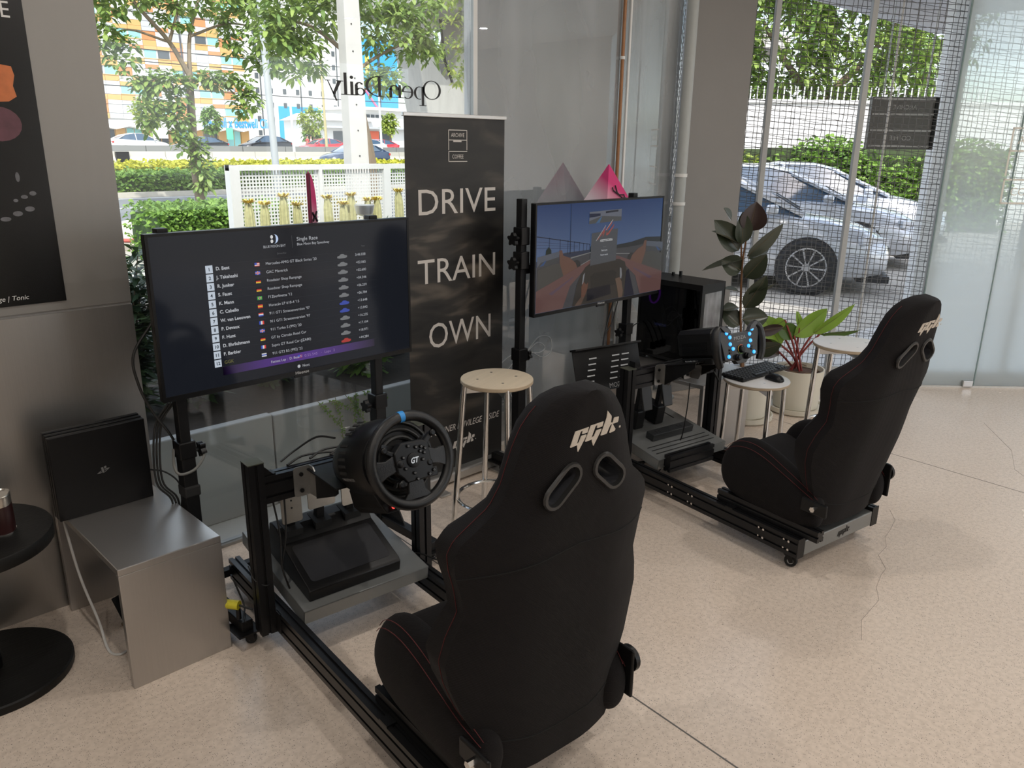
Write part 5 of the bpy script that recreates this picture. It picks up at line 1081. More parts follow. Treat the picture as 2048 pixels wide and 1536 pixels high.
for seg in ([(-.03, .03), (-.03, .012), (.005, -.012), (.04, -.012), (.04, -.035)], [(-.005, .04), (-.005, .0), (.02, -.03), (.05, -.03)]): b.tube([(x, y, .003) for x, y in seg], .0035, 4)
b.build('cloth_mark', INKK, cone, smooth=False)
pn = thing('pink_pennant', 'narrow pink feather pennant behind the race results screen', 'pennant', (1.545, 2.592, 0), rad(43))
MB().cyl((0, 0, .98), (0, 0, 1.49), .005, n=8).build('pole', BLACK, pn); MB().cbox((0, 0, 1.015), (.03, .03, .03)).build('clip', BLACK, pn)
edge = bez([(.0, 1.497, 0), (.05, 1.47, 0), (.083, 1.40, 0), (.09, 1.25, 0), (.09, .95, 0)], 6)
poly = [(0, .95), (.09, .95)]+[(p.x, p.y) for p in reversed(edge[:-1])]
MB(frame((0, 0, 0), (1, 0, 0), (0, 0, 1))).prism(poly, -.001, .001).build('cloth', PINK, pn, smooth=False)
MB(frame((0, 0, 0), (1, 0, 0), (0, 0, 1))).box(-.012, .012, .95, 1.49, -.004, .004).build('sleeve', mat('maroon_sleeve', (.18, .012, .05), .6), pn, smooth=False)
b = MB(frame((.045, -.002, 1.32), (1, 0, 0), (0, 0, 1)))
for k_ in (0, .055): b.tube([(-.025, .03-k_, .002), (.0, .01-k_, .002), (.028, .03-k_, .002)], .004, 4).tube([(-.025, .0-k_, .002), (.0, .018-k_, .002), (.028, -.005-k_, .002)], .004, 4)
b.build('cloth_mark', INKK, pn, smooth=False)

# ================================================================== potted plants
POT = mat('cream_pot', (.66, .62, .52), .45, var=.05, scale=8); SOIL = mat('brown_mulch', (.07, .035, .02), .9, var=.6, scale=60, bump=.8)
def pot(o, r, h):
    MB().lathe([(r*.80, .022), (r*.86, .03), (r*.93, h*.6), (r*.97, h), (r*.92, h), (r*.90, h-.03)], 40, cap=False).build('pot', POT, o, ang=30)
    MB().lathe([(r*1.05, 0), (r*1.16, .012), (r*1.18, .04), (r*1.13, .04), (r*1.08, .022), (.01, .022)], 40).build('saucer', POT, o, ang=30)
    MB().lathe([(r*.92, h-.035), (r*.5, h-.02), (.01, h-.018)], 32).build('soil', SOIL, o)
def leaf_mesh(L, W, cup, curl, n=8, tip=.9):
    """leaf along +x with a folded midrib; W full width"""
    b = MB(); vs = []; fs = []
    for i in range(n+1):
        t_ = i/n; w = W/2*(sin(pi*min(1, t_**.8))**.75 if 0 < t_ < 1 else .0)+.0004; z = -curl*t_*t_
        for s in (-1, -.5, 0, .5, 1): vs.append((t_*L, s*w, z+cup*w*abs(s)))
    for i in range(n):
        for j in range(4): a = i*5+j; fs.append((a, a+1, a+6, a+5))
    b.add(vs, fs); return b
def place_leaf(par, name, p0, p1, W, m, roll, cup=.25, curl=.0, rib=None, toward=0.0):
    p0 = Vector(p0); p1 = Vector(p1); d = p1-p0; L = d.length; x = d.normalized()
    view = Vector((-.70711, -.70711, .25)).normalized(); side = view.cross(x).normalized(); up_ = x.cross(side).normalized()
    y = side*cos(roll)+up_*sin(roll); z = x.cross(y)
    M = Matrix((x, y, z)).transposed().to_4x4(); M.translation = p0
    o = leaf_mesh(L, W, cup, curl*L).build(name, m, par); o.matrix_local = par.matrix_world.inverted() @ M if False else T(*(-Vector(par.location))) @ M
    if rib: r_ = MB().tube([(0, 0, .0008), (L*.5, 0, .0008-curl*L*.25), (L*.97, 0, .0008-curl*L*.94)], [.0022, .0014, .0006], 5).build('midrib', rib, o)
    return o
RUB1 = leaf_mat('rubber_leaf_green', (.016, .024, .014), (.034, .044, .022), .28, .06); RUB2 = leaf_mat('rubber_leaf_burgundy', (.022, .012, .011), (.035, .018, .015), .28, .06); RUB3 = leaf_mat('rubber_leaf_grey', (.05, .06, .045), (.085, .095, .07), .3, .06); RIBM = mat('pale_midrib', (.12, .09, .045), .5)
STEMM = mat('brown_stem', (.16, .075, .03), .6, var=.3, scale=40)
rp = thing('rubber_plant', 'tall dark-leaved rubber plant in a cream pot behind the low stool', 'potted plant', (4.29, 2.27, 0)); pot(rp, .15, .235)
RL = [(4.238,2.322,1.135,4.255,2.305,1.303,.133,2,.15),(4.215,2.345,1.062,4.202,2.358,1.247,.091,1,.2),(4.205,2.355,1.025,4.09,2.47,1.201,.115,1,.1),(4.215,2.345,1.059,4.079,2.481,1.151,.06,3,1.0),(4.162,2.398,1.197,4.123,2.437,1.27,.06,3,.8),(4.24,2.32,.991,4.366,2.194,1.179,.09,3,.7),(4.245,2.315,.98,4.35,2.21,1.101,.09,1,.5),(4.221,2.339,.911,4.135,2.425,.97,.105,1,.1),(4.241,2.319,.866,4.309,2.251,1.01,.10,1,.2),(4.24,2.32,.756,4.369,2.191,.834,.07,3,1.25),(4.251,2.309,.686,4.32,2.24,.885,.10,1,.2),(4.245,2.315,.691,4.339,2.221,.804,.08,1,.6),(4.246,2.314,.615,4.355,2.205,.64,.11,1,-.3),(4.236,2.324,.579,4.16,2.4,.672,.10,1,.3),(4.222,2.338,.784,4.155,2.405,.806,.06,3,1.1),(4.224,2.336,.691,4.157,2.403,.678,.08,3,1.0),(4.32,2.24,.55,4.44,2.12,.559,.07,2,.6),(4.233,2.327,.98,4.061,2.499,.914,.07,3,1.1),(4.293,2.267,.478,4.428,2.132,.395,.10,2,.2),(4.313,2.247,.424,4.409,2.151,.48,.09,1,.5)]
rnd = random.Random(5)
for (a, b1, c, d, e_, f_, w, k_, ro) in RL:
    dep = Vector((-.7, -.7, 0))*rnd.uniform(-.05, .07)
    place_leaf(rp, 'leaf', (a, b1, c), Vector((d, e_, f_))+dep, w*1.22, (RUB1, RUB1, RUB2, RUB3)[k_], ro, .3, .06, RIBM)
off = Vector((4.29, 2.27, 0))
for pts in ([(4.275, 2.285, .2), (4.24, 2.32, .614), (4.225, 2.335, .912), (4.23, 2.33, 1.086), (4.238, 2.322, 1.135)], [(4.29, 2.28, .2), (4.25, 2.325, .6), (4.232, 2.34, .9), (4.215, 2.35, 1.06)]):
    MB().tube([Vector(p)-off for p in bez(pts, 5)], [.0085-.00025*i for i in range(len(bez(pts, 5)))], 8).build('stem', STEMM, rp)
PHI = leaf_mat('lime_leaf', (.16, .30, .03), (.30, .45, .06), .35, .4); PHID = leaf_mat('deep_leaf', (.05, .11, .02), (.10, .18, .03), .35, .3); REDST = mat('red_petiole', (.20, .03, .025), .45, var=.25)
ph_ = thing('philodendron', 'lime green plant with red stems in a cream pot by the wire mesh', 'potted plant', (4.69, 2.13, 0)); pot(ph_, .158, .275); off = Vector((4.69, 2.13, 0))
PL = [(4.73,2.09,.492,4.893,1.927,.679,.085,0,.5),(4.65,2.17,.478,4.798,2.022,.645,.13,0,.25),(4.597,2.223,.419,4.513,2.307,.602,.15,0,.2),(4.668,2.152,.532,4.657,2.163,.636,.05,0,.4),(4.575,2.245,.53,4.681,2.139,.478,.11,1,.2),(4.763,2.057,.493,4.929,1.891,.509,.06,1,1.0),(4.514,2.306,.443,4.593,2.227,.419,.06,1,.4),(4.602,2.218,.578,4.551,2.269,.53,.07,0,.2)]
for (a, b1, c, d, e_, f_, w, k_, ro) in PL:
    dep = Vector((-.7, -.7, 0))*rnd.uniform(-.04, .08)
    place_leaf(ph_, 'leaf', (a, b1, c), Vector((d, e_, f_))+dep, w, (PHI, PHID)[k_], ro, .35, .1, RIBM)
    s0 = Vector((4.68+rnd.uniform(-.04, .04), 2.14+rnd.uniform(-.04, .04), .25))
    mid_ = (s0+Vector((a, b1, c)))/2+Vector((0, 0, .02)); MB().tube([p-off for p in bez([s0, mid_, (a, b1, c)], 5)], .0065, 7).build('petiole', REDST, ph_)
for i in range(10):
    a = rnd.uniform(0, 6.28); MB().tube([Vector((.11*cos(a+t_*.5), .11*sin(a+t_*.5), .262+.008*sin(t_*3))) for t_ in (0, .4, .8, 1.2)], .0028, 5).build('root', mat('pale_root', (.22, .14, .08), .8), ph_)
# ================================================================== outside
PAVE = mat('pavement', (.42, .39, .34), .85, var=.12, scale=6); ASPH = mat('asphalt', (.17, .175, .18), .85, var=.1, scale=20); KERB = mat('kerb_concrete', (.48, .44, .38), .8, var=.15, scale=5); LOT = mat('parking_concrete', (.48, .47, .45), .8, var=.06, scale=3)
CONCR = mat('weathered_concrete', (.40, .385, .355), .8, var=.15, scale=1.2, stretch=(4, 4, .4))
gz = -.1
struct(MB().box(-20, 60, -30, -5.0, gz-.1, gz).build('ground_back', PAVE, smooth=False))
gd = struct(MB().box(-20, 60, 2.95, 15.5, gz-.1, gz).build('ground_pavement', PAVE, smooth=False))
struct(MB().prism([(4.75, 2.95), (9.1, -1.4), (9.2, -6), (60, -6), (60, 2.95)], gz-.1, gz).build('ground_parking', LOT, smooth=False))
rd = struct(MB().box(-20, 160, 15.5, 25.8, gz-.13, gz-.03).build('road', ASPH, smooth=False))
struct(MB().box(-20, 160, 33.4, 61.5, gz-.13, gz-.03).build('road_far', ASPH, smooth=False))
LINEW = mat('road_paint', (.75, .75, .72), .6)
for i in range(7): MB().box(-2+i*7, 1.2+i*7, 21.9, 22.05, gz-.03, gz-.028).build('lane_mark', LINEW, rd, smooth=False)
MB().box(-20, 160, 25.35, 25.5, gz-.03, gz-.028).build('edge_line', LINEW, rd, smooth=False)
struct(MB().box(-20, 160, 25.8, 26.1, gz-.1, gz+.12).build('kerb_median', KERB, smooth=False)); struct(MB().box(-20, 160, 26.1, 33.4, gz-.1, gz+.05).build('ground_median', mat('median_soil', (.16, .12, .07), .9), smooth=False))
struct(MB().box(-20, 240, 66, 300, .0, .42).build('ground_far', LOT, smooth=False))
# planter along the window
pl = struct(MB().box(-.5, 3.36, 3.35, 6.4, gz, .335).build('planter', mat('dark_soil', (.035, .025, .018), .95, var=.5, scale=30, bump=.6), smooth=False), 'low grey planter wall outside the window')
for (x0, x1, z) in ((-.5, 1.70, .362), (1.706, 3.40, .356)): MB().box(3.36, 6.6, 3.9, 6.4, gz, .30).build('soil_bed', MATS['dark_soil'], pl, smooth=False) if x0 < 0 else None; MB().box(x0, x1, 3.30, 3.35, gz, z).build('planter_panel', PLANTERC, pl, smooth=False, bevel=.006)

# ---------------- foliage helpers
LEAFG = leaf_mat('street_leaf', (.11, .20, .045), (.30, .40, .09), .5, .35); LEAFY = leaf_mat('young_leaf', (.22, .34, .05), (.42, .46, .09), .5, .4); LEAFD = leaf_mat('dark_shrub_leaf', (.02, .045, .018), (.07, .11, .035), .5, .2)
HEDG = leaf_mat('hedge_leaf', (.09, .19, .03), (.22, .36, .06), .6, .3); HEDY = leaf_mat('hedge_yellow_leaf', (.34, .36, .03), (.60, .55, .05), .6, .35)
BARK = mat('tree_bark', (.20, .15, .10), .85, var=.3, scale=14, bump=.5, stretch=(4, 4, 1))
def leaf_quad(b, p, d, L, W, up, droop=.3):
    d = d.normalized(); s = d.cross(up); s = s.normalized() if s.length > 1e-4 else Vector((1, 0, 0)); m = p+d*L*.5+Vector((0, 0, .02*L)); e = p+d*L-Vector((0, 0, droop*L))
    h = p+d*L*.78-Vector((0, 0, droop*L*.5)); i = len(b.v); b.v += [tuple(p), tuple(m+s*W/2), tuple(h+s*W*.42), tuple(e), tuple(h-s*W*.42), tuple(m-s*W/2)]; b.f += [(i, i+1, i+2, i+3, i+4, i+5)]
def cluster(b, c, rnd, n, L, W, spread=.15, droop=.35):
    for _ in range(n):
        a = rnd.uniform(0, 2*pi); el = rnd.uniform(-.7, .9); d = Vector((cos(a)*cos(el), sin(a)*cos(el), sin(el)))
        leaf_quad(b, Vector(c)+d*rnd.uniform(0, spread), d, L*rnd.uniform(.7, 1.25), W*rnd.uniform(.8, 1.2), Vector((rnd.uniform(-.4, .4), rnd.uniform(-.4, .4), 1)), droop)
def tree(label, base, trunk, branches, blobs, leafm, seed, L=.2, W=.075, dens=1.0, group=None, cat='tree', name='street_tree'):
    """trunk/branches: lists of (points, r0, r1); blobs: (centre, radii, clusters)"""
    o = thing(name, label, cat, base, group=group); B = Vector(base); rnd = random.Random(seed)
    for nm, lst in (('trunk', trunk), ('branch', branches)):
        for pts, r0, r1 in lst:
            P = bez(pts, 5); MB().tube([p-B for p in P], [r0+(r1-r0)*i/(len(P)-1) for i in range(len(P))], 8).build(nm, BARK, o)
    b = MB()
    for c, r, k in blobs:
        for _ in range(int(k*dens)):
            a = rnd.uniform(0, 2*pi); u = rnd.uniform(-1, 1); q_ = rnd.uniform(.45, 1)**.6; s = sqrt(1-u*u)
            cluster(b, Vector(c)-B+Vector((r[0]*q_*s*cos(a), r[1]*q_*s*sin(a), r[2]*q_*u)), rnd, 9, L, W)
    b.build('crown', leafm, o, smooth=False, kind='stuff')
    return o
def hedge(label, x0, x1, y0, y1, z0, z1, m, n, seed, name='hedge', s=.11, core=(.04, .07, .02)):
    o = thing(name, label, 'hedge', ((x0+x1)/2, (y0+y1)/2, z0)); rnd = random.Random(seed); B = Vector(o.location)
    MB().box(x0-B.x+.05, x1-B.x-.05, y0-B.y+.06, y1-B.y-.06, 0, z1-z0-.06).build('core', mat(name+'_core%d' % seed, core, .9), o, smooth=False)
    b = MB()
    for _ in range(n):
        t_ = rnd.random()
        if t_ < .5: p = (rnd.uniform(x0, x1), y0+rnd.uniform(-.04, .06), rnd.uniform(z0+.03, z1))
        elif t_ < .9: p = (rnd.uniform(x0, x1), rnd.uniform(y0, y1), z1+rnd.uniform(-.06, .07))
        else: p = (x0+rnd.uniform(-.05, .05) if rnd.random() < .5 else x1, rnd.uniform(y0, y1), rnd.uniform(z0, z1))
        a = rnd.uniform(0, 2*pi); d = Vector((cos(a), sin(a)-.5, rnd.uniform(-.1, 1))); leaf_quad(b, Vector(p)-B, d, s*rnd.uniform(.7, 1.4), s*.55, Vector((rnd.uniform(-1, 1), rnd.uniform(-1, 1), .6)))
    b.build('foliage', m, o, smooth=False, kind='stuff'); return o

# ---------------- shrubs in the planter
def shrub(label, x, y, z0, h, r, nst, seed, L=.12, W=.024, m=LEAFD, name='oleander_shrub', lean=(0, 0)):
    o = thing(name, label, 'shrub', (x, y, z0)); rnd = random.Random(seed); b = MB()
    for i in range(nst):
        a = rnd.uniform(0, 2*pi); e = Vector((cos(a)*r*rnd.uniform(.2, 1)+lean[0], sin(a)*r*rnd.uniform(.2, 1)+lean[1], h*rnd.uniform(.6, 1)))
        P = bez([(0, 0, 0), (e.x*.35, e.y*.35, e.z*.5), tuple(e)], 6); MB().tube(P, [.008-.0005*k for k in range(len(P))], 5).build('stem', BARK, o)
        for k in range(2, len(P)):
            for _ in range(9 if k > 4 else 7):
                a2 = rnd.uniform(0, 2*pi); leaf_quad(b, P[k]+Vector((rnd.uniform(-.03, .03), rnd.uniform(-.03, .03), rnd.uniform(-.03, .03))), Vector((cos(a2), sin(a2), rnd.uniform(-.2, .9))), L*rnd.uniform(.7, 1.3), W*rnd.uniform(.8, 1.4), Vector((0, 0, 1)), .15)
    b.build('foliage', m, o, smooth=False, kind='stuff'); return o
shrub('slender-leaved shrub between the steel wall and the first screen', 1.22, 3.75, .30, .85, .24, 22, 11)
shrub('dense shrub filling the planter corner by the steel wall', 1.05, 4.2, .30, .75, .3, 22, 12)
shrub('shaded shrub in the planter under the results screen', 1.55, 3.85, .30, .42, .3, 20, 13)
shrub('shaded shrub under the middle of the results screen', 2.0, 3.9, .30, .45, .32, 22, 14)
shrub('bright-tipped shrub in the planter near the stand post', 2.5, 3.75, .30, .40, .3, 20, 15, m=HEDG)
shrub('low shrub in the planter beside the banner edge', 2.85, 4.0, .30, .5, .32, 20, 16)
shrub('pale green oleander sprays between banner and second screen', 3.49, 3.45, gz, 1.34, .13, 22, 17, .085, .018, LEAFY, lean=(.02, 0))
shrub('dark shrub at the back of the planter', 2.1, 4.9, .30, .6, .5, 26, 18)
shrub('dark shrub at the back of the planter by the wall', 1.2, 5.2, .30, .6, .4, 22, 19)
# trailing creeper over the planter face
cr_ = thing('trailing_creeper', 'thin yellow-green creeper trailing over the planter face', 'creeper', (1.95, 3.295, .36)); b = MB(); rnd = random.Random(9)
for (x, dx, dz) in ((0, .12, -.16), (.05, .2, -.10), (.1, .02, -.22), (.16, .12, -.2), (.22, -.03, -.13), (.26, .14, -.06)):
    P = bez([(x, .01, .01), (x+dx*.4, -.012, dz*.35), (x+dx, -.014, dz)], 7); MB().tube(P, .0016, 4).build('runner', mat('dry_runner', (.18, .15, .05), .8), cr_)
    for p in P[2:]:
        for _ in range(3): a = rnd.uniform(0, 6.28); leaf_quad(b, p, Vector((cos(a), -.3, sin(a))), .018, .008, Vector((0, -1, 0)), 0)
b.build('foliage', HEDG, cr_, smooth=False, kind='stuff')

# ---------------- white lattice fence and cacti
FENW = mat('fence_white', (.62, .62, .60), .5, var=.05)
fn = thing('lattice_fence', 'white perforated lattice fence with white posts beyond the planter', 'fence', (3.12, 6.5, gz))
for (x0, x1) in ((0, .09), (.85, .88), (1.56, 1.64), (3.1, 3.2)): MB().box(x0, x1, -.04, .05, 0, 1.5).build('fence_post', FENW, fn, smooth=False)
MB().box(0, 3.2, -.035, .04, 1.455, 1.50).build('top_rail', FENW, fn, smooth=False); MB().box(0, 3.2, -.03, .03, .1, .14).build('bottom_rail', FENW, fn, smooth=False)
b = MB()
for i in range(int(3.0/.03)): x = .1+i*.03; b.box(x-.0065, x+.0065, -.004, .0, .14, 1.455)
for i in range(int(1.3/.03)): z = .15+i*.03; b.box(.09, 3.1, -.0045, .0005, z-.0065, z+.0065)
b.build('lattice', FENW, fn, smooth=False, kind='stuff')
CACT = mat('cactus_skin', (.42, .40, .20), .8, var=.35, scale=30, bump=.8); CTIP = mat('cactus_tip', (.60, .45, .08), .8, var=.4, scale=60)
positions = [(3.10, 6.15, 1.2, 'first column cactus by the fence end post'), (3.28, 6.22, 1.17, 'second slim column cactus along the lattice fence'), (3.44, 6.18, 1.24, 'tall third column cactus along the lattice fence'), (3.60, 6.24, 1.15, 'dry-topped column cactus left of the thin fence post'),
             (3.84, 6.15, 1.21, 'column cactus right of the pink pennant'), (4.05, 6.2, 1.14, 'left of the twin column cacti beside the concrete pole'), (4.14, 6.24, 1.22, 'right of the twin column cacti beside the concrete pole'), (4.26, 6.15, 1.17, 'column cactus behind the silver bowl lamp'), (4.41, 6.2, 1.17, 'column cactus left of the wide fence post'), (4.59, 6.12, 1.25, 'column cactus beside the banner edge')]
for (x, y, zt, lb) in positions:
    o = thing('column_cactus', lb, 'cactus', (x, y, .3), random.random()*6, group='column cacti along the fence'); h = zt-.3
    rings = []
    for k_ in range(9):
        t_ = k_/8; r = .038*(.8+.2*sin(pi*t_)) if k_ < 8 else .02
        rings.append([(r*(1+.2*(j % 2))*cos(2*pi*j/20)+.012*sin(3*t_+x*9), r*(1+.2*(j % 2))*sin(2*pi*j/20), h*t_*.93) for j in range(20)])
    MB().loft(rings).build('ribbed_stem', CACT, o, smooth=False)
    b = MB(); rnd = random.Random(int(x*100))
    for _ in range(40): a = rnd.uniform(0, 6.28); leaf_quad(b, Vector((.02*cos(a)+.012*sin(3+x*9), .02*sin(a), h*.9)), Vector((cos(a), sin(a), rnd.uniform(.2, 1.5))), .05, .016, Vector((0, 0, 1)), 0)
    b.build('crown_tuft', CTIP, o, smooth=False, kind='stuff')
for (x, y, z, lb) in ((2.98, 5.3, .96, 'spiky yucca in front of the fence left of the pennant'), (3.78, 5.3, .98, 'spiky yucca in front of the fence by the bowl lamp')):
    o = thing('yucca', lb, 'plant', (x, y, .3)); MB().cyl((0, 0, 0), (0, 0, z-.38), .03, .02, 8).build('trunk', BARK, o); b = MB(); rnd = random.Random(int(x*10))
    for _ in range(60): a = rnd.uniform(0, 6.28); leaf_quad(b, Vector((0, 0, z-.39)), Vector((cos(a), sin(a), rnd.uniform(-.2, 1.6))), .2, .016, Vector((0, 0, 1)), .1)
    b.build('foliage', LEAFD, o, smooth=False, kind='stuff')
bl = thing('bowl_lamp', 'silver bowl-shaped garden lamp on a short stem', 'lamp', (3.985, 5.8, .3)); MB().lathe([(.03, .69), (.07, .71), (.085, .77), (.087, .785), (.08, .785)], 24).build('bowl', STEEL, bl); MB().cyl((0, 0, 0), (0, 0, .69), .012, n=8).build('stem', BLACK, bl)
st = thing('painted_stone', 'rounded white stone with red paint on the pavement', 'stone', (4.95, 13.6, gz)); MB().lathe([(.55, 0), (.6, .1), (.5, .3), (.25, .42), (.02, .45)], 24).build('stone', KERB, st); MB().torus(.585, .03, 30, 6, T(0, 0, .17)).build('red_band', mat('red_paint', (.5, .1, .08), .7), st)

# ---------------- street planting and poles
hedge('low green bush on the pavement by the fence', 4.4, 6.6, 11.4, 12.6, gz, .62, HEDG, 4200, 1, 'pavement_bush', .09)
hedge('dry yellowish bush next to the fence post', 6.85, 7.6, 11.2, 12.2, gz, .62, leaf_mat('dry_leaf', (.3, .26, .05), (.42, .36, .12), .7, .3), 1600, 2, 'dry_bush', .09, (.12, .1, .04))
hedge('clipped green hedge along the road median', 2, 34, 26.2, 28.2, gz, .55, HEDG, 11000, 3, 'median_hedge', .17)
hedge('yellow-topped hedge behind the green median hedge', 4, 46, 29.0, 32.5, gz, .72, HEDY, 12000, 4, 'yellow_hedge', .2, (.2, .2, .03))
t1b = (9.72, 22.0, gz)
tree('slim street tree with spreading branches before the orange facade', t1b, [([t1b, (9.66, 22, 1.0), (9.70, 22, 2.2), (9.75, 22, 3.3)], .15, .09)],
     [([(9.75, 22, 3.2), (9.3, 22, 4.0), (8.6, 21.9, 4.7), (8.1, 22, 5.4)], .075, .03), ([(9.75, 22, 3.2), (9.9, 22.1, 4.2), (10.3, 22.2, 5.2)], .07, .03), ([(9.3, 22, 4.0), (9.5, 21.8, 4.8), (9.4, 21.6, 5.6)], .05, .02), ([(9.72, 22, 3.0), (8.9, 21.8, 3.1), (8.0, 21.7, 2.75)], .035, .012), ([(9.76, 22, 3.1), (10.6, 21.9, 3.05), (11.2, 21.9, 2.5)], .035, .012), ([(9.9, 22.1, 4.2), (10.9, 22, 4.6), (11.8, 22, 4.6)], .04, .015), ([(9.3, 22, 4), (8.3, 22, 4.2), (7.7, 21.9, 3.9)], .035, .012)],
     [((8.3, 22, 5.3), (1.1, .8, .75), 60), ((10.3, 22, 5.5), (1.6, 1, .9), 80), ((11.6, 22, 4.5), (1.1, .8, .95), 85), ((12.3, 22, 4.2), (.7, .6, .9), 45), ((7.75, 22, 4.4), (.45, .4, .8), 30), ((8.0, 21.8, 3.6), (.3, .3, .5), 14), ((8.9, 21.8, 3.0), (.9, .3, .22), 34), ((8.6, 21.8, 2.3), (.35, .3, .6), 22), ((9.3, 21.8, 2.0), (.3, .25, .9), 34), ((9.75, 21.8, .9), (.22, .2, .75), 26), ((10.6, 21.8, 3.15), (.8, .3, .2), 30), ((11.2, 21.8, 2.6), (.35, .3, .4), 18), ((9.4, 22, 4.6), (.5, .5, .4), 16)],
     LEAFG, 21, .21, .105, 1.3)
t2b = (9.95, 14.0, gz)
tree('brown-trunked street tree behind the concrete pole', t2b, [([t2b, (9.82, 14, 1.1), (9.6, 14, 2.2), (9.35, 14, 3.4)], .15, .09)],
     [([(9.4, 14, 3.2), (8.7, 14, 3.6), (8.0, 13.9, 3.7)], .05, .02), ([(9.5, 14, 2.9), (10.2, 14, 3.3), (11.2, 14.1, 3.7)], .045, .015), ([(9.36, 14, 3.4), (9.5, 14, 4.2), (9.8, 14, 4.9)], .05, .02), ([(9.55, 14, 2.5), (10.0, 14, 2.7), (10.35, 13.9, 2.6)], .03, .01)],
     [((8.3, 14, 3.9), (.8, .6, .5), 70), ((8.2, 13.9, 3.1), (.5, .4, .45), 34), ((9.2, 14, 4.3), (1.1, .7, .45), 60), ((10.6, 14, 3.75), (.95, .6, .5), 85), ((11.3, 14, 3.5), (.35, .3, .3), 22), ((10.1, 13.9, 2.75), (.38, .3, .3), 26), ((11.0, 14, 4.3), (.8, .5, .3), 30), ((7.8, 13.9, 3.5), (.35, .3, .4), 20)],
     LEAFG, 22, .19, .075, 1.2)
t3b = (13.5, 14.5, gz)
tree('yellow-green branch of a tree at the window jamb', t3b, [([t3b, (13.4, 14.5, 2), (13.2, 14.5, 4)], .12, .07)], [([(13.3, 14.5, 3.3), (12.8, 14.4, 3.6), (12.3, 14.3, 3.6)], .04, .015)], [((12.7, 14.4, 4.4), (.7, .5, .5), 40), ((12.5, 14.4, 3.1), (.35, .3, .22), 16), ((12.6, 14.4, 3.6), (.4, .3, .25), 16)], LEAFY, 23, .17, .05)
for (x, y, hgt, w, lb, sd) in ((28.0, 72, 5.2, 2.5, 'small round tree in front of the orange facade', 31), (34.4, 74, 4.6, 1.6, 'small tree behind the slim street tree', 32), (45.0, 74, 5.0, 2.6, 'round green tree left of the concrete pole', 33), (56.0, 76, 4.8, 1.6, 'light green young tree by the white bungalow', 34), (46.6, 77, 3.2, 1.6, 'dark low tree with red blossom left of the pole', 35)):
    tree(lb, (x, y, .3), [([(x, y, .3), (x+.1, y, 1.5), (x, y, hgt*.6)], .13, .06)], [], [((x, y, hgt*.72), (w*.55, w*.5, hgt*.26), 85)], LEAFY if sd in (31, 34, 33) else HEDG, sd, .38, .2, group='trees across the road')
up = thing('utility_pole', 'square weathered concrete utility pole in front of the tree', 'pole', (8.82, 13.0, gz))
MB().loft([[(s*.21, t_*.13, 0) for s, t_ in ((-1, -1), (1, -1), (1, 1), (-1, 1))], [(s*.125-.12, t_*.1, 7) for s, t_ in ((-1, -1), (1, -1), (1, 1), (-1, 1))]]).build('shaft', mat('pole_concrete', (.46, .44, .41), .8, var=.1, scale=5), up, smooth=False)
for k_ in range(9): MB().cyl((-.02-.012*k_, -.14+.003*k_, 1.0+.45*k_), (-.02-.012*k_, -.12+.003*k_, 1.0+.45*k_), .014, n=8).build('step_hole', RUBBER, up)
lp = thing('street_lamp_pole', 'leaning grey tubular street lamp pole', 'pole', (9.36, 17.0, gz)); MB().cyl((0, 0, 0), (-.2, 0, 6.5), .085, .06, 14).build('tube', mat('pole_paint', (.42, .44, .45), .5, .2), lp); MB().lathe([(.16, 0), (.16, .03), (.1, .05)], 16).build('flange', BLACK, lp)
for (x, y, r, hgt, lb) in ((27.6, 63, .10, 12, 'thin dark pole before the orange facade'), (36.4, 63, .12, 9, 'thin white pole beside the slim street tree'), (45.5, 63, .12, 7, 'white slim pole behind the lamp pole'), (41.5, 66, .14, 9, 'yellowish pole by the blue sign letters')):
    MBo = tag(MB().cyl((x, y, gz), (x-.2, y, hgt), r, r*.6, 10).build('thin_pole', mat('thin_pole_%d' % int(x), (.09, .09, .1) if x < 30 else ((.45, .38, .2) if x > 41 and x < 43 else (.7, .7, .68)), .5)), lb, 'pole')
for i, (z0, z1) in enumerate(((6.6, 7.4), (7.4, 8.0), (5.0, 5.4), (9.6, 10.6))):
    tag(MB().tube([(14+k_*9, 58, z0+(z1-z0)*k_/8-.35*sin(pi*k_/8)) for k_ in range(9)], .03, 5).build('overhead_wire', CABLE), 'black overhead wire across the street, number %s from below' % ('two', 'three', 'one', 'four')[i], 'wire')
# ---------------- barriers across the road
bw = thing('concrete_barrier', 'long white concrete road barrier across the street', 'barrier', (40, 62, gz)); seg_ = None
BARW = mat('barrier_white', (.52, .49, .42), .7, var=.1, scale=3)
for i in range(14):
    M = T(-24+i*3.6, 0, 0)
    if seg_ is None: seg_ = MB().prism([(-.35, 0), (.35, 0), (.3, .2), (.13, .45), (.1, .82), (-.1, .82), (-.13, .45), (-.3, .2)], -1.78, 1.78, Matrix(((0,0,1,0),(1,0,0,0),(0,1,0,0),(0,0,0,1)))).build('barrier_segment', BARW, bw, smooth=False); seg_.matrix_local = M
    else: share(seg_, 'barrier_segment', bw, M)
MB().box(-18.6, -17.7, -.37, -.15, 0, .8).build('dark_gap', BLACKP, bw, smooth=False)
bg_ = thing('kerb_wall', 'low grey wall behind the white road barrier', 'barrier', (45, 65.5, 0)); seg_ = None
for i in range(14):
    M = T(-26+i*4, 0, 0)
    if seg_ is None: seg_ = MB().box(-1.97, 1.97, 0, .3, 0, 1.12).build('wall_segment', mat('grey_wall', (.21, .21, .20), .8, var=.15), bg_, smooth=False); seg_.matrix_local = M
    else: share(seg_, 'wall_segment', bg_, M)

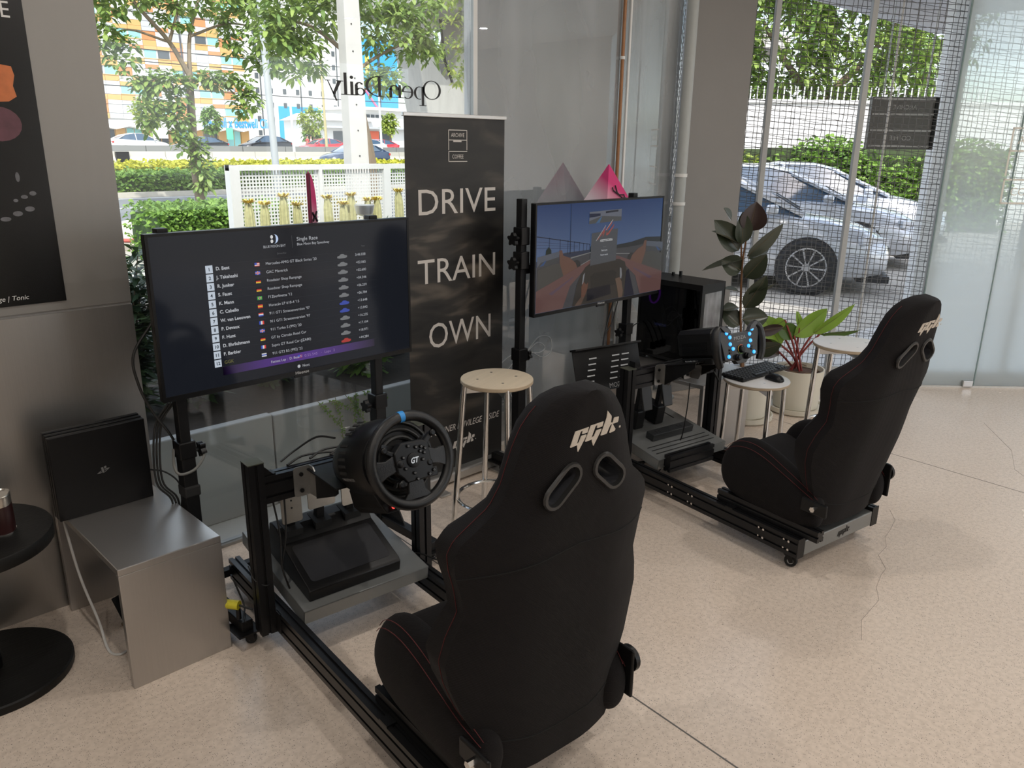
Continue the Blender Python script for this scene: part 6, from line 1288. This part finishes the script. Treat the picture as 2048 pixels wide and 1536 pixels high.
# ================================================================== people across the road
def person(label, x, y, z, rz, shirt, legs, seed):
    o = thing('person', label, 'person', (x, y, z), rz)
    SK = mat('skin_tone', (.42, .25, .17), .6)
    J = [(0, 0, .93, .13), (0, 0, 1.15, .125), (0, .01, 1.38, .14), (0, .02, 1.48, .055), (0, .0, 1.56, .085), (0, -.01, 1.66, .09),      # 0 pelvis .. 5 head
         (.17, .02, 1.38, .055), (.23, .02, 1.12, .042), (.21, -.10, .90, .034), (.20, -.14, .82, .038), (-.17, .02, 1.38, .055), (-.24, .03, 1.12, .042), (-.23, -.03, .88, .034), (-.23, -.05, .80, .038),
         (.09, 0, .86, .085), (.10, -.02, .47, .06), (.10, .03, .08, .042), (.10, -.12, .03, .035), (-.09, 0, .86, .085), (-.11, .06, .47, .06), (-.11, .12, .08, .042), (-.11, -.02, .03, .035)]
    E = [(0, 1), (1, 2), (2, 3), (3, 4), (4, 5), (2, 6), (6, 7), (7, 8), (8, 9), (2, 10), (10, 11), (11, 12), (12, 13), (0, 14), (14, 15), (15, 16), (16, 17), (0, 18), (18, 19), (19, 20), (20, 21)]
    def skin(name, ids, mt, grow):
        idx = {k: i for i, k in enumerate(ids)}; me = bpy.data.meshes.new(name); me.from_pydata([J[k][:3] for k in ids], [(idx[a], idx[b]) for a, b in E if a in idx and b in idx], [])
        ob = bpy.data.objects.new(name, me); COL.objects.link(ob); ob.parent = o; me.materials.append(mt)
        md = ob.modifiers.new('skin', 'SKIN'); md.use_smooth_shade = True; sv = me.skin_vertices[0].data if me.skin_vertices else None
        if sv is None: me.attributes.get('x'); 
        if sv:
            for k in ids: sv[idx[k]].radius = (J[k][3]*grow, J[k][3]*grow*.85)
            sv[0].use_root = True
        s2 = ob.modifiers.new('smooth', 'SUBSURF'); s2.levels = 1; s2.render_levels = 1
        return ob
    skin('body', list(range(22)), SK, 1.0); skin('shirt', [0, 1, 2, 6, 7, 10, 11], shirt, 1.15); skin('trousers', [0, 14, 15, 16, 18, 19, 20], legs, 1.14)
    MB().sphere((0, .015, 1.70), (.098, .105, .085), 12, 7).build('hair', mat('dark_hair', (.02, .015, .012), .7), o)
    for s in (-1, 1): MB().sphere((s*.032, -.088, 1.665), .012, 6, 4).build('eye', RUBBER, o)
    MB().sphere((0, -.095, 1.64), (.014, .02, .018), 6, 4).build('nose', SK, o); MB().cbox((0, -.082, 1.605), (.04, .01, .008)).build('mouth', mat('lip', (.35, .12, .1), .6), o)
    return o
pr1 = person('person in a red shirt carrying a yellow bag across the road', 43.0, 71.8, .42, .4, mat('red_shirt', (.5, .05, .05), .8), mat('tan_trousers', (.35, .25, .16), .8), 1)
person('person in pale clothes walking behind the one in red', 44.3, 73.3, .42, 1.2, mat('pale_shirt', (.55, .5, .45), .8), mat('grey_trousers', (.3, .3, .3), .8), 2)
yb = thing('yellow_bag', 'yellow bag held by the person in red across the road', 'bag', (43.22, 71.6, .42)); MB().loft([[(a*.14, b_*.06, .42) for a, b_ in ((-1, -1), (1, -1), (1, 1), (-1, 1))], [(a*.16, b_*.05, .75) for a, b_ in ((-1, -1), (1, -1), (1, 1), (-1, 1))]]).build('sack', mat('yellow_bag', (.6, .42, .05), .7), yb, bevel=.02); MB().torus(.06, .01, 14, 5, T(0, 0, .77) @ RX(pi/2), 0, pi).build('handle', MATS['yellow_bag'], yb)

# ================================================================== cars
CGLASS = mat('car_glass', (.05, .085, .13), .06, var=.2, spec=.8, coat=.5); TYRE = mat('tyre', (.02, .02, .02), .8); ALLOY = mat('alloy_rim', (.55, .55, .56), .3, .8); DARKT = mat('dark_trim', (.02, .02, .022), .4); LAMPG = mat('headlamp', (.5, .52, .55), .1, coat=.5); TAIL = mat('tail_lamp', (.45, .03, .03), .2)
def sedan(label, M, paint, group=None, detail=True, suv=0.0):
    o = thing('sedan_car' if not suv else 'suv_car', label, 'car', group=group); o.matrix_world = M
    def ring_(x, w, z0, z1): return [(x, -w, z0+.12), (x, -w*.92, z0), (x, w*.92, z0), (x, w, z0+.12), (x, w*1.0, z0+(z1-z0)*.55), (x, w*.93, z1-.05), (x, w*.80, z1), (x, 0, z1+.03), (x, -w*.80, z1), (x, -w*.93, z1-.05), (x, -w*1.0, z0+(z1-z0)*.55)]
    k_ = 1+suv*.12
    MB().loft([ring_(x, w, z0, z1*k_) for x, w, z0, z1 in ((-2.34, .66, .42, .82), (-2.28, .80, .30, .97), (-1.9, .88, .22, 1.03), (-1.2, .91, .2, 1.0), (-.3, .92, .2, .96), (.7, .92, .2, .95), (1.1, .91, .2, .93), (1.6, .89, .2, .86), (2.0, .84, .22, .77), (2.25, .76, .26, .66), (2.33, .62, .32, .56))]).build('body', paint, o, ang=50)
    def cab(x, w, z0, z1, tw): return [(x, -w, z0), (x, w, z0), (x, tw, z1), (x, 0, z1+.015), (x, -tw, z1)]
    MB().loft([cab(x, w, .90, z1*k_, tw) for x, w, z1, tw in ((-2.0, .72, 1.0, .60), (-1.2, .78, 1.33, .56), (-.5, .80, 1.43, .58), (.1, .80, 1.42, .58), (.55, .78, 1.30, .58), (1.3, .74, .93, .66))]).build('cabin_glass', CGLASS, o, ang=30)
    MB().loft([[(x, -tw-.01, z1*k_), (x, tw+.01, z1*k_), (x, tw*.9, z1*k_+.03), (x, 0, z1*k_+.045), (x, -tw*.9, z1*k_+.03)] for x, z1, tw in ((-1.25, 1.31, .57), (-.5, 1.42, .59), (.1, 1.41, .59), (.5, 1.315, .59))]).build('roof', paint, o, ang=50)
    for s in (-1, 1):
        for xa, za, xb, zb in ((.42, 1.33, 1.32, .93), (-.45, 1.43, -.42, .95), (-1.25, 1.31, -2.0, .98)):
            MB().tube([(xa, s*.585, za*k_), ((xa+xb)/2, s*.68, (za+zb)/2*k_), (xb, s*.77, zb*k_)], .035, 6).build('pillar', paint, o)
        MB().cbox((.95, s*.98, 1.0*k_), (.14, .18, .11)).build('wing_mirror', paint, o, bevel=.03)
        for xw in (-1.38, 1.40):
            WM = T(xw, s*.80, .33) @ RX(-s*pi/2)
            MB(WM).lathe([(.36, .06), (.36, .115)], 28).build('wheel_arch', DARKT, o)
            w = MB(WM).lathe([(.22, .13), (.30, .145), (.33, .12), (.33, -.08), (.22, -.08)], 28).build('tyre', TYRE, o)
            MB(WM).lathe([(.225, .125), (.235, .135), (.22, .138)], 28, cap=False).build('rim_ring', ALLOY, w)
            if detail:
                MB(WM).cyl((0, 0, .10), (0, 0, .135), .05, n=14).build('hub', ALLOY, w)
                for i in range(10): MB(WM @ RZ(2*pi*i/10)).prism([(.04, -.012), (.225, -.028), (.225, -.006), (.04, .0)], .115, .132).build('spoke', ALLOY, w, smooth=False)
                MB(WM).cyl((0, 0, .06), (0, 0, .10), .21, n=20).build('brake_disc', DARKT, w)
            else: MB(WM).cyl((0, 0, .10), (0, 0, .13), .21, n=12).build('rim_face', ALLOY, w)
        MB().loft([[(1.95, s*.80, .62), (1.95, s*.80, .72), (2.2, s*.60, .70), (2.2, s*.60, .60)], [(2.0, s*.86, .62), (2.0, s*.86, .71), (2.31, s*.62, .68), (2.31, s*.62, .60)]]).build('headlamp', LAMPG, o, smooth=False)
        MB().cbox((-2.27, s*.66, .82*k_), (.12, .3, .14)).build('tail_lamp', TAIL, o, smooth=False)
        if detail: MB().lathe([(.05, 0), (.05, .03)], 14, T(2.27, s*.62, .42) @ RY(pi/2)).build('fog_lamp', DARKT, o)
    MB().box(2.26, 2.35, -.45, .45, .30, .56).build('grille', DARKT, o, smooth=False)
    for i in range(4): MB().box(2.345, 2.357, -.43, .43, .33+.06*i, .345+.06*i).build('grille_bar', ALLOY, o, smooth=False)
    MB().box(2.0, 2.36, -.7, .7, .16, .24).build('front_lip', DARKT, o, smooth=False)
    if detail:
        for s in (-.25, .3): MB().tube([(1.30, s-.1, .96), (1.0, s+.35, 1.11)], .008, 5).build('wiper', DARKT, o)
    return o
def paint(n_, c, metal=.3): return mat('paint_'+n_, c, .25, metal, var=.03, coat=.8)
SILV = paint('silver', (.50, .52, .54), .3); WHT = paint('white', (.62, .62, .6), 0); BLK = paint('black', (.012, .013, .018), .2); RED = paint('red', (.5, .04, .05), 0); NAVY = paint('navy', (.03, .05, .10), .3); GREY = paint('grey', (.35, .37, .38), .3)
def car_at(x, y, z, ang): return T(x, y, z) @ RZ(rad(ang))
sedan('silver sedan parked nearest the wire mesh', car_at(9.34, 5.91, gz, -62), SILV)
sedan('second silver sedan parked behind the nearest one', car_at(11.96, 6.41, gz, -62), SILV)
sedan('third pale sedan at the far end of the parked row', car_at(14.5, 6.9, gz, -60), paint('pale_blue', (.55, .60, .68), .3))
for (x, y, a, p_, lb, sv) in ((26.2, 70, 0, WHT, 'white suv across the road before the orange facade', 1), (31.3, 70, 180, BLK, 'black sedan across the road behind the slim tree', 0), (36.6, 68.4, 180, BLK, 'large black car right of the slim tree', 1), (39.6, 73, 0, GREY, 'dark grey car half hidden by the lamp pole', 0), (43.5, 70, 180, RED, 'red sedan across the road left of the concrete pole', 0), (48.4, 70, 180, WHT, 'white sedan across the road left of the concrete pole', 0), (51.4, 72, 180, RED, 'second red car hidden by the concrete pole', 0), (57.2, 70, 0, GREY, 'grey car right of the brown trunk', 0), (59.9, 68, 180, paint('teal', (.2, .32, .32)), 'greenish car at the banner edge', 0), (63.2, 70, 180, WHT, 'white car at the banner edge across the road', 0)):
    sedan(lb, car_at(x, y, .42, a), p_, 'cars parked across the road', False, sv)
sedan('dark blue hatchback driving on the near side road', car_at(31.0, 46, gz, 180), NAVY, None, False, 1)

# ================================================================== buildings
ORA = mat('facade_orange', (.52, .30, .11), .8, var=.08); ORA2 = mat('facade_terracotta', (.50, .20, .08), .8, var=.08); FWH = mat('facade_white', (.60, .59, .57), .8, var=.04); FGR = mat('facade_grey', (.40, .41, .43), .8, var=.05); TEAL = mat('teal_glazing', (.22, .52, .52), .12, var=.15); DKG = mat('dark_glazing', (.06, .07, .08), .15, var=.3)
bA = thing('orange_building', 'orange and white panelled apartment block across the road', 'building', (58, 140, .5))
MB().box(-16, 14.2, .4, 14, 0, 34).build('core', FWH, bA, smooth=False)
pan = {}; rnd = random.Random(44); CW, RH = 2.16, 2.85
def piece(kind, M, w, h, d, m):
    key_ = (kind, m.name)
    if key_ not in pan: o_ = MB().box(0, w, -d, 0, 0, h).build(kind, m, bA, smooth=False); o_.matrix_local = M; pan[key_] = o_; return o_
    return share(pan[key_], kind, bA, M)
for r_ in range(8):
    z = 4.2+r_*RH
    for c_ in range(14):
        x = -16+c_*CW; pat = (c_+2*r_) % 6
        if pat in (0, 1):
            wd = piece('window_pane', T(x+.12, .38, z+.95), CW-.3, 1.2, .05, TEAL if rnd.random() < .7 else DKG); piece('window_frame', T(x, .4, z+.82), CW-.05, .12, .3, ORA); piece('panel', T(x, .4, z-.02), CW-.05, .80, .22, ORA if (c_+r_) % 3 else FWH); piece('panel_strip', T(x, .4, z+2.2), CW-.05, .6, .25, ORA)
        else:
            m_ = (None, None, ORA2, FWH, FGR, FWH)[pat]; piece('panel', T(x, .4, z-.02), CW-.05, .80, .22, (ORA, FWH, ORA, FGR, FWH, ORA)[(pat+r_) % 6]); piece('tall_panel', T(x, .4, z+.85), CW-.05, 1.3, .15, m_); piece('panel_strip', T(x, .4, z+2.2), CW-.05, .6, .25, (FWH, ORA2, FGR)[(pat+c_) % 3])
for i in range(7):
    x = -16+i*4.3
    MB().prism([(x, 3.0), (x+2.15, 2.5), (x+4.3, 3.0), (x+4.3, 3.9), (x, 3.9)], -2.0, 0, RX(pi/2) @ T(0, 0, -.4) if False else Matrix(((1,0,0,0),(0,0,1,0),(0,1,0,0),(0,0,0,1)))).build('zigzag_canopy', FWH, bA, smooth=False)
    MB().box(x+.1, x+2.7, .3, .38, 0, 2.7).build('shop_glass', DKG if i % 2 else TEAL, bA, smooth=False); MB().box(x+2.75, x+4.25, .2, .4, 0, 2.7).build('shop_pier', ORA, bA, smooth=False)
    for k_ in range(3): MB().box(x+.1+k_*1.25, x+.18+k_*1.25, .24, .3, 0, 2.7).build('mullion', ORA, bA, smooth=False)
SIGNB = mat('sign_blue', (.02, .25, .65), .5)
text('sign_letters', 'Livewell x Bestwell Clinic', 2.3, T(4.6, -2.1, 3.2) @ frame((0, 0, 0), (1, 0, 0), (0, 0, 1)), SIGNB, bA, ext=.05, fit=13.4, off=.03)
for (x, w, h, m_, lb) in ((-4.2, 2.6, 1.6, FWH, ''), (8.6, 1.2, 1.9, mat('sign_green', (.1, .45, .3), .5), '')): MB().box(x, x+w, -2.3, -2.2, 1.2, 1.2+h).build('shop_sign', m_, bA, smooth=False)
text('sign_letters', 'OPEN', .6, T(-3.9, -2.32, 1.9) @ frame((0, 0, 0), (1, 0, 0), (0, 0, 1)), mat('sign_dark', (.1, .06, .05), .5), bA) if False else None
bB = thing('white_tower', 'tall white apartment tower with small dark windows and blue base', 'building', (92, 172, .5))
MB().box(-6, 25.5, 0, 12, 0, 40).build('white_wall', FWH, bB, smooth=False); MB().box(4, 25.5, -.1, 12, 0, 8.6).build('blue_base', mat('facade_blue', (.03, .28, .62), .7, var=.06), bB, smooth=False)
win = None
for r_ in range(11):
    for c_ in range(9):
        M = T(-4.5+c_*3.3, -.14, 2.2+r_*3.0)
        if win is None: win = MB().box(0, .8, 0, .1, 0, 1.1).build('window', DKG, bB, smooth=False); win.matrix_local = M
        else: share(win, 'window', bB, M)
for c_ in (1, 4, 7): MB().box(-3.4+c_*3.3, -3.2+c_*3.3, -.3, -.1, 0, 36).build('drain_pipe', DKG, bB, smooth=False)
bC = thing('blue_tower', 'bright blue tower wall with a pink diagonal stripe', 'building', (117.8, 171, .42)); MB().box(0, 11.2, 0, 12, 0, 25).build('blue_wall', MATS['facade_blue'], bC, smooth=False)
MB().box(5.2, 5.7, -.3, 0, 5, 25).build('drain_pipe', NAVY, bC, smooth=False); MB().prism([(.8, 13.5), (1.2, 13.7), (5.6, 8.6), (5.3, 8.2)], 0, .15, Matrix(((1,0,0,0),(0,0,-1,0),(0,1,0,0),(0,0,0,1)))).build('pink_stripe', mat('pink_paint', (.75, .12, .22), .6), bC, smooth=False); MB().box(1.5, 2.6, -.15, 0, 17, 21).build('yellow_patch', mat('yellow_paint', (.75, .6, .1), .6), bC, smooth=False)
bD = thing('white_bungalow', 'low white building with flat roof behind the parked cars', 'building', (61, 100, .4))
MB().box(0, 16, 0, 8, 0, 4.0).build('wall', FWH, bD, smooth=False); MB().box(6.5, 16, .5, 8, 4.0, 5.6).build('upper_wall', FWH, bD, smooth=False); MB().loft([[(-.5, -.6, 4.0), (9.5, -.6, 4.0), (9.5, 8.4, 4.0), (-.5, 8.4, 4.0)], [(1.5, 2, 5.0), (8, 2, 5.0), (8, 7, 5.0), (1.5, 7, 5.0)]]).build('hip_roof', mat('pale_roof', (.7, .69, .67), .7), bD, smooth=False); MB().box(6, 16.4, -.3, 8.4, 5.6, 6.0).build('flat_roof', FWH, bD, smooth=False); MB().box(-.3, 16.3, -1.2, 0, 3.0, 3.25).build('awning', FGR, bD, smooth=False)
for (x0, x1, z0, z1) in ((3.0, 6.2, .2, 2.6), (10.8, 13.0, .6, 2.6)): MB().box(x0, x1, -.05, 0, z0, z1).build('window', DKG, bD, smooth=False)
for i in range(6): MB().box(9+i*.8, 9.6+i*.8, .42, .5, 4.6, 5.0).build('window', DKG, bD, smooth=False)
MB().box(9.0, 10.7, -.1, 0, 1.6, 2.7).build('red_sign', mat('red_sign', (.6, .12, .06), .5), bD, smooth=False)
vd = thing('viaduct_pier', 'forked concrete viaduct pier carrying a deck above the banner', 'pier', (37.5, 45, gz))
vp = [(-2.0, 0), (2.2, 0), (2.2, 3.7), (2.7, 6.2), (3.4, 9.8), (1.5, 9.8), (.9, 8.0), (.3, 6.4), (-.25, 5.75), (-.8, 6.2), (-1.2, 7.6), (-1.6, 9.8), (-3.6, 9.8), (-2.7, 6.8), (-2.0, 3.7)]
MB(Matrix(((1,0,0,0),(0,0,-1,1.2),(0,1,0,0),(0,0,0,1)))).prism(vp, 0, 2.4).build('forked_pier', CONCR, vd, smooth=False, bevel=.12)
MB().box(-5, 40, -3.5, 5.5, 9.8, 10.6).box(-5, 40, -5, 7, 10.6, 12).build('deck', CONCR, vd, smooth=False); MB().tube([(-.9, -1.25, 9.5), (-.55, -1.25, 7), (.0, -1.25, 5.9), (.1, -1.25, 5.6)], .09, 8).build('drain_pipe', RUBBER, vd); MB().cyl((.1, -1.25, 0), (.1, -1.25, 2.6), .3, n=12).build('drain_box', DKG, vd)

# ================================================================== car park beyond the wire mesh
def LF(d): return frame(NRM*d, TAN, (0, 0, 1))
wb = thing('boundary_wall', 'long white boundary wall behind the parked cars', 'wall', (0, 0, 0)); MB(LF(20)).box(2, 16, gz, 2.62, -.3, 0).build('wall_face', mat('wall_white', (.60, .59, .57), .75, var=.04), wb, smooth=False)
MB(LF(20)).box(2, 16, 2.62, 2.70, -.36, .06).build('coping', FWH, wb, smooth=False)
rail = None
for i in range(46):
    M = LF(20) @ T(4+i*.16, 2.7, -.15)
    if rail is None: rail = MB().box(-.012, .012, 0, .3, -.012, .012).build('railing_bar', FENW, wb, smooth=False); rail.matrix_local = M
    else: share(rail, 'railing_bar', wb, M)
def hedge_rw(label, s0, s1, d0, z1, m, n, seed, name):
    o = thing(name, label, 'hedge'); rnd = random.Random(seed); F = LF(d0); b = MB(F)
    MB(F).box(s0, s1, gz, z1-.15, -.9, -.1).build('core', mat(name+'_core', (.04, .06, .02), .9), o, smooth=False)
    b = MB()
    for _ in range(n):
        s = rnd.uniform(s0, s1); top = z1*(.92+.12*sin(s*2.1)); z = rnd.uniform(gz, top); dd = rnd.uniform(-.15, .15) if z < top-.2 else rnd.uniform(-.9, .1)
        p = F @ Vector((s, z, dd)); a = rnd.uniform(0, 6.28); leaf_quad(b, p, Vector((cos(a), sin(a), rnd.uniform(0, 1))), .16, .08, Vector((rnd.uniform(-1, 1), rnd.uniform(-1, 1), .5)))
    b.build('foliage', m, o, smooth=False, kind='stuff'); return o
hedge_rw('green clipped hedge between parked cars and white wall', 5.45, 10.5, 17.5, 1.75, HEDG, 6500, 51, 'parking_hedge')
hedge_rw('yellow-green hedge beside the grey column', 2.5, 5.2, 17.0, 1.72, LEAFY, 4200, 52, 'yellow_parking_hedge')
P0 = NRM*24+TAN*8.6
tb_ = (P0.x, P0.y, gz)
def at(s, z, d=24): return tuple(NRM*d+TAN*s+Vector((0, 0, z)))
tree('big bushy tree behind the white boundary wall', tb_, [([tb_, at(8.6, 1.5), at(8.6, 3)], .25, .18)], [([at(8.6, 2.8), at(7.5, 4), at(6.8, 5)], .12, .05), ([at(8.6, 2.8), at(9.8, 4), at(10.6, 5)], .12, .05)],
     [(at(7.4, 4.4), (1.6, 1.6, 1.7), 190), (at(9.4, 4.2), (1.7, 1.7, 1.7), 200), (at(10.9, 3.8), (1.0, 1.0, 1.4), 90), (at(8.4, 6.2), (2.0, 2.0, 1.4), 140), (at(6.6, 3.6), (.8, .8, 1.0), 50)], LEAFG, 61, .32, .12)
P0 = NRM*27+TAN*13
tb_ = (P0.x, P0.y, gz)
tree('leafy tree above the carport beam', tb_, [([tb_, at(13, 2, 27), at(13, 4, 27)], .2, .14)], [], [(at(13, 5.5, 27), (1.8, 1.8, 1.8), 120), (at(12.2, 4.2, 27), (1.2, 1.2, 1.2), 60)], HEDG, 62, .3, .12)
sn = thing('sign_board', 'dark three-row sign board hung outside the wire mesh', 'sign'); F = LF(5.95); BRZ = mat('sign_bronze', (.15, .145, .135), .45, .3, var=.15)
MB(F).box(2.52, 2.99, 1.60, 1.955, -.05, 0).build('board', BRZ, sn, smooth=False, bevel=.004); SGM = mat('sign_pale', (.5, .49, .47), .5)
for z in (1.622, 1.728, 1.838, 1.94): MB(F).box(2.53, 2.965, z-.006, z+.006, 0, .004).build('rule_line', SGM, sn, smooth=False)
MB(F).box(2.965, 2.99, 1.60, 1.955, 0, .012).build('side_frame', BLACK, sn, smooth=False)
text('sign_letters', 'ARCHIVE', .042, F @ T(2.84, 1.872, .002) @ Matrix.Diagonal((-1, 1, 1, 1)), SGM, sn); text('sign_letters', 'COFFEE', .045, F @ T(2.83, 1.662, .002) @ Matrix.Diagonal((-1, 1, 1, 1)), SGM, sn)
for s in (2.60, 2.9): MB(F).cyl((s, 1.955, -.02), (s, 3.1, -.02), .006, n=6).build('hanger_rod', STEEL, sn)
cpm = thing('carport', 'white carport post and beam over the parked cars', 'carport'); F = LF(7.6); MB(F).box(3.84, 4.02, gz, 3.0, -.14, 0).build('post', FENW, cpm, smooth=False); pA = NRM*8.0+TAN*2.0+Vector((0, 0, 3.1)); pB = NRM*11.6+TAN*5.75+Vector((0, 0, 3.1)); BF_ = frame(pA, pB-pA, (0, 0, 1)); LB = (pB-pA).length
MB(BF_).box(0, LB, 0, .28, -.1, .1).build('roof_beam', FGR, cpm, smooth=False); MB(BF_).box(0, LB, .2, .28, 0, 4.0).build('roof_sheet', FGR, cpm, smooth=False)
# ================================================================== lettering becomes plain meshes
def bake_text():
    dg = bpy.context.evaluated_depsgraph_get()
    for o, fit in TEXTS:
        me = bpy.data.meshes.new_from_object(o.evaluated_get(dg)); cu = o.data
        n = bpy.data.objects.new(o.name, me); COL.objects.link(n); nm = o.name; par = o.parent; M = o.matrix_local.copy()
        if fit and me.vertices:
            xs = [v.co.x for v in me.vertices]; M = M @ Matrix.Diagonal((fit/(max(xs)-min(xs)), 1, 1, 1))
        bpy.data.objects.remove(o); bpy.data.curves.remove(cu); n.name = nm; n.parent = par; n.matrix_local = M
bake_text()
